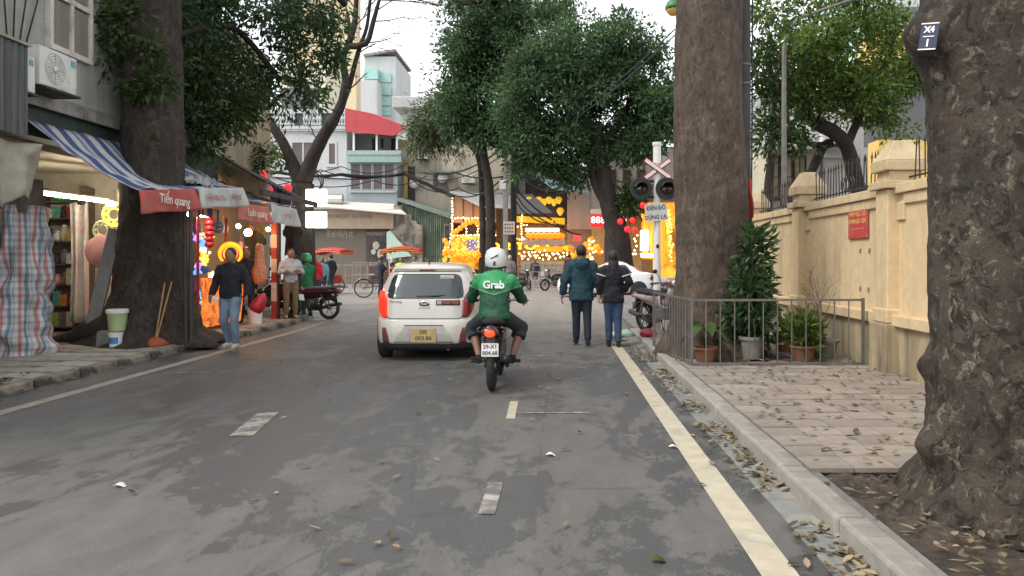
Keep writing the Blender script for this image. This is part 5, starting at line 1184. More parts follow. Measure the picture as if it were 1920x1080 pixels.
# ------------------------------------------------------------------ motorbikes
def motorbike(name, label, loc, rz, colr, seatm=None, plate=None, lit=False, lean=0., rack=False, group=None, basket=False):
    t = thing(name, label, 'motorbike', loc, rz, group, (0, lean))
    BM = colr; seatm = seatm or BLACKM
    for y, nm in ((-.62, 'rear'), (.62, 'front')):
        w_ = MB().torus((0, y, .285), .24, .045, 30, 8, 'x').obj('wheel', RUBBER, t, smooth=True)
        mb = MB().torus((0, y, .285), .205, .014, 26, 6, 'x')
        for k in range(6): a = k*math.pi/3; mb.tube([(0, y, .285), (0, y+.2*math.cos(a), .285+.2*math.sin(a))], .009, 5)
        mb.tube([(-.05, y, .285), (.05, y, .285)], .04, 10); mb.obj('rim', STEEL, w_)
    MB().grid(lambda u, v: ((v-.5)*.13, -.62+(.31+.0*v)*math.cos(R(20+130*u)), .3+.31*math.sin(R(20+130*u))-.04*(2*v-1)**2), 14, 6).obj('rear_fender', BLACK, t, smooth=True, solid=.008)
    MB().grid(lambda u, v: ((v-.5)*.12, .62+.31*math.cos(R(30+140*u)), .285+.31*math.sin(R(30+140*u))-.04*(2*v-1)**2), 14, 6).obj('front_fender', BM, t, smooth=True, solid=.008)
    for sg in (-1, 1):
        MB().tube([(sg*.07, -.62, .285), (sg*.08, -.1, .34)], .022, 6).obj('swing_arm', IRON, t)
        mb = MB(); a, b = Vector((sg*.1, -.6, .33)), Vector((sg*.11, -.42, .66)); mb.tube([a, b], .012, 6)
        for k in range(9): p = a.lerp(b, .2+.075*k); mb.torus(p, .027, .007, 12, 5, 'z')
        mb.obj('shock_absorber', STEEL, t, smooth=True)
        MB().tube([(sg*.06, .62, .285), (sg*.07, .45, .75)], .02, 8).obj('fork', STEEL, t, smooth=True)
        MB().tube([(sg*.12, -.05, .27), (sg*.3, -.05, .27)], .022, 8).obj('foot_peg', RUBBER, t)
        MB().tube([(sg*.12, -.4, .32), (sg*.26, -.42, .36)], .018, 8).obj('foot_peg', RUBBER, t)
        MB().tube([(0, .38, .97), (sg*.2, .36, .99), (sg*.27, .3, .985)], .013, 7).obj('handlebar', STEEL, t, smooth=True)
        g_ = MB().tube([(sg*.25, .315, .985), (sg*.37, .26, .98)], .019, 8).obj('grip', RUBBER, t)
        MB().tube([(sg*.22, .39, 1.0), (sg*.4, .3, .985)], .006, 5).obj('lever', STEEL, g_)
        m_ = MB().tube([(sg*.2, .36, 1.0), (sg*.28, .36, 1.17)], .006, 5).obj('mirror_stalk', BLACK, t)
        MB().ell((sg*.31, .35, 1.2), (.055, .02, .04), 12, 8).obj('mirror', BLACK, m_, smooth=True)
        MB().grid(lambda u, v: (sg*(.11+.05*math.sin(v*3.1)-.04*u), -.75+.95*u-.1*v*u, .58+.16*v+.1*(1-u)*(1-v)-.1*u*(1-v)), 14, 6).obj('side_panel', BM, t, smooth=True, solid=.02)
    sp = smoothpath([(0, -.8, .80), (0, -.6, .79), (0, -.3, .765), (0, .0, .75), (0, .12, .7)], .1)
    MB().tube(sp, list(np.interp(np.linspace(0, 1, len(sp)), [0, .15, .5, .85, 1], [.06, .12, .14, .12, .05])), 12, sq=.42, up=(1, 0, 0)).obj('seat', seatm, t, smooth=True)
    sp = smoothpath([(0, -.9, .74), (0, -.72, .7), (0, -.45, .63), (0, -.1, .55)], .1)
    MB().tube(sp, list(np.interp(np.linspace(0, 1, len(sp)), [0, .3, .7, 1], [.05, .1, .12, .1])), 12, sq=.62, up=(1, 0, 0)).obj('tail_cowl', BM, t, smooth=True)
    lm = MB(); lm.ell((0, -.88, .70), (.1, .045, .05), 14, 8); lm = lm.obj('tail_lamp', M('tail_smoked', (.12, .02, .02), .2, coat=.6), t, smooth=True)
    MB().ell((0, -.905, .685), (.062, .035, .042), 12, 8).obj('brake_bulb', glow('brake_glow', (1, .04, .006), .9, (.8, .05, .02)) if lit else LAMP_R, lm, smooth=True)
    pb = MB().box((0, -.88, .5), (.19, .008, .15), rx=R(-12)).obj('number_plate', M('mc_plate', (.66, .65, .63), .5, var=.06), t, bevel=.003)
    MB().box((0, -.8, .6), (.1, .06, .12), rx=R(-12)).obj('plate_bracket', BLACK, t)
    if plate:
        for k, s_ in enumerate(plate): text(s_, .062, SEAM, pb, (0, -.888-.0+.015*(k-.5)*-1, .535-.068*k), (R(78), 0, 0), ext=.001, bold=.001)
    MB().box((0, .02, .38), (.2, .34, .2), rx=R(8)).obj('engine', M('engine_grey', (.12, .12, .12), .5, .5), t, bevel=.03)
    MB().box((.02, -.25, .3), (.18, .3, .16)).obj('gear_case', BLACKM, t, bevel=.03)
    MB().tube([(.13, .05, .26), (.15, -.25, .24), (.16, -.45, .33), (.17, -.85, .4)], [.022, .024, .05, .045], 10).obj('exhaust', BLACK, t, smooth=True)
    sp = [(0, .12, .62), (0, .3, .6), (0, .42, .78), (0, .42, .92)]
    MB().tube(sp, [.09, .12, .14, .09], 10, sq=.5, up=(1, 0, 0)).obj('leg_shield', BM, t, smooth=True)
    hs = MB().ell((0, .42, .98), (.16, .11, .085), 14, 8).obj('headlamp_cowl', BM, t, smooth=True)
    MB().ell((0, .5, .975), (.09, .05, .055), 12, 8).obj('headlamp', M('lamp_clear', (.6, .62, .62), .15, coat=.8), hs, smooth=True)
    MB().tube([(-.1, -.2, .28), (-.2, -.28, .02)], .012, 6).obj('kick_stand', IRON, t) if not lit else None
    if rack: MB().tube([(-.1, -.7, .82), (-.1, -.95, .84), (.1, -.95, .84), (.1, -.7, .82)], .012, 6).obj('grab_rail', STEEL, t)
    if basket: MB().box((0, .62, .82), (.3, .22, .22), top=1.15).obj('basket', M('basket_grey', (.3, .32, .3), .7, var=.3, scale=30), t)
    return t
MAROON = M('maroon_paint', (.065, .012, .022), .3, var=.1, coat=.6); MCBLACK = M('mc_black', (.018, .018, .02), .3, coat=.6)
MBX, MBY = PX(922, 8.5), 9.15
motorbike('motorbike', 'black small motorbike with a lit red tail lamp under the green rider', (MBX, MBY, 0), 0, MCBLACK, plate=('29-X1', '004.68'), lit=True)
Yp = 18.6
motorbike('scooter', 'dark maroon scooter parked at the kerb beside the man in khaki', (PX(574, Yp), Yp, 0.02), R(78), MAROON, M('seat_grey', (.13, .11, .115), .5), lean=.06, rack=True)
motorbike('scooter', 'black motorbike parked behind the striped post by the stall', (PX(505, 17.2)-.35, 18.2, .1), R(70), MCBLACK, lean=.08)
motorbike('scooter', 'grey motorbike parked behind the railing corner by the signal post', (2.0, 13.75, 0.12), R(205), M('mc_grey', (.3, .28, .28), .35, coat=.4, col2=(.25, .02, .03), c2scale=4), lean=.08)
motorbike('scooter', 'black motorbike standing behind the signal post near the sedan', (PX(1252, 22), 22, 0.01), R(80), MCBLACK, lean=.06)
motorbike('scooter', 'dull green scooter with grey basket parked by the far railing', (PX(1042, 36), 36, 0.01), R(125), M('mc_green', (.06, .075, .06), .4, coat=.3), lean=.08, basket=True)
motorbike('scooter', 'dark motorbike parked right of the helmeted rider by the far shop', (PX(985, 37), 37, 0.01), R(200), M('mc_dark', (.05, .04, .045), .4, coat=.3), lean=.06)

# ------------------------------------------------------------------ people
SKIN = M('skin', (.4, .23, .155), .55, var=.12, scale=12); SKIN_D = M('skin_tan', (.27, .145, .095), .55, var=.12, scale=12)
HAIR = M('hair_black', (.014, .012, .012), .5, var=.4, scale=40, bump=.3)
DENIM = M('denim_dark', (.022, .032, .06), .85, var=.25, scale=18, bump=.25, bscale=25); JEAN_L = M('denim_light', (.17, .235, .32), .85, var=.3, scale=5, bump=.25, bscale=20)
def person(name, label, loc, rz, J=None, H=1.7, top=None, bottom=None, shoe=None, skin=SKIN, hair=HAIR, hairstyle='short', vox=.02, puff=1., hem=.86, shorts=False, skirt=0., face=False, hood=None, helmet=None, collar=True, group=None, extra=None, parts=()):
    s = H/1.7
    D = dict(pelvis=(0, 0, .93), waist=(0, .01, 1.07), chest=(0, .0, 1.27), neck=(0, -.015, 1.44), head=(0, .015, 1.575), shL=(-.175, -.01, 1.35), shR=(.175, -.01, 1.35), elL=(-.235, -.03, 1.12), elR=(.235, -.03, 1.12), wrL=(-.25, .06, .88), wrR=(.25, .06, .88), hiL=(-.09, 0, .91), hiR=(.09, 0, .91), knL=(-.1, .03, .5), knR=(.1, .03, .5), anL=(-.105, -.02, .09), anR=(.105, -.02, .09))
    if J: D.update(J)
    D = {k: Vector(v)*s for k, v in D.items()}
    bd = MB()
    # skin body
    bd.tube([D['pelvis']-Vector((0, 0, .06*s)), D['waist'], D['chest'], D['chest'].lerp(D['neck'], .6)], [.14*s, .125*s, .15*s, .13*s], 14, sq=.62, up=(1, 0, 0))
    bd.tube([D['chest'].lerp(D['neck'], .6), D['neck'], D['neck'].lerp(D['head'], .7)], [.075*s, .058*s, .055*s], 12)
    hd = D['head']; bd.ell(hd, (.084*s, .103*s, .124*s), 18, 14)
    bd.ell(hd+Vector((0, .03, -.065))*s, (.058*s, .062*s, .055*s), 12, 8)
    bd.ell(hd+Vector((0, .1, -.012))*s, (.014*s, .022*s, .024*s), 8, 6)
    bd.tube([hd+Vector((-.035, .082, .025))*s, hd+Vector((.035, .082, .025))*s], .014*s, 6)
    for sg in (-1, 1): bd.ell(hd+Vector((sg*.078, -.005, -.005))*s, (.014*s, .022*s, .032*s), 8, 6)
    hands = MB()
    for S_, sg in (('L', -1), ('R', 1)):
        bd.tube([D['sh'+S_], D['sh'+S_].lerp(D['el'+S_], .5), D['el'+S_], D['el'+S_].lerp(D['wr'+S_], .4), D['wr'+S_]], [.055*s, .048*s, .04*s, .04*s, .028*s], 10)
        bd.ell(D['sh'+S_], .058*s, 10, 8)
        bd.tube([D['hi'+S_], D['hi'+S_].lerp(D['kn'+S_], .45), D['kn'+S_], D['kn'+S_].lerp(D['an'+S_], .35), D['an'+S_]], [.085*s, .075*s, .053*s, .056*s, .038*s], 10)
        wr, el = D['wr'+S_], D['el'+S_]; d = (wr-el).normalized(); side = Vector((sg, 0, 0)); side = (side-d*side.dot(d)).normalized(); fw = d.cross(side)
        if fw.y < 0: fw = -fw
        if extra and ('hand'+S_) in extra: d = Vector(extra['hand'+S_]).normalized(); fw = Vector((0, 0, -1)) if abs(d.z) < .7 else fw
        lat = d.cross(fw).normalized(); bd.ell(wr+d*.045*s, .032*s, 10, 8)
        st = len(hands.v); rot = Matrix((fw, lat, d)).transposed()
        hands.ell((0, 0, 0), (.042*s, .016*s, .05*s), 12, 8, rot=None); hands.v[st:] = [tuple(wr+d*.05*s+rot @ Vector(v)) for v in hands.v[st:]]
        for k in range(4):
            b0 = wr+d*.088*s+fw*(.03-.02*k)*s; L_ = (.07, .078, .072, .055)[k]*s; cur = -lat*sg
            hands.tube([b0-d*.02*s, b0+d*L_*.45+cur*.006*s, b0+d*L_*.8+cur*.022*s, b0+d*L_*.9+cur*.04*s], [.0095*s, .009*s, .0085*s, .006*s], 6)
        b0 = wr+d*.03*s+fw*.035*s; hands.tube([b0, b0+d*.03*s+fw*.022*s, b0+d*.062*s+fw*.022*s-lat*sg*.01*s], [.012*s, .0105*s, .007*s], 6)
    o = bd.obj(name, skin); o.location = loc; o.rotation_euler = (0, 0, rz); tag(o, label, 'person', group)
    KNOWN[o.name] = Matrix.Translation(Vector(loc)) @ Matrix.Rotation(rz, 4, 'Z')
    def rm(ob, v, it=4):
        md = ob.modifiers.new('r', 'REMESH'); md.mode = 'VOXEL'; md.voxel_size = v
        sm_ = ob.modifiers.new('s', 'SMOOTH'); sm_.factor = .5; sm_.iterations = it; REMESH.append(ob)
    rm(o, vox*.9, 2); EXTRA[o.name] = hands
    if top:
        mb = MB(); p = puff
        hemz = Vector((D['pelvis'].x, D['pelvis'].y, hem*s)) if not (extra and 'hem' in extra) else Vector(extra['hem'])*s
        mb.tube([hemz, D['pelvis'].lerp(D['waist'], .3), D['waist'], D['chest'], D['chest'].lerp(D['neck'], .45), D['chest'].lerp(D['neck'], .8)], [.172*s*p, .17*s*p, .16*s*p, .172*s*p, .135*s*p, .085*s*p], 18, sq=.68, up=(1, 0, 0))
        if collar: mb.tube([D['chest'].lerp(D['neck'], .7), D['neck']+Vector((0, 0, .01*s))], [.095*s, .078*s], 12)
        for S_ in 'LR':
            sh, el, wr = D['sh'+S_], D['el'+S_], D['wr'+S_]
            mb.ell(sh, .07*s*p, 10, 8); mb.tube([sh, sh.lerp(el, .5), el, el.lerp(wr, .5), el.lerp(wr, .97)], [.076*s*p, .07*s*p, .062*s*p, .056*s*p, .046*s*p], 12); mb.ell(el, .062*s*p, 10, 8)
            mb.tube([sh+Vector((0, 0, -.01*s)), D['chest'].lerp(D['neck'], .6)], [.066*s*p, .085*s*p], 12)
        if hood: 
            mb.torus(D['neck']+Vector((0, -.03, .0))*s, .1*s, .04*s, 18, 8, 'z'); mb.ell(D['neck']+Vector((0, -.12, -.05))*s, (.12*s, .06*s, .1*s), 12, 8)
        j = mb.obj('jacket', top, o); wr_ = j.modifiers
        rm(j, vox, 5)
        tx_ = bpy.data.textures.get('fold') or bpy.data.textures.new('fold', 'CLOUDS'); tx_.noise_scale = .11
        dm = j.modifiers.new('d', 'DISPLACE'); dm.texture = tx_; dm.strength = .045; dm.mid_level = .5
    if bottom:
        mb = MB(); mb.tube([D['pelvis']-Vector((0, 0, .1*s)), D['pelvis'], D['waist']], [.14*s, .165*s, .15*s], 14, sq=.7, up=(1, 0, 0))
        for S_ in 'LR':
            hi, kn, an = D['hi'+S_], D['kn'+S_], D['an'+S_]; e = kn.lerp(an, .35 if shorts else .98)
            mb.ell(hi, .098*s, 10, 8); mb.tube([hi, hi.lerp(kn, .5), kn, kn.lerp(e, .5), e], [.1*s, .09*s, .074*s*(1.25 if shorts else 1), .068*s*(1.35 if shorts else 1), (.095 if shorts else .06)*s], 12); mb.ell(kn, .074*s*(1.25 if shorts else 1), 10, 8)
        j = mb.obj('trousers', bottom, o); rm(j, vox, 4)
    for S_, sg in (('L', -1), ('R', 1)):
        an = D['an'+S_]; tip = D['an'+S_]+Vector((sg*.02, .15, -.04))*s
        if extra and 'foot' in extra: tip = an+Vector(extra['foot'])*s
        mb = MB(); mb.tube([an+Vector((0, -.05, -.045))*s, an.lerp(tip, .5)+Vector((0, 0, -.02))*s, tip], [.042*s, .045*s, .034*s], 10); mb.tube([an+Vector((0, 0, .02))*s, an-Vector((0, 0, .03))*s], [.042*s, .048*s], 10)
        j = mb.obj('shoe', shoe or BLACKM, o); rm(j, vox*.8, 2)
    if hairstyle:
        mb = MB()
        if hairstyle == 'short': mb.ell(hd+Vector((0, -.018, .024))*s, (.092*s, .108*s, .112*s), 16, 12)
        if hairstyle == 'long':
            mb.ell(hd+Vector((0, -.02, .02))*s, (.095*s, .108*s, .118*s), 16, 12); mb.tube([hd+Vector((0, -.04, 0))*s, hd+Vector((0, -.065, -.12))*s, hd+Vector((0, -.085, -.24))*s], [.09*s, .095*s, .075*s], 14, sq=.6, up=(1, 0, 0))
        if hairstyle == 'bob': mb.ell(hd+Vector((0, -.02, .0))*s, (.11*s, .115*s, .14*s), 16, 12)
        j = mb.obj('hair', hair, o); rm(j, vox*.8, 2)
    if helmet:
        mb = MB().lathe([(.1*s, -.115*s), (.122*s, -.1*s), (.132*s, -.03*s), (.13*s, .04*s), (.11*s, .1*s), (.06*s, .135*s), (.001, .145*s)], n=24); mb.xf(Matrix.Translation(hd+Vector((0, -.005, .02))*s) @ Matrix.Diagonal((1, 1.12, 1, 1)))
        hm = mb.obj('helmet', helmet, o, smooth=True)
        MB().torus(hd+Vector((0, -.005, -.08))*s, .118*s, .016*s, 24, 6, 'z').obj('helmet_trim', BLACK, hm, smooth=True)
    if face:
        for sg in (-1, 1): MB().ell(hd+Vector((sg*.03, .083, .008))*s, (.012*s, .008*s, .008*s), 8, 6).obj('eye', BLACK, o, smooth=True)
        MB().ell(hd+Vector((0, .09, -.06))*s, (.022*s, .008*s, .006*s), 8, 6).obj('mouth', M('lips', (.28, .11, .09), .5), o, smooth=True)
    return o, D
def colm(n, c, **k): return M(n, c, .85, var=.22, scale=9, bump=.7, bscale=11, **k)
def jacket2():
    m, nt, b = newmat('rider_jacket'); v = coords(nt); sep = nt.nodes.new('ShaderNodeSeparateXYZ'); nt.links.new(v, sep.inputs[0])
    ab = nd(nt, 'ShaderNodeMath', operation='ABSOLUTE'); nt.links.new(sep.outputs[0], ab.inputs[0])
    k = nd(nt, 'ShaderNodeMath', operation='MULTIPLY_ADD'); nt.links.new(ab.outputs[0], k.inputs[0]); k.inputs[1].default_value = -.3; nt.links.new(sep.outputs[2], k.inputs[2])
    r = nt.nodes.new('ShaderNodeMapRange'); nt.links.new(k.outputs[0], r.inputs[0]); r.inputs[1].default_value = 1.0; r.inputs[2].default_value = 1.2
    cr = nt.nodes.new('ShaderNodeValToRGB'); nt.links.new(r.outputs[0], cr.inputs[0]); cr.color_ramp.interpolation = 'CONSTANT'
    for i in range(1): cr.color_ramp.elements.new(.5)
    for e, (p, c) in zip(cr.color_ramp.elements, ((0, (.008, .085, .036)), (.42, (.3, .42, .33)), (.48, (.03, .3, .1)))): e.position = p; e.color = c4(c)
    c = mixc(nt, 1., cr.outputs[0], ramp(nt, noise_n(nt, v, 7, 4), [(.3, .78), (.7, 1.)]), 'MULTIPLY')
    nt.links.new(c, b.inputs['Base Color']); b.inputs['Roughness'].default_value = .6
    bump_n(nt, b, noise_n(nt, v, 16, 4), .35, .03); return m
JG = jacket2()
rid, Dr = person('person', 'motorbike rider in a two tone green jacket and white helmet', (MBX, MBY, 0), 0,
  dict(pelvis=(0, -.28, .86), waist=(0, -.27, 1.0), chest=(0, -.2, 1.2), neck=(0, -.13, 1.35), head=(0, -.07, 1.49), shL=(-.19, -.16, 1.26), shR=(.19, -.16, 1.26), elL=(-.3, .02, 1.04), elR=(.3, .02, 1.04), wrL=(-.32, .25, 1.0), wrR=(.32, .25, 1.0), hiL=(-.1, -.24, .83), hiR=(.1, -.24, .83), knL=(-.3, .1, .66), knR=(.3, .1, .66), anL=(-.2, -.1, .33), anR=(.2, -.1, .33)),
  1.7, JG, colm('shorts_dark', (.03, .036, .045)), BLACKM, SKIN_D, hairstyle=None, vox=.015, puff=1.12, shorts=True, helmet=M('helmet_white', (.68, .68, .66), .25, var=.05, coat=.5),
  extra=dict(hem=(0, -.3, .78), handL=(0, 1, -.2), handR=(0, 1, -.2), foot=(.0, .14, -.05)))
WL = M('letter_white', (.72, .78, .72), .6)
text('Grab', .125, WL, rid, (0, -.375, 1.2), (R(80), 0, 0), ext=.03, bold=.004, sx=.98)
lg = MB(); hd = Dr['head']
for k in range(4): lg.box((hd.x-.035+.022*k, hd.y-.148-.003*k, hd.z+.03+.011*k), (.034, .012, .012), ry=R(-20-8*k))
lg.box((hd.x-.005, hd.y-.15, hd.z-.035), (.028, .012, .05)); lg.obj('helmet_logo', BLACK, rid)
# couple
PMY = 13.05
teal = colm('parka_teal', (.016, .052, .07)); 
man, Dm = person('person', 'man in a dark teal parka walking away hand in hand with a woman', (PX(1090, PMY), PMY, 0), R(2),
  dict(elL=(-.29, -.04, 1.1), wrL=(-.32, .02, .86), elR=(.28, -.02, 1.1), wrR=(.33, .04, .86), knL=(-.08, .06, .5), knR=(.1, .0, .5), anL=(-.08, .1, .1), anR=(.1, -.12, .1)), 1.76, teal, colm('trouser_ink', (.016, .022, .035)), BLACKM, SKIN_D, vox=.016, puff=1.24, hem=.76, hood=True, extra=dict(handR=(.3, 0, -1)))
wom, Dw = person('person', 'woman with long dark hair in a black coat and jeans holding the man’s hand', (PX(1150, 12.85), 12.85, 0), R(0),
  dict(elL=(-.25, -.03, 1.14), wrL=(-.23, .06, .93), elR=(.28, -.06, 1.14), wrR=(.2, .1, .98), knL=(-.075, .06, .5), knR=(.08, .01, .5), anL=(-.07, .08, .09), anR=(.08, -.08, .09)), 1.66, colm('coat_black', (.012, .012, .018)), colm('jeans_blue', (.03, .06, .12)), BLACKM, SKIN, hairstyle='long', vox=.016, puff=1.1, hem=.78, extra=dict(handL=(-.3, 0, -1)))
for S_, sg in (('L', -1), ('R', 1)):
    c = Dw['sh'+S_].lerp(Dw['el'+S_], .42); MB().torus((0, 0, 0), .086, .012, 20, 6, 'z').xf(Matrix.Translation(c) @ Matrix.Rotation(R(-18*sg), 4, 'Y')).obj('reflective_band', M('band_grey', (.6, .6, .6), .5), wom, smooth=True)
# man on the left walking towards the camera
wk, Dk = person('person', 'man in a black zip pullover and light jeans walking along the kerb', (PX(433, 12.35), 12.35, 0), R(176),
  dict(elL=(-.27, -.05, 1.12), wrL=(-.29, .04, .9), elR=(.27, -.03, 1.12), wrR=(.27, .12, .92), knL=(-.1, .1, .52), anL=(-.1, .02, .12), knR=(.1, .04, .5), anR=(.11, -.16, .12)), 1.7, colm('pullover_black', (.012, .013, .018)), JEAN_L, M('sneaker', (.55, .54, .5), .6), SKIN_D, vox=.015, puff=1.12, hem=.86, face=True)
mb = MB().lathe([(.02, .32), (.07, .26), (.12, .1), (.1, 0), (.001, 0)], n=16); mb.xf(Matrix.Translation((PX(476, 12.2), 12.25, .66)) @ Matrix.Rotation(R(28), 4, 'Y')); one('shopping_bag', mb, M('bag_red', (.5, .02, .035), .4, var=.2, bump=.4, bscale=12), 'bright red plastic bag carried by the man in black', 'bag', smooth=True)
mb = MB().box((PX(404, 12.2), 12.2, .86), (.12, .03, .07), ry=R(25)); one('paper_packet', mb, WHITE, 'small white packet in the walking man’s hand', 'packet', bevel=.01)
# people by the stall and crossing
kh, Dk2 = person('person', 'man in a pale shirt and khaki trousers standing with folded arms', (PX(545, 17.75), 17.75, .1), R(-150),
  dict(elL=(-.26, .05, 1.12), wrL=(.05, .2, 1.13), elR=(.26, .05, 1.12), wrR=(-.05, .22, 1.15)), 1.68, colm('shirt_pale', (.42, .45, .47)), colm('khaki', (.2, .135, .075)), M('sandal', (.4, .27, .2), .7), SKIN_D, vox=.02, puff=1.05, face=True, extra=dict(handL=(1, .2, 0), handR=(-1, .2, 0)))
MB().ell((-.2, -.1, .98), (.09, .14, .16), 12, 8).obj('shoulder_bag', M('bag_maroon', (.07, .03, .035), .7), kh, smooth=True); MB().tube([(-.2, -.12, 1.1), (-.05, -.13, 1.4), (.1, -.0, 1.42)], .014, 6).obj('bag_strap', SEAM, kh)
GREENJ = colm('jacket_green', (.02, .17, .07))
person('person', 'person in a green jacket and green helmet beside the maroon scooter', (PX(575, 19.4), 19.4, 0.02), R(60), dict(elR=(.25, .1, 1.15), wrR=(.1, .28, 1.1)), 1.62, GREENJ, GREENJ, BLACKM, SKIN, vox=.022, helmet=M('helmet_green', (.05, .35, .15), .3, coat=.4), hairstyle=None, puff=1.15, hem=.7)
person('person', 'grey haired woman in a bright red coat with her back turned', (PX(590, 27), 27, 0), R(10), dict(), 1.66, colm('coat_red', (.52, .02, .03)), DENIM, BLACKM, SKIN, M('hair_grey', (.28, .24, .2), .7, var=.3, scale=30), 'bob', .026, 1.2, .78, hood=True)
person('person', 'man in a black jacket and jeans talking beside the red coat', (PX(620, 31.5), 31.5, 0), R(60), dict(elL=(-.2, .1, 1.15), wrL=(-.05, .25, 1.38)), 1.74, colm('jacket_ink', (.014, .018, .025)), colm('jeans_teal', (.03, .055, .075)), M('sneaker', (.55, .54, .5), .6), SKIN, vox=.026, puff=1.12, hem=.8)
person('person', 'person in a pale blue top half hidden behind the red coat', (PX(604, 29), 29, 0), R(30), None, 1.6, colm('top_blue', (.16, .33, .42)), DENIM, BLACKM, SKIN, M('hair_brown', (.14, .1, .06), .7), 'bob', .03)
person('person', 'person in black standing behind the walking man at the stall', (PX(462, 16.6), 16.6, .1), R(200), None, 1.68, M('shirt_black', (.02, .02, .022), .85), M('trouser_black', (.015, .015, .017), .85), BLACKM, SKIN_D, vox=.024)
far = [(778, 33.5, 150, 'man in a white shirt behind the parked cyclo', (.5, .5, .52), (.2, .2, .22), 1.66), (800, 32, 250, 'person in a navy jacket leaning beyond the hatchback roof', (.02, .03, .055), (.03, .03, .035), 1.6), (826, 33, 200, 'person in a cream patterned jacket left of the green rider', (.48, .42, .34), (.05, .05, .05), 1.58), (840, 34.5, 170, 'person in black with dark hair beside the cream jacket', (.02, .018, .018), (.02, .02, .022), 1.6), (956, 35, 0, 'grey haired man in a grey shirt right of the white helmet', (.17, .15, .16), (.08, .07, .07), 1.72), (1067, 38, 20, 'person in a dark red hood near the lantern shop', (.12, .02, .025), (.03, .03, .03), 1.8), (752, 34, 180, 'person in a neon yellow vest behind the cyclo canopy', (.5, .65, .03), (.05, .05, .06), 1.62), (1003, 41, 180, 'shopper in dark clothes in front of the lantern shop', (.05, .045, .05), (.03, .03, .03), 1.6)]
for px, Y, hd_, lb, tc_, bc_, H_ in far:
    hk = 'bob' if 'grey' not in lb else 'short'
    person('person', lb, (PX(px, Y), Y, 0), R(hd_), dict(elR=(.26, .08, 1.13), wrR=(.16, .26, 1.1)) if px in (800, 826, 752) else None, H_, colm('far_top_%d' % px, tc_), colm('far_leg_%d' % px, bc_), BLACKM, SKIN_D, M('hair_white', (.4, .38, .36), .7) if px == 956 else HAIR, 'short', .034, 1.1)
# ------------------------------------------------------------------ far side of the crossing
def rect(t, a, b, c, d, Y, dep, mat, name='wall', bevel=0.):
    """block whose street face stands at distance Y, given by photo columns a..b and rows c..d"""
    return MB().bb(PX(a, Y), PX(b, Y), Y, Y+dep, PZ(d, Y), PZ(c, Y)).obj(name, mat, t, world=True, bevel=bevel)
def far_thing(name, label, cat, px, Y, z=0.): return thing(name, label, cat, (PX(px, Y), Y, z))
GREYBLUE = plaster('greyblue_wall', (.36, .41, .44), (.28, .31, .33), (.5, .75), .5)
BEIGE = plaster('beige_old', (.5, .45, .36), (.24, .215, .175), (.48, .62), .6)
STAIN = plaster('stained_concrete', (.36, .33, .28), (.09, .085, .08), (.42, .56), 1.2, False)
TANF = M('tan_fascia', (.42, .33, .24), .7, var=.1, scale=2); BROWNSH = M('brown_shutter', (.17, .145, .11), .6, var=.12, stretch=(1, 1, 12), scale=3)
REDC = M('red_canopy', (.43, .05, .06), .65, var=.12, scale=2); CORG = M('green_corrugated', (.17, .25, .2), .55, var=.2, scale=1.5, col2=(.1, .14, .11), c2scale=.8)
MINT = M('mint_sheet', (.42, .58, .48), .7, var=.1)

Y1 = 48.
t = far_thing('town_house', 'white house with a roof balustrade and brown shuttered windows', 'building', 545, Y1)
rect(t, 420, 650, 205, 520, Y1, 9, WHITE_W)
for c in (242, 330): rect(t, 420, 651, c, c+4, Y1-.14, .139, WHITE_W, 'cornice')
rect(t, 420, 651, 206, 212, Y1-.2, .5, WHITE_W, 'balustrade_rail'); rect(t, 420, 651, 236, 242, Y1-.2, .199, WHITE_W, 'balustrade_rail')
balm = MB().lathe([(.09, 0), (.1, .1), (.06, .2), (.12, .42), (.06, .66), (.09, .72), (.09, .8)], n=8).mesh('baluster', WHITE_W)
rect(t, 520, 650, 213, 235, Y1-.02, .019, M('baluster_shade_dark', (.1, .1, .11), .9), 'baluster_shade')  # dark sheet on the wall face, paints the shade behind the balusters
for px in list(range(523, 557, 5))+list(range(572, 604, 5))+list(range(633, 650, 5)): put('baluster', balm, t, (PX(px, Y1)-PX(545, Y1), -.14, PZ(236, Y1)))
for a, b, c, d in ((498, 517, 262, 305), (545, 592, 264, 322), (614, 632, 266, 311)):
    window(t, PX(a, Y1), PX(b, Y1), Y1, PZ(d, Y1), PZ(c, Y1), GLASS_B, WHITE_W, 2 if b-a > 30 else 1, 1, .12)
Yb = Y1+3
rect(t, 524, 610, 120, 206, Yb, 5, CREAM_W, 'upper_storey')
window(t, PX(528, Yb), PX(598, Yb), Yb, PZ(205, Yb), PZ(165, Yb), GLASS, STEEL, 14, 1, .06, sill=False)
t = far_thing('water_heater', 'silver water tank lying on the tea shop roof', 'tank', 625, 46.5, PZ(384, 46.5))
MB().tube([(-.6, 0, .35), (.6, 0, .35)], .32, 16).obj('tank', CHROME, t, smooth=True, auto=50); MB().bb(-.55, .55, -.2, .2, 0, .1).obj('frame', STEEL, t)

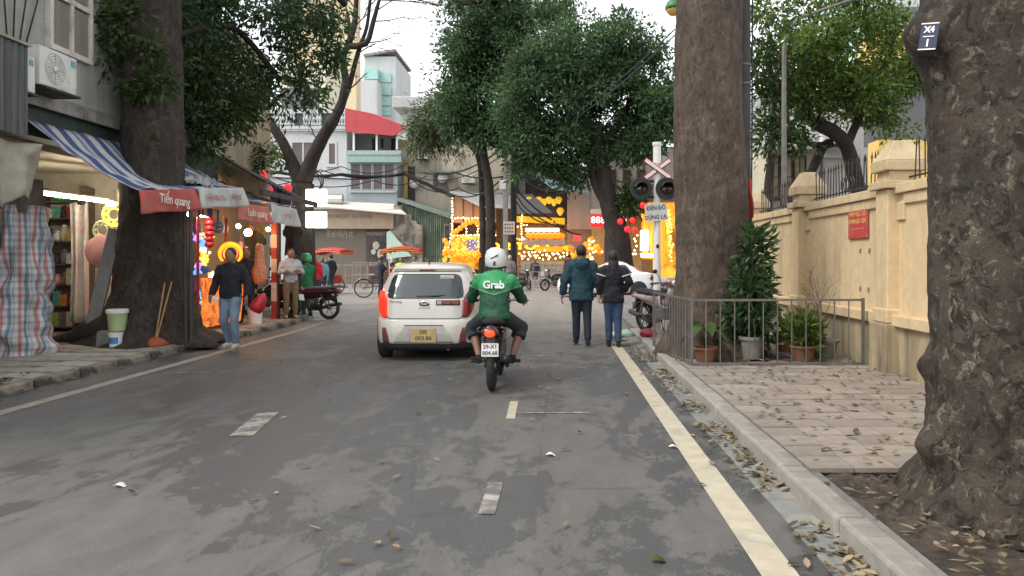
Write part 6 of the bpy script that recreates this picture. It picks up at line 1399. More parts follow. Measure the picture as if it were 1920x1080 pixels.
Y2 = 47.6
t = far_thing('town_house', 'narrow grey blue house with brown window band and red rooftop canopy', 'building', 700, Y2)
rect(t, 650.3, 745, 290, 520, Y2, 8, GREYBLUE)
for k in range(4): window(t, PX(657+21*k, Y2), PX(677+21*k, Y2), Y2, PZ(357, Y2), PZ(306, Y2), GLASS_B, GREYBLUE, 1, 1, .06, sill=False)
rect(t, 655, 743, 357.5, 361, Y2-.18, .17, GREYBLUE, 'sill'); rect(t, 651, 752, 290, 304, Y2-.5, .49, M('band_green', (.25, .38, .34), .7, var=.15), 'fascia_band')
rect(t, 651, 752, 282, 290, Y2-.55, 1.2, GREYBLUE, 'parapet')
for px in (663, 706, 744): MB().bb(PX(px, Y2)-.06, PX(px, Y2)+.06, Y2, Y2+.12, PZ(284, Y2), PZ(246, Y2)).obj('post', WHITE, t, world=True)
rect(t, 652, 745, 250, 283, Y2+2.5, .2, M('terrace_wall', (.24, .3, .27), .8), 'terrace_wall')
for k, px in enumerate((692, 698, 708, 728, 734)): MB().grid(lambda u, v: (PX(px+u*6, Y2), Y2+.8+.1*math.sin(u*9+k), PZ(256+26*v*(1-.15*(k % 3)), Y2)), 5, 6).obj('laundry', M('laundry_dark', (.02, .022, .03), .9), t, world=True, solid=.02)
mb = MB(); f_ = lambda px, py, y: (PX(px, Y2), y, PZ(py, Y2))
mb.add([f_(650, 205, Y2-.3), f_(700, 215, Y2-.3), f_(767, 241, Y2-.3), f_(740, 256, Y2-.3), f_(650, 248, Y2-.3), f_(650, 205, Y2+3), f_(700, 203, Y2+3), f_(767, 232, Y2+3)], [(0, 1, 2, 3, 4), (0, 5, 6, 1), (1, 6, 7, 2)])
mb.obj('red_canopy', REDC, t, world=True, solid=.05)

YT = 45.6
t = far_thing('tea_shop', 'closed tea shop with tan fascia, brown shutter and moon poster', 'shop', 660, YT)
rect(t, 560, 738, 392, 429, YT, 1.8, TANF, 'fascia', .02); rect(t, 560, 686, 429.5, 540, YT+.6, .2, BROWNSH, 'shutter'); rect(t, 730, 739, 429.5, 540, YT+.3, 1.4, TANF, 'side_pier')
slm = MB().bb(PX(560, YT), PX(685.5, YT), YT+.56, YT+.599, 0, .09)
for k in range(30):
    z = PZ(430, YT)-.12-.12*k
    if z < 0.02: break
    MB().bb(PX(560, YT), PX(685.5, YT), YT+.575, YT+.599, z, z+.095).obj('shutter_slat', BROWNSH, t, world=True)
pst = rect(t, 686.5, 729, 430, 545, YT+.5, .2, M('poster_brown', (.075, .05, .042), .6), 'poster_panel')
MB().lathe([(.58, 0), (.58, .03), (.001, .03)], n=28, m=m90).xf(Matrix.Translation((PX(706, YT), YT+.49, PZ(468, YT)))).obj('moon', M('moon_dark', (.035, .028, .026), .6), pst, world=True)
mb = MB(); mb.ell((PX(702, YT), YT+.45, PZ(460, YT)), (.22, .02, .26), 12, 8); mb.ell((PX(710, YT), YT+.45, PZ(476, YT)), (.2, .02, .3), 12, 8); mb.ell((PX(697, YT), YT+.45, PZ(472, YT)), (.16, .02, .18), 12, 8)
mb.obj('moon_figure', M('poster_pale', (.5, .44, .4), .7, var=.3, scale=6), pst, world=True, smooth=True)
cx_, cy_ = PX(660, YT), YT
GOLDT = M('letter_tan', (.3, .26, .22), .6); PURT = M('letter_purple', (.22, .15, .23), .6)
text('MOONLIGHT TEA', .3, M('letter_cream', (.5, .46, .42), .6), pst, (PX(707.5, YT)-cx_, .48, PZ(438, YT)), ext=.01, sx=.62)
text('茶前明月光', .3, M('letter_cream', (.5, .46, .42), .6), pst, (PX(705, YT)-cx_, .48, PZ(496, YT)), ext=.01, sx=.75)
text('茶前明月光', .55, M('letter_grey', (.45, .43, .4), .6), t, (PX(632, YT)-cx_, .56, PZ(438, YT)), ext=.01, sx=.62)
text('MOONLIGHT TEA HOUSE', .34, PURT, t, (PX(655, YT)-cx_, -.012, PZ(406, YT)), ext=.01, sx=.72)
mb = MB(); mb.add([f_(560, 376, YT+1.5), f_(742, 384, YT+1.5), (PX(762, YT-.8), YT-.8, PZ(402, YT-.8)), (PX(560, YT-.8), YT-.8, PZ(384, YT-.8))], [(0, 1, 2, 3)]); mb.obj('awning_sheet', M('awning_cream', (.62, .57, .52), .7, var=.08), t, world=True, solid=.06)
MB().tube([(PX(711, YT), YT-.05, PZ(401, YT)), (PX(711, YT), YT-.5, PZ(399, YT))], .02, 6).obj('lamp_arm', IRON, t, world=True)

Y3 = 49.
t = far_thing('old_house', 'old beige house wall with dark stains and a small window', 'building', 850, Y3)
rect(t, 745.5, 985, 262, 520, Y3, 8, BEIGE)
rect(t, 757, 764, 312, 390, Y3-.1, .09, YEL_W, 'door_jamb'); rect(t, 764.5, 778, 312, 390, Y3-.06, .05, M('door_dark', (.06, .04, .038), .7), 'door')
window(t, PX(812, Y3), PX(838, Y3), Y3, PZ(352, Y3), PZ(326, Y3), GLASS_B, STEEL, 2, 1, .1)
mb = MB(); mb.add([f_(803, 315, Y3-.02), f_(842, 315, Y3-.02), (PX(846, Y3-.9), Y3-.9, PZ(326, Y3)), (PX(800, Y3-.9), Y3-.9, PZ(326, Y3))], [(0, 1, 2, 3)]); mb.obj('window_awning', MATS['green_corrugated'], t, world=True, solid=.04)
for px, py in ((832, 335), (779, 345)): MB().lathe([(.3, 0), (.33, .06), (.001, .12)], n=18, m=m90).xf(Matrix.Translation((PX(px, Y3), Y3-.4, PZ(py, Y3)))).obj('dish', WHITE, t, world=True, smooth=True)
rect(t, 860, 900, 225, 262, Y3+3, 3, M('roof_tank', (.2, .36, .32), .7, var=.2), 'roof_hut')
for k in range(16): MB().bb(PX(905+k*4, Y3)-.02, PX(905+k*4, Y3)+.02, Y3-.3, Y3-.26, PZ(395, Y3), PZ(362, Y3)).obj('balcony_bar', IRON, t, world=True)
ac_unit('air conditioner on the old beige wall near the pole', (PX(880, Y3), Y3-.35, PZ(345, Y3)), 0, 1.1)
ac_unit('air conditioner under the old beige house eave', (PX(795, Y3), Y3-.35, PZ(300, Y3)), 0, 1.)
YG = 46.2
t = far_thing('corrugated_shed', 'green corrugated metal shed with a sloping roof edge', 'shed', 795, YG)
mb = MB(); n_ = 120
vs = []
for i in range(n_+1):
    u = i/n_; px = 752+93*u; yy = YG+.05*math.sin(u*2*math.pi*26)
    vs += [(PX(px, YG), yy, 0), (PX(px, YG), yy, PZ(382+30*u, YG))]
mb.add(vs, [(2*i, 2*i+2, 2*i+3, 2*i+1) for i in range(n_)]); mb.obj('corrugated_sheet', CORG, t, world=True)
MB().bb(PX(752, YG), PX(845, YG), YG+.1, YG+2.4, 0, PZ(414, YG)).obj('wall', CORG, t, world=True)
mb = MB(); mb.add([(PX(742, YG), YG-.25, PZ(374, YG)), (PX(848, YG), YG-.25, PZ(409, YG)), (PX(848, YG), YG+2.5, PZ(400, YG)), (PX(742, YG), YG+2.5, PZ(366, YG))], [(0, 1, 2, 3)]); mb.obj('roof', M('shed_roof', (.2, .26, .22), .6, var=.2), t, world=True, solid=.12)
window(t, PX(832, YG), PX(846, YG), YG-.06, PZ(470, YG), PZ(420, YG), GLASS, STEEL, 1, 1, .1, name='door', sill=False)
t = far_thing('stained_wall', 'crumbling stained concrete wall between the tea shop and the shed', 'wall', 765, 45.7)
mb = MB(); yw = 45.7; mb.prism([(PX(738, yw), 0), (PX(792, yw), 0), (PX(792, yw), PZ(422, yw)), (PX(782, yw), PZ(420, yw)), (PX(780, yw), PZ(414, yw)), (PX(772, yw), PZ(413, yw)), (PX(770, yw), PZ(402, yw)), (PX(756, yw), PZ(400, yw)), (PX(754, yw), PZ(385, yw)), (PX(738, yw), PZ(384, yw))], yw, yw+.35, 'y'); mb.obj('wall', STAIN, t, world=True)
mb = MB(); yw = 45.2; mb.add([(PX(725, yw), yw, PZ(435, yw)), (PX(732, yw), yw, PZ(433, yw)), (PX(772, yw), yw, PZ(480, yw)), (PX(725, yw), yw, PZ(486, yw))], [(0, 1, 2, 3)]); one('mint_sheet', mb, MINT, 'pale mint sheet leaning between the tea shop and stained wall', 'sheet', solid=.05)

# lantern shops
FAIRY = glow('fairy_light', (1, .62, .25), 3.2); FAIRY_P = glow('fairy_pink', (1, .45, .3), 1.4)
octv = [(1, 0, 0), (-1, 0, 0), (0, 1, 0), (0, -1, 0), (0, 0, 1), (0, 0, -1)]; octf = [(0, 2, 4), (2, 1, 4), (1, 3, 4), (3, 0, 4), (2, 0, 5), (1, 2, 5), (3, 1, 5), (0, 3, 5)]
def fairy(label, segs, Y, mat=FAIRY, r=.055, step=.16, jit=.02, cat='string lights'):
    mb = MB()
    for a, b in segs:
        A, B_ = P(*a, Y), P(*b, Y); n = max(1, int((B_-A).length/step))
        for k in range(n+1):
            c = A.lerp(B_, k/n)+Vector((random.gauss(0, jit), random.gauss(0, jit), random.gauss(0, jit))); mb.add([(c.x+r*v[0], c.y+r*v[1], c.z+r*v[2]) for v in octv], octf)
    return one('string_lights', mb, mat, label, cat, kind='stuff')
YL = 44.5
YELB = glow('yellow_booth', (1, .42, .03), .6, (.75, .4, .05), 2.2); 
t = far_thing('lantern_shop', 'bright yellow lantern shop front outlined with strings of bulbs', 'shop', 900, YL)
rect(t, 847, 930, 366, 418, YL+.8, .2, M('tan_boards', (.4, .26, .16), .7, var=.12), 'signboard')
for px in (868, 886, 906): rect(t, px, px+1, 366, 418, YL+.76, .04, SEAM, 'board_joint')
mb = MB(); mb.add([f_(848, 364, YL+1.2), f_(965, 372, YL+1.2), (PX(962, YL), YL-.6, PZ(392, YL)), (PX(905, YL), YL-.6, PZ(390, YL)), (PX(870, YL), YL, PZ(372, YL))], [(0, 1, 2, 3, 4)]); mb.obj('awning_sheet', M('awning_pale', (.6, .6, .58), .7), t, world=True, solid=.05)
rect(t, 846, 1000, 366, 520, YL+3, .2, M('shop_dark_back', (.11, .075, .05), .8, var=.4), 'back_wall')
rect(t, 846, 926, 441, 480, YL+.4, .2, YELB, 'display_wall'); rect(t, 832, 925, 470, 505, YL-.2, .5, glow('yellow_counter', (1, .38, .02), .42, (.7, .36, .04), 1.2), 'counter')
rect(t, 875, 897, 449, 470, YL+.3, .08, M('poster_blue', (.16, .26, .5), .5, var=.35, scale=3), 'poster')
rect(t, 877, 918, 474, 480, YL-.5, .4, M('red_awning', (.5, .06, .03), .6), 'small_awning')
rect(t, 846, 850, 366, 520, YL+.7, .1, TANF, 'post'); rect(t, 924, 927, 405, 520, YL+.7, .1, TANF, 'post')
g = random.Random(9)
fairy('warm bulbs outlining the frame of the yellow lantern shop', [((848, 366), (848, 440)), ((848, 409), (926, 409)), ((848, 441), (930, 441)), ((926, 405), (926, 482)), ((874, 411), (874, 440)), ((896, 411), (896, 440)), ((846, 441), (840, 470)), ((832, 470), (862, 472))], YL+.2)
fairy('pink and yellow fairy lights covering the shop display wall', [((850+g.uniform(0, 72), 446), (850+g.uniform(0, 72), 476)) for _ in range(14)], YL+.32, FAIRY_P, .035, .18, .04)
PAPER_O = glow('paper_orange', (1, .2, .004), .6, (.8, .25, .02)); PAPER_Y = glow('paper_yellow', (1, .5, .02), .22, (.7, .48, .06))
def lantern(label, px, py, Y, r, mat, group, kind='round'):
    t = thing('paper_lantern', label, 'lantern', (PX(px, Y), Y, PZ(py, Y)), 0, group)
    if kind == 'round': MB().lathe([(r*.35, -r), (r*.85, -r*.6), (r, 0), (r*.85, r*.6), (r*.35, r)], n=12).obj('shade', mat, t, smooth=True)
    else: MB().lathe([(r*.2, -r*1.2), (r*.5, -r*.9), (r*.95, -.1*r), (r, .35*r), (r*.6, .9*r), (r*.3, r)], n=12).obj('shade', mat, t, smooth=True)
    MB().tube([(0, 0, r), (0, 0, r+.15)], .012, 4).obj('cord', CABLE, t)
for k in range(13): u = k/12; lantern('orange paper lantern in the arch over the yellow shop display', 850+76*u, 437-22*math.sin(math.pi*min(1, u*1.05))**1.5+g.uniform(-1.5, 1.5), YL+.1, .15, PAPER_O, 'lantern arch of the yellow shop')
for k in range(16): lantern('orange paper lantern in the low cluster beside the yellow counter', 834+g.uniform(0, 30), 448+g.uniform(0, 36), YL-.3, .15, PAPER_O if k % 3 else PAPER_Y, 'lantern cluster by the counter')
for k in range(5): lantern('yellow lantern hanging at the right post of the yellow shop', 919+g.uniform(-5, 4), 447+7*k, YL, .17, PAPER_Y, 'lanterns on the shop post')
rect(t, 927, 962, 470, 480, YL, .1, BLACKM, 'sign'); text('CO 2 TOO', .55, glow('neon_orange', (1, .4, .02), 1.6), t, (PX(962, YL)-PX(900, YL), -.05, PZ(462, YL)), ext=.02, bold=.02, sx=1.6, name='neon_lettering')['kind'] = 'stuff'

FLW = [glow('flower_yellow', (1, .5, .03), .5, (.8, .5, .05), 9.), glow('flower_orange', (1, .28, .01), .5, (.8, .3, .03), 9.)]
for k in range(30):
    u = k/29; px = 832+100*u if k < 20 else 1062+7*(k-20); py = 489-14*abs(math.sin(k*1.7)) if k < 20 else 486-22*abs(math.sin(k*2.3)); c_ = P(px, py, YL-.7 if k < 20 else 42.6); mb = MB(); mb.ell(c_, (.16, .12, .14), 8, 6)
    for _ in range(18): d_ = Vector((g.gauss(0, 1), g.gauss(0, 1), g.gauss(0, 1))).normalized(); mb.ell(c_+Vector((d_.x*.17, d_.y*.13, d_.z*.15)), g.uniform(.04, .075), 6, 5)
    one('flower_bunch', mb, FLW[k % 2], ('yellow' if k % 2 == 0 else 'orange')+(' paper flower bunch heaped on the yellow shop counter' if k < 20 else ' paper flower bunch heaped left of the sedan'), 'flowers', 'paper flower heaps', smooth=True)
YM = 43.5
t = far_thing('lantern_shop', 'lantern shop with grey awning, yellow fringe and rows of orange lanterns', 'shop', 1015, YM)
rect(t, 966, 1063, 300, 418, YM+1.5, 6, M('dark_upper', (.045, .042, .045), .8, var=.4), 'upper_wall')
rect(t, 966, 1063, 418, 520, YM+3.2, .2, M('shop_back_warm', (.45, .3, .15), .8, var=.3), 'back_wall')
rect(t, 972, 985, 335, 372, YM+1.3, .15, CONC_D, 'shutter'); rect(t, 1003, 1040, 330, 360, YM+1.3, .15, IRON, 'window_grille')
mb = MB(); mb.add([f_(966, 371, YM+1.4), f_(1000, 371, YM+1.4), (PX(1036, YM), YM-.5, PZ(400, YM)), (PX(966, YM), YM-.5, PZ(402, YM))], [(0, 1, 2, 3)]); mb.obj('grey_awning', M('awning_grey', (.24, .23, .22), .8, var=.2, stretch=(6, 1, 1)), t, world=True, solid=.05)
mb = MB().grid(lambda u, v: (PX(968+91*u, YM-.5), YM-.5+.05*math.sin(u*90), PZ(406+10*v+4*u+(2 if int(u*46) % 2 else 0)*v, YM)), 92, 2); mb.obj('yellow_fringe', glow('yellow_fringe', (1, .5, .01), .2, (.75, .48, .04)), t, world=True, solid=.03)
rect(t, 985, 1048, 428, 434, YM-.1, .25, glow('tube_box', (1, .85, .6), 3.5), 'light_box')
rect(t, 1004, 1055, 462, 472, YM+.3, .1, PAPER_O, 'orange_banner'); rect(t, 975, 1060, 490, 520, YM-.1, .8, M('counter_grey', (.4, .36, .3), .7), 'counter')
rect(t, 985, 1010, 430, 433, YM+.4, .2, SEAM, 'beam')
for k in range(14): lantern('orange teardrop lantern in the long row under the light box', 990+5*k, 441+(k % 2)*1.5, YM-.05, .15, PAPER_O, 'orange lantern row', 'drop')
DRUM = M('drum_paper', (.55, .42, .34), .6, var=.2)
for k in range(7):
    mb = MB().lathe([(.2, -.06), (.22, 0), (.2, .06), (.001, .06)], n=16, m=m90).xf(Matrix.Translation((PX(985+11.5*k, YM), YM-.1, PZ(454+(k % 2)*2, YM)))); one('paper_drum', mb, DRUM, 'round paper drum hung below the orange lantern row', 'drum', 'paper drums in a row', smooth=True, auto=40)
fairy('dense white bulbs along the second lantern shop counter', [((975, 474), (1062, 474)), ((978, 478), (1060, 478)), ((980, 483), (1058, 483))], YM-.2, FAIRY, .06, .22, .06)
fairy('white bulbs in a frame at the left of the second lantern shop', [((978, 405), (978, 448)), ((968, 448), (984, 448)), ((970, 424), (988, 422))], YM-.6, FAIRY, .05, .14)
for k in range(7): lantern('small yellow lantern strung across the dark upper balcony', 992+9.3*k, 375+(k % 2)*4, YM+1., .2, PAPER_Y, 'yellow lanterns on the upper balcony', 'drop')
lantern('lone yellow lantern hanging below the balcony row', 1050.5, 396, YM+1., .22, PAPER_Y, None, 'drop')
t = far_thing('town_house', 'pinkish white narrow house under a pale blue awning', 'building', 1085, 45.)
rect(t, 1063.5, 1112, 330, 430, 45., 6, plaster('pink_wall', (.55, .48, .46), (.36, .31, .3), (.5, .7), .7)); rect(t, 1063.5, 1112, 430.5, 520, 46., 5, INW, 'shop_wall')
mb = MB(); y_ = 44.8; mb.add([(PX(985, 46), 46.2, PZ(315, 46)), (PX(1060, 46), 46.2, PZ(328, 46)), (PX(1104, 43.5), 43.5, PZ(362, 43.5)), (PX(1038, 43.5), 43.5, PZ(355, 43.5))], [(0, 1, 2, 3)]); mb.obj('blue_awning', M('awning_blue', (.33, .52, .58), .65, var=.12, scale=1.5), t, world=True, solid=.05)
rect(t, 1075, 1090, 440, 452, 44.7, .1, glow('sign_red_lit', (.9, .06, .06), .5, (.5, .05, .06)), 'sign')
for k in range(9): lantern('glowing amber lantern in the clutter left of the sedan', 1098+g.uniform(0, 30), 445+g.uniform(0, 32), 43.8, .2, PAPER_O if k % 2 else PAPER_Y, 'amber lanterns left of the sedan')
Y6 = 41.
t = far_thing('grey_house', 'grey house with barred windows behind the big leafy tree', 'building', 1180, Y6)
rect(t, 1112.5, 1330, 275, 396, Y6, 6, plaster('grey_house_wall', (.25, .23, .21), (.13, .12, .11), (.45, .65), .8)); rect(t, 1112.5, 1330, 396.5, 520, Y6+2, 4, M('shop_amber', (.5, .32, .12), .8, var=.2), 'shop_wall')
for a in (1140, 1168, 1195): window(t, PX(a, Y6), PX(a+15, Y6), Y6, PZ(350, Y6), PZ(318, Y6), GLASS, IRON, 3, 1, .08)
rect(t, 1108, 1172, 402, 426, Y6-1, .2, glow('shop_sign_red', (1, .01, .012), .5, (.6, .02, .02)), 'shop_sign')
text('888PINO', .5, glow('sign_white_lit', (1, .8, .8), 1.), t, (PX(1142, Y6-1)-PX(1180, Y6), -1.02, PZ(413, Y6-1)), ext=.01, sx=1., name='lettering')
rect(t, 1108, 1172, 392, 401, Y6-1, .3, M('white_eave', (.5, .48, .47), .7), 'eave')
fairy('white bulb strings hanging behind the sedan', [((1106, 450), (1106, 485)), ((1112, 452), (1112, 488)), ((1120, 470), (1145, 470)), ((1186, 476), (1222, 478)), ((1192, 440), (1192, 476))], Y6-1.2, FAIRY, .06, .2, .05)
for px, py in ((1163, 415), (1186, 413), (1176, 430), (1190, 431), (1205, 385)):
    lantern('red glowing lantern hanging in the tree left of the signal', px, py, 33., .13, glow('lantern_red', (1, .01, .015), .6, (.6, .02, .02)), 'red lanterns by the signal')
YS = 36.
t = far_thing('lantern_shop', 'amber lit shop front with yellow drapes behind the signal post', 'shop', 1240, YS)
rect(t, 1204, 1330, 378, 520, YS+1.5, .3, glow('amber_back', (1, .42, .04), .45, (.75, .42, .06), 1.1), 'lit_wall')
rect(t, 1204, 1330, 345, 378, YS+.8, 1., M('shop_header', (.2, .17, .15), .8), 'header'); rect(t, 1201, 1216, 432, 470, YS+.8, .1, glow('white_panel', (1, .9, .8), 3.), 'light_panel')
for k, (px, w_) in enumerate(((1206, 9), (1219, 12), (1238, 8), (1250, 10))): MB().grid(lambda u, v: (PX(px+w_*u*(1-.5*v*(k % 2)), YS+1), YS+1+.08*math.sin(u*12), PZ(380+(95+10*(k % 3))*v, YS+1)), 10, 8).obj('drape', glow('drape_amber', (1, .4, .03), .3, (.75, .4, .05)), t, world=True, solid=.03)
fairy('column of golden fairy lights beside the scaly trunk', [((1253, 395), (1257, 490)), ((1256, 400), (1259, 470)), ((1250, 402), (1252, 430))], YS+.2, glow('fairy_gold', (1, .6, .1), 3.), .05, .13, .04)
rect(t, 1203, 1224, 475, 482, YS, .3, glow('counter_light', (1, .8, .5), 3.), 'light_box'); rect(t, 1203, 1224, 486, 520, YS, .6, M('counter_wood', (.4, .22, .1), .7), 'counter')

# blocks further back
t = far_thing('apartment_block', 'tall ochre apartment wall behind the bare tree', 'building', 604, 66.)
rect(t, 540, 668, -60, 520, 66., 1.5, plaster('ochre_wall', (.66, .54, .36), (.55, .4, .26), (.5, .75), .35))
t = far_thing('apartment_tower', 'pale tower with sloping roof and mint glass rooms', 'building', 712, 95.)
rect(t, 683, 742, 106, 520, 95., 10, WHITE_W); mb = MB(); mb.add([(PX(683, 95.), 94.5, PZ(105, 95)), (PX(743, 95.), 94.5, PZ(95, 95)), (PX(743, 95.), 105, PZ(95, 95)), (PX(683, 95.), 105, PZ(105, 95))], [(0, 1, 2, 3)]); mb.obj('roof', CONC, t, world=True, solid=.3)
rect(t, 682, 708, 128, 148, 93.5, 1.4, M('mint_glass', (.3, .5, .47), .3, var=.1), 'roof_room'); rect(t, 665, 707, 150, 215, 92, 2.9, WHITE_W, 'front_wing')
for k, c in enumerate((138, 162, 182, 200)): rect(t, 709, 733, c, c+16, 94.8, .19, M('mint_glass', (.3, .5, .47), .3, var=.1), 'window_band')
t = far_thing('modern_house', 'small white house with a jutting flat roof left of the tree crowns', 'building', 775, 75.)
rect(t, 752, 830, 205, 520, 75., 8, plaster('pale_green_wall', (.5, .56, .53), (.4, .45, .43), (.5, .8), .4)); rect(t, 735, 830, 180, 202, 73.5, 9.5, WHITE_W, 'roof_slab', .1)
window(t, PX(760, 75), PX(768, 75), 75., PZ(240, 75), PZ(222, 75), GLASS, WHITE, 1, 1, .1)

# far railings
RAILP = M('rail_pinkgrey', (.24, .18, .165), .7, var=.25, scale=5)
def railing(label, p0, p1, Y, rows, step, h):
    A, B_ = Vector((PX(p0, Y), Y, 0)), Vector((PX(p1, Y), Y, 0)); t = thing('railing', label, 'railing', tuple((A+B_)/2)); n = max(2, int((B_-A).length/step))
    c = (A+B_)/2
    bm_ = MB().box((0, 0, h/2), (.05, .05, h)).mesh('post', RAILP)
    for k in range(n+1): put('post', bm_, t, A.lerp(B_, k/n)-c)
    for z in rows: MB().box((0, 0, z), ((B_-A).length, .04, .06)).obj('rail', RAILP, t)
railing('low pinkish railing in front of the tea shop', 628, 688, 41.5, (.3, .62, 1.2), .55, 1.22)
railing('taller pinkish gate frame beside the cyclo', 661, 690, 40.5, (.7, 1.35), 1.2, 1.4)
railing('low railing right of the white helmet before the lantern shop', 985, 1100, 40.5, (.55, .85, 1.2), .4, 1.25)
railing('far railing behind the parked cyclo', 740, 850, 42., (.4, .8, 1.15), .6, 1.2)
g = random.Random(3)
for k in range(9):
    px = 990+9*k; mb = MB().box((PX(px, 40.2), 40.2, .24), (.2, .2, .42), top=.9); one('planter_box', mb, M('planter_pink', (.36, .29, .26), .8, var=.3, rnd=.3), 'small pale planter box at the foot of the far railing', 'planter', 'planters along the far railing')

# cyclos
def cyclo(label, px, Y, rz):
    t = thing('cyclo', label, 'cyclo', (PX(px, Y), Y, 0), rz)
    for x, y, r in ((0, -.95, .36), (-.42, .55, .32), (.42, .55, .32)):
        w_ = MB().torus((x, y, r+.02), r, .022, 30, 6, 'x').obj('wheel', RUBBER, t, smooth=True); mb = MB().torus((x, y, r+.02), r*.93, .012, 28, 5, 'x')
        for k in range(14): a = k*math.pi/7; mb.tube([(x+.02*(-1)**k, y, r+.02), (x, y+r*.92*math.cos(a), r+.02+r*.92*math.sin(a))], .004, 3)
        mb.tube([(x-.05, y, r+.02), (x+.05, y, r+.02)], .03, 8); mb.obj('spokes', STEEL, w_)
    MB().grid(lambda u, v: ((v-.5)*.07, -.95+.4*math.cos(R(40+120*u)), .38+.4*math.sin(R(40+120*u))), 12, 2).obj('mudguard', CHROME, t, smooth=True, solid=.006)
    fr = MB(); fr.tube([(0, -.95, .38), (0, -.55, .45), (0, -.6, .85)], .02, 6); fr.tube([(0, -.55, .45), (0, .1, .5), (0, .5, .42)], .022, 6); fr.tube([(0, -.58, .8), (0, -.05, .75)], .02, 6); fr.tube([(-.42, .55, .34), (.42, .55, .34)], .02, 6); fr.tube([(0, -.95, .38), (0, -.6, .8)], .014, 6); fr.obj('frame', IRON, t)
    MB().ell((0, -.62, .9), (.1, .15, .05), 12, 6).obj('saddle', M('saddle_tan', (.3, .24, .18), .6), t, smooth=True)
    MB().tube([(-.4, -.08, 1.05), (.4, -.08, 1.05)], .018, 6).obj('push_bar', CHROME, t)
    MB().tube([(-.1, -.45, .4), (.1, -.5, .3)], .015, 6).obj('pedals', IRON, t)
    MB().box((0, .45, .55), (.74, .6, .14)).obj('seat', M('seat_red', (.4, .02, .03), .6, var=.15), t, bevel=.03); MB().box((0, .12, .85), (.74, .12, .6), rx=R(10)).obj('seat_back', MATS['seat_red'], t, bevel=.03)
    for s_ in (-1, 1): MB().box((s_*.39, .45, .72), (.06, .6, .2)).obj('armrest', MATS['seat_red'], t, bevel=.02); MB().tube([(s_*.38, .1, .8), (s_*.4, .05, 1.85)], .013, 6).obj('canopy_pole', CHROME, t)
    MB().box((0, 1.0, .3), (.5, .35, .04)).obj('foot_board', IRON, t)
    MB().grid(lambda u, v: ((u-.5)*.95, -.25+1.55*v, 1.83+.13*math.sin(math.pi*v)+.06*math.sin(math.pi*u)+.02*v), 10, 12).obj('canopy', M('canopy_red', (.5, .03, .035), .6, var=.12), t, smooth=True, solid=.02)
    fr = MB()
    for s_ in (-1, 1): fr.grid(lambda u, v: (s_*.48, -.25+1.55*u, 1.84+.13*math.sin(math.pi*u)-(.1+.05*abs(math.sin(u*26)))*v), 52, 1)
    fr.grid(lambda u, v: ((u-.5)*.95, -.26, 1.84-(.1+.05*abs(math.sin(u*16)))*v), 30, 1); fr.grid(lambda u, v: ((u-.5)*.95, 1.31, 1.86-(.1+.05*abs(math.sin(u*16)))*v), 30, 1)
    f2 = fr.obj('canopy_fringe', stripemat('fringe', [(1.2, (.5, .03, .03)), (.4, (.65, .42, .05))], .075, 2) if 'fringe' not in MATS else MATS['fringe'], t, solid=.006)
    return t
cyclo('cyclo with red fringed canopy crossing behind the hatchback', 728, 29.5, R(-84))
cyclo('cyclo with red canopy standing behind the woman in the red coat', 604, 33., R(-110))
person('person', 'cyclo driver in a navy jacket leaning on his cyclo', (PX(713, 30), 30, 0), R(-60), dict(elL=(-.24, .12, 1.15), wrL=(-.1, .3, 1.05), elR=(.24, .12, 1.15), wrR=(.12, .32, 1.05), head=(0, .06, 1.55)), 1.66, colm('jacket_navy', (.015, .02, .045)), colm('trouser_navy', (.02, .022, .035)), BLACKM, SKIN_D, vox=.03, puff=1.1)
person('person', 'passenger in a dark blue jacket sitting in the cyclo', (PX(738, 29.5), 29.5, 0), R(-84), dict(pelvis=(0, .0, .66), waist=(0, -.05, .8), chest=(0, -.08, 1.0), neck=(0, -.06, 1.17), head=(0, -.03, 1.31), shL=(-.19, -.08, 1.1), shR=(.19, -.08, 1.1), elL=(-.25, .02, .88), elR=(.25, .02, .88), wrL=(-.12, .22, .8), wrR=(.12, .22, .8), hiL=(-.1, 0, .68), hiR=(.1, 0, .68), knL=(-.12, .42, .7), knR=(.12, .42, .7), anL=(-.12, .5, .36), anR=(.12, .5, .36)), 1.65, colm('jacket_blue', (.025, .04, .08)), DENIM, BLACKM, SKIN, vox=.03, extra=dict(hem=(0, 0, .62)))

# poles, light boxes and cables
YP = 42.
mb = MB().tube([(PX(948, YP), YP, 0), (PX(948, YP), YP, PZ(262, YP))], [.17, .12], 12); po = one('utility_pole', mb, M('pole_concrete', (.34, .33, .3), .85, var=.15, bump=.2), 'grey concrete utility pole before the lantern shops', 'pole', smooth=True, auto=50)
MB().box((PX(943, YP)-PX(948, YP), -.2, PZ(347, YP)), (.36, .22, .52)).obj('meter_box', WHITE, po, bevel=.02)
sg_ = MB().box((PX(955, YP)-PX(948, YP), -.3, PZ(428, YP)), (.64, .04, .72)).obj('notice_sign', M('notice_pale', (.55, .48, .44), .6, var=.15), po, bevel=.01)
for r_ in range(3):
    for k in range(4): MB().box((PX(955, YP)-PX(948, YP)-.2+.13*k, -.325, PZ(428, YP)+.2-.2*r_), (.08, .008, .1)).obj('notice_mark', M('mark_dark', (.15, .07, .06), .6), sg_)
mb = MB().tube([(PX(963, 42.6), 42.6, 0), (PX(963, 42.6), 42.6, PZ(292, 42.6))], [.2, .15], 10); one('utility_pole', mb, M('pole_blackish', (.03, .03, .032), .8, var=.3), 'dark tarred pole just right of the concrete pole', 'pole', smooth=True, auto=50)
mb = MB().tube([(PX(483, 30), 30, 0), (PX(483, 30), 30, PZ(225, 30))], [.09, .07], 8); one('lamp_pole', mb, STEEL, 'thin grey pole in front of the white balustrade house', 'pole', smooth=True, auto=50)
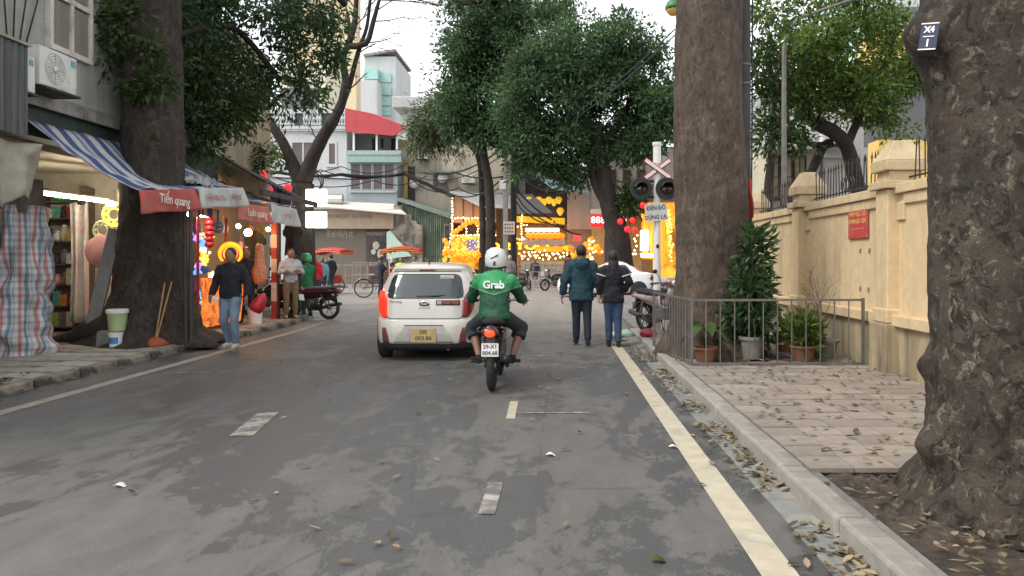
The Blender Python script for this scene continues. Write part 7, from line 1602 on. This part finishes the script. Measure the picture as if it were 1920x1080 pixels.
for k, (c, d, lb) in enumerate(((355, 387, 'upper blank white lit sign box on the bare tree'), (397, 427, 'lower blank white lit sign box on the bare tree'))):
    Ys = 23.2; t = thing('light_box_sign', lb, 'sign', (PX(593, Ys), Ys, PZ(d, Ys))); hgt = PZ(c, Ys)-PZ(d, Ys)
    MB().box((0, 0, hgt/2), (PX(612, Ys)-PX(573.5, Ys), .12, hgt)).obj('face', glow('light_box', (1, .97, .95), 3.), t, bevel=.03)
    MB().box((-.36, .1, hgt/2), (.3, .05, .06)).obj('bracket', IRON, t)
k = 0
for pts, r, sag, lb in (([P(430, 318, 36), P(520, 323, 38), P(640, 327, 41), P(760, 326, 45)], .09, .15, 'thick black cable bundle strung across the white house'),
    ([P(430, 312, 36), P(590, 330, 40), P(760, 322, 45)], .035, .3, 'thin black cable under the thick bundle'),
    ([P(430, 340, 36), P(600, 318, 40), P(770, 318, 45)], .03, .5, 'sagging wire in front of the shuttered windows'),
    ([P(760, 326, 45), P(800, 345, 45), P(838, 362, 45), P(850, 368, 44.6)], .12, .05, 'heavy cable bundle sloping down past the old beige house'),
    ([P(765, 318, 45), P(948, 275, 42)], .03, .8, 'upper wire from the concrete pole to the beige house'),
    ([P(765, 326, 45), P(948, 285, 42)], .03, .9, 'second wire from the concrete pole to the beige house'),
    ([P(850, 322, 45), P(948, 330, 42)], .05, .25, 'black cable to the pole at window height'),
    ([P(838, 360, 45), P(948, 328, 42)], .045, .7, 'drooping cable left of the concrete pole'),
    ([P(948, 272, 42), P(1265, 55, 24)], .022, .7, 'upper of two wires rising to the right across the crowns'),
    ([P(948, 280, 42), P(1265, 66, 24)], .022, .7, 'lower of two wires rising to the right across the crowns'),
    ([P(440, 300, 34), P(640, 312, 41), P(765, 305, 45)], .025, .5, 'fine wire crossing above the grey blue window band'),
    ([P(520, 335, 36), P(700, 338, 43), P(800, 330, 45)], .028, .4, 'fine wire just below the thick bundle'),
    ([P(765, 310, 45), P(948, 268, 42)], .022, 1.1, 'topmost slack wire left of the concrete pole'),
    ([P(770, 335, 45), P(860, 352, 45), P(948, 345, 42)], .035, .5, 'looping wire in front of the stained beige wall'),
    ([P(948, 300, 42), P(1112, 330, 41)], .035, .6, 'wire from the concrete pole into the leafy tree'),
    ([P(948, 312, 42), P(1112, 345, 41)], .035, .9, 'slack wire from the concrete pole below the crown'),
    ([P(965, 350, 42), P(1035, 412, 43), P(1090, 440, 43)], .05, .2, 'dark cable hanging over the grey awning'),
    ([P(965, 360, 42), P(1000, 400, 42), P(1060, 425, 43)], .04, .2, 'second dark cable over the grey awning'),
    ([P(965, 372, 42), P(990, 402, 42), P(1030, 418, 43)], .04, .15, 'short dark cable over the grey awning')):
    cable('cable', [tuple(p) for p in pts], r, CABLE, lb, sag=sag)
for kk in range(3):
    c_ = P(585, 345-3*kk, 24.5); mb = MB().torus(tuple(c_), .28+.05*kk, .018, 24, 5, 'y'); one('cable_coil', mb, CABLE, ['black cable coil hanging on the bare tree', 'second loop of cable behind the coil on the bare tree', 'largest outer loop of cable on the bare tree'][kk], 'cable', smooth=True)

# trees at the crossing
YB = 24.
b_ = lambda px, py, dy=0: tuple(P(px, py, YB+dy))
limbs = [([(PX(572, YB), YB, 0), b_(570, 480), b_(567, 400), b_(567, 345)], [.42, .37, .36, .36]),
  ([b_(566, 350), b_(585, 300), b_(607, 255), b_(628, 222)], [.3, .23, .21, .19]), ([b_(566, 352), b_(552, 315), b_(532, 270), b_(505, 228)], [.26, .2, .16, .13]), ([b_(505, 228), b_(480, 190, .3), b_(470, 130, .5)], [.16, .1, .06]),
  ([b_(624, 230), b_(642, 190), b_(648, 150), b_(643, 110), b_(652, 84)], [.18, .15, .13, .11, .1]), ([b_(630, 218), b_(652, 170, .2), b_(668, 110, .2), b_(676, 86, .2)], [.13, .09, .08, .07]),
  ([b_(652, 86), b_(664, 50), b_(668, 0), b_(670, -60)], [.11, .09, .07, .05]), ([b_(652, 86), b_(686, 82), b_(700, 40), b_(714, -10), b_(730, -60)], [.11, .09, .07, .05, .03]), ([b_(676, 84), b_(688, 50, .3), b_(694, 0, .3), b_(700, -50)], [.07, .06, .05, .03]),
  ([b_(655, 80), b_(654, 40), b_(648, 10)], [.06, .05, .02])]
tree_from('bare_tree', 'forked tree with bare upper branches beside the lit sign boxes', (PX(572, YB), YB, 0), limbs, None, 0, 0, 0, 0, 0, None, BARK_DARK)
bt = bpy.data.objects['bare_tree']
mb = MB(); g = random.Random(8)
def twig2(p, d, L, r, lv):
    q2 = p+d*L+Vector((0, 0, .05)); mid = p.lerp(q2, .5)+Vector((g.uniform(-.06, .06), g.uniform(-.06, .06), g.uniform(-.05, .05)))*L; mb.tube([p, mid, q2], [r, r*.8, r*.55], 4)
    if lv:
        for _ in range(g.choice((2, 3))): twig2(p.lerp(q2, g.uniform(.3, 1)), (d+Vector((g.uniform(-.8, .8), g.uniform(-.7, .7), g.uniform(-.5, .5)))).normalized(), L*g.uniform(.5, .8), r*.6, lv-1)
for (px, py, dx, dz, L) in ((700, 40, 1, .1, 1.0), (714, 0, 1, -.1, 1.1), (690, 80, 1, .15, .8), (706, 20, .8, .5, .9), (668, 20, -.6, .8, .7), (694, 10, .7, .6, .8), (730, -40, 1, -.2, 1.2), (720, -20, 1, -.3, 1.3), (664, 50, .6, .5, .6), (645, 110, -.6, .5, .5), (672, 100, .8, .4, .6), (652, 170, .7, .5, .5), (600, 268, -.5, .8, .6), (532, 268, -.3, .9, .6), (735, -20, 1, -.4, 1.6), (740, -40, 1, -.35, 2.0)):
    twig2(Vector(b_(px, py)), Vector((dx, 0, dz)).normalized(), L, .022, 3)
mb.xf(Matrix.Translation((-PX(572, YB), -YB, 0))); o = mb.obj('twig', BARK_DARK, bt); o['kind'] = 'stuff'
p_, d_ = clumps([(tuple(Vector(b_(525, 300))-Vector((PX(572, YB), YB, 0))), (.4, .3, .35)), (tuple(Vector(b_(505, 280))-Vector((PX(572, YB), YB, 0))), (.3, .3, .4)), (tuple(Vector(b_(470, 320))-Vector((PX(572, YB), YB, 0))), (.6, .3, .5))], 60, 12, .12, .2, .6, 31); leafmesh('shoots', p_, d_, .2, .03, LEAF_Y, bt)['kind'] = 'stuff'

YA = 34.; a_ = lambda px, py, dy=0: tuple(P(px, py, YA+dy))
tree_from('leafy_tree', 'large dark green tree with a leaning trunk behind the white sedan', (PX(1162, YA), YA, 0),
  [([(PX(1162, YA), YA, 0), a_(1160, 490), a_(1155, 430), a_(1143, 390), a_(1133, 330), a_(1122, 280), a_(1115, 230)], [.85, .66, .55, .42, .38, .33, .25]), ([a_(1145, 395), a_(1118, 350), a_(1105, 300), a_(1098, 250)], [.26, .2, .17, .12]), ([a_(1125, 290), a_(1160, 230), a_(1190, 170)], [.2, .15, .08]), ([a_(1118, 250), a_(1080, 190), a_(1060, 130)], [.2, .14, .08])],
  [(a_(1010, 200), (1.7, 1.7, 2.0)), (a_(1060, 130), (2., 1.8, 1.8)), (a_(1120, 100), (1.8, 1.8, 1.5)), (a_(1180, 110), (1.5, 1.6, 1.6)), (a_(1205, 190), (1.4, 1.5, 1.6)), (a_(1130, 200), (2.0, 1.8, 1.7)), (a_(1215, 250), (1.2, 1.3, .9)), (a_(1040, 265), (1.4, 1.4, 1.1)), (a_(1160, 270), (1.3, 1.3, .8)), (a_(985, 255), (.9, 1., .9)), (a_(1090, 300), (.9, .9, .7)), (a_(1040, 320), (.8, .8, .6)), (a_(980, 300), (.8, .8, .6)), (a_(1235, 220), (1., 1., 1.2)), (a_(1230, 290), (.8, .8, .7)), (a_(1010, 120), (1.2, 1.2, 1.2)), (a_(975, 170), (1., 1., 1.3)), (a_(965, 235), (.9, .9, 1.))],
  1900, 26, .19, .25, .047, LEAF_D, BARK_DARK, .45, .3, 41, tuft=(250, .62))
p_, d_ = clumps([(tuple(Vector(a_(1180, 385))-Vector((PX(1162, YA), YA, 0))), (.7, .5, .5)), (tuple(Vector(a_(1190, 360))-Vector((PX(1162, YA), YA, 0))), (.6, .5, .4))], 60, 16, .18, .2, .5, 43); leafmesh('shoots', p_, d_, .3, .045, LEAF_M, bpy.data.objects['leafy_tree'])['kind'] = 'stuff'
YC = 41.5; e_ = lambda px, py, dy=0: tuple(P(px, py, YC+dy))
tree_from('leafy_tree', 'tall dark tree beside the concrete pole with crown reaching the top', (PX(918, YC), YC, 0),
  [([(PX(918, YC), YC, 0), e_(920, 450), e_(917, 350), e_(905, 270), e_(915, 180), e_(930, 80)], [.36, .28, .25, .23, .2, .12]), ([e_(905, 290), e_(870, 255), e_(830, 240)], [.14, .1, .05]), ([e_(910, 230), e_(960, 150), e_(990, 60)], [.16, .12, .06])],
  [(e_(900, 60), (1.9, 1.8, 2.0)), (e_(925, 10), (1.7, 1.7, 1.6)), (e_(1010, 20), (2., 1.8, 1.5)), (e_(890, 150), (1.6, 1.7, 2.0)), (e_(940, 130), (1.8, 1.8, 2.2)), (e_(860, 200), (1.1, 1.2, 1.1)), (e_(915, 225), (1.1, 1.2, 1.0)), (e_(1000, 80), (1.8, 1.8, 1.8)), (e_(905, -40), (1.6, 1.6, 1.4)), (e_(865, 150), (1., 1.1, 1.3)), (e_(960, 230), (1.3, 1.3, 1.2)), (e_(880, 245), (.9, .9, .6))],
  1700, 26, .22, .28, .052, LEAF_D, BARK_DARK, .45, .3, 42, tuft=(240, .72))
tree_from('leafy_tree', 'pale feathery green tree drooping over the old beige wall', (PX(900, 44), 44, 0),
  [([(PX(905, 44), 44, 0), tuple(P(902, 330, 44)), tuple(P(880, 270, 44)), tuple(P(830, 230, 44))], [.25, .2, .14, .06])],
  [(tuple(P(810, 235, 44)), (1.4, 1., 1.5)), (tuple(P(790, 265, 44)), (.9, .8, 1.0)), (tuple(P(840, 195, 44)), (1.3, 1., 1.1)), (tuple(P(850, 265, 44)), (1., .8, .8))], 260, 22, .28, .34, .035, LEAF_P, BARK_DARK, .2, .9, 44)
# ------------------------------------------------------------------ fallen leaves and litter
g = np.random.default_rng(5)
def litter(name, label, pts, L, Wd, z):
    n = len(pts); c = np.column_stack([pts, np.full(n, z)+g.uniform(0, .012, n)]); a = g.uniform(0, 2*math.pi, n)
    d = np.column_stack([np.cos(a), np.sin(a), g.uniform(-.05, .28, n)])
    s_ = np.column_stack([-np.sin(a), np.cos(a), g.uniform(-.25, .25, n)])
    l = (L*g.uniform(.5, 1.3, n))[:, None]; w_ = (Wd*g.uniform(.6, 1.3, n))[:, None]; up = np.array([0, 0, 1.])
    V = np.stack([c, c+d*l*.25+s_*w_*.8+up*w_*.3, c+d*l*.65+s_*w_*.8+up*w_*.35, c+d*l+up*l*.08, c+d*l*.65-s_*w_*.8+up*w_*.35, c+d*l*.25-s_*w_*.8+up*w_*.3], 1).reshape(-1, 3)
    me = bpy.data.meshes.new(name); F = []
    for i in range(n): k = 6*i; F += [(k, k+1, k+2, k+3), (k, k+3, k+4, k+5)]
    me.from_pydata(V.tolist(), [], F); me.materials.append(LITTER)
    return tag(put(name, me), label, 'leaves', kind='stuff')
N = 1050
y = 1.2+13*g.uniform(0, 1, N)**1.2; x = 1.5-np.abs(g.normal(0, .13, N)); pile = np.sin(y*2.3)+np.sin(y*5.1+1) > -.7
litter('leaf_litter', 'drift of dry brown leaves lying in the kerb gutter', np.column_stack([x, y])[pile], .07, .019, .012)
N = 420; litter('leaf_litter', 'dry leaves scattered over the tiled pavement', np.column_stack([g.uniform(1.75, 4.1, N), 4.9+7*g.uniform(0, 1, N)]), .08, .022, .126)
N = 240; litter('leaf_litter', 'leaves lying on the soil of the tree pit', np.column_stack([g.uniform(1.75, 2.4, N), g.uniform(1.2, 4.8, N)]), .07, .018, .11)
N = 80; litter('leaf_litter', 'few leaves scattered on the asphalt', np.column_stack([g.uniform(-5, 1.2, N)*g.uniform(.2, 1, N), 3+9*g.uniform(0, 1, N)]), .07, .02, .008)
N = 160; litter('leaf_litter', 'rubbish and leaves along the dirty left kerb', np.column_stack([-5.98+g.normal(0, .07, N), g.uniform(6, 17, N)]), .07, .025, .012)
N = 70; litter('leaf_litter', 'small heap of leaves and scraps on the left pavement', np.column_stack([-6.35+g.normal(0, .12, N), 8.35+g.normal(0, .22, N)]), .09, .035, .12)
WP = M('paper_scrap', (.7, .69, .66), .7)
for k, (px, py, lb) in enumerate(((1263, 840, 'white paper scrap lying beside the edge line'), (225, 913, 'small white scrap on the asphalt at the left'), (1235, 1054, 'pale green leaf on the asphalt near the bottom edge'), (1033, 855, 'tiny white scrap right of the parking mark'))):
    Y = GY(py); mb = MB().grid(lambda u, v: (PX(px, Y)+(u-.5)*.07, Y+(v-.5)*.06*(1-abs(u-.5)), .012+.012*math.sin(u*4)), 4, 3); one('litter_scrap', mb, WP if k != 2 else LEAF_Y, lb, 'litter', solid=.002)
mb = MB().ell((0, 0, .07), (.22, .16, .09), 14, 8); mb.v = [(x+.03*noise.noise(Vector((x, y_, z))*14), y_, max(0, z+.03*noise.noise(Vector((x, y_, z))*11))) for x, y_, z in mb.v]
mb.xf(Matrix.Translation((PX(1168, 14.2), 14.2, .01))); one('rubbish_bag', mb, M('bag_green', (.35, .55, .42), .45, var=.2), 'pale green plastic bag lying at the kerb near the signal', 'bag', smooth=True)
mb = MB().ell((0, 0, .08), (.16, .14, .09), 14, 8).xf(Matrix.Translation((PX(1213, 13.6), 13.4, .1))); one('rubbish_bag', mb, M('bag_crimson', (.3, .02, .05), .5, var=.3), 'crimson bag on the kerb under the parked motorbike', 'bag', smooth=True)
g2 = random.Random(2)
for k in range(7):
    mb = MB().box((1.45+g2.uniform(-.3, .25), 12.9+.2*k, .03), (.42, .14, .035), rz=g2.uniform(-.7, .7), rx=g2.uniform(-.05, .1)); one('loose_plank', mb, M('plank_pale', (.38, .33, .27), .85, var=.2, rnd=.3), 'broken pale board lying at the kerb by the signal post', 'plank', 'broken boards by the signal')
finish()
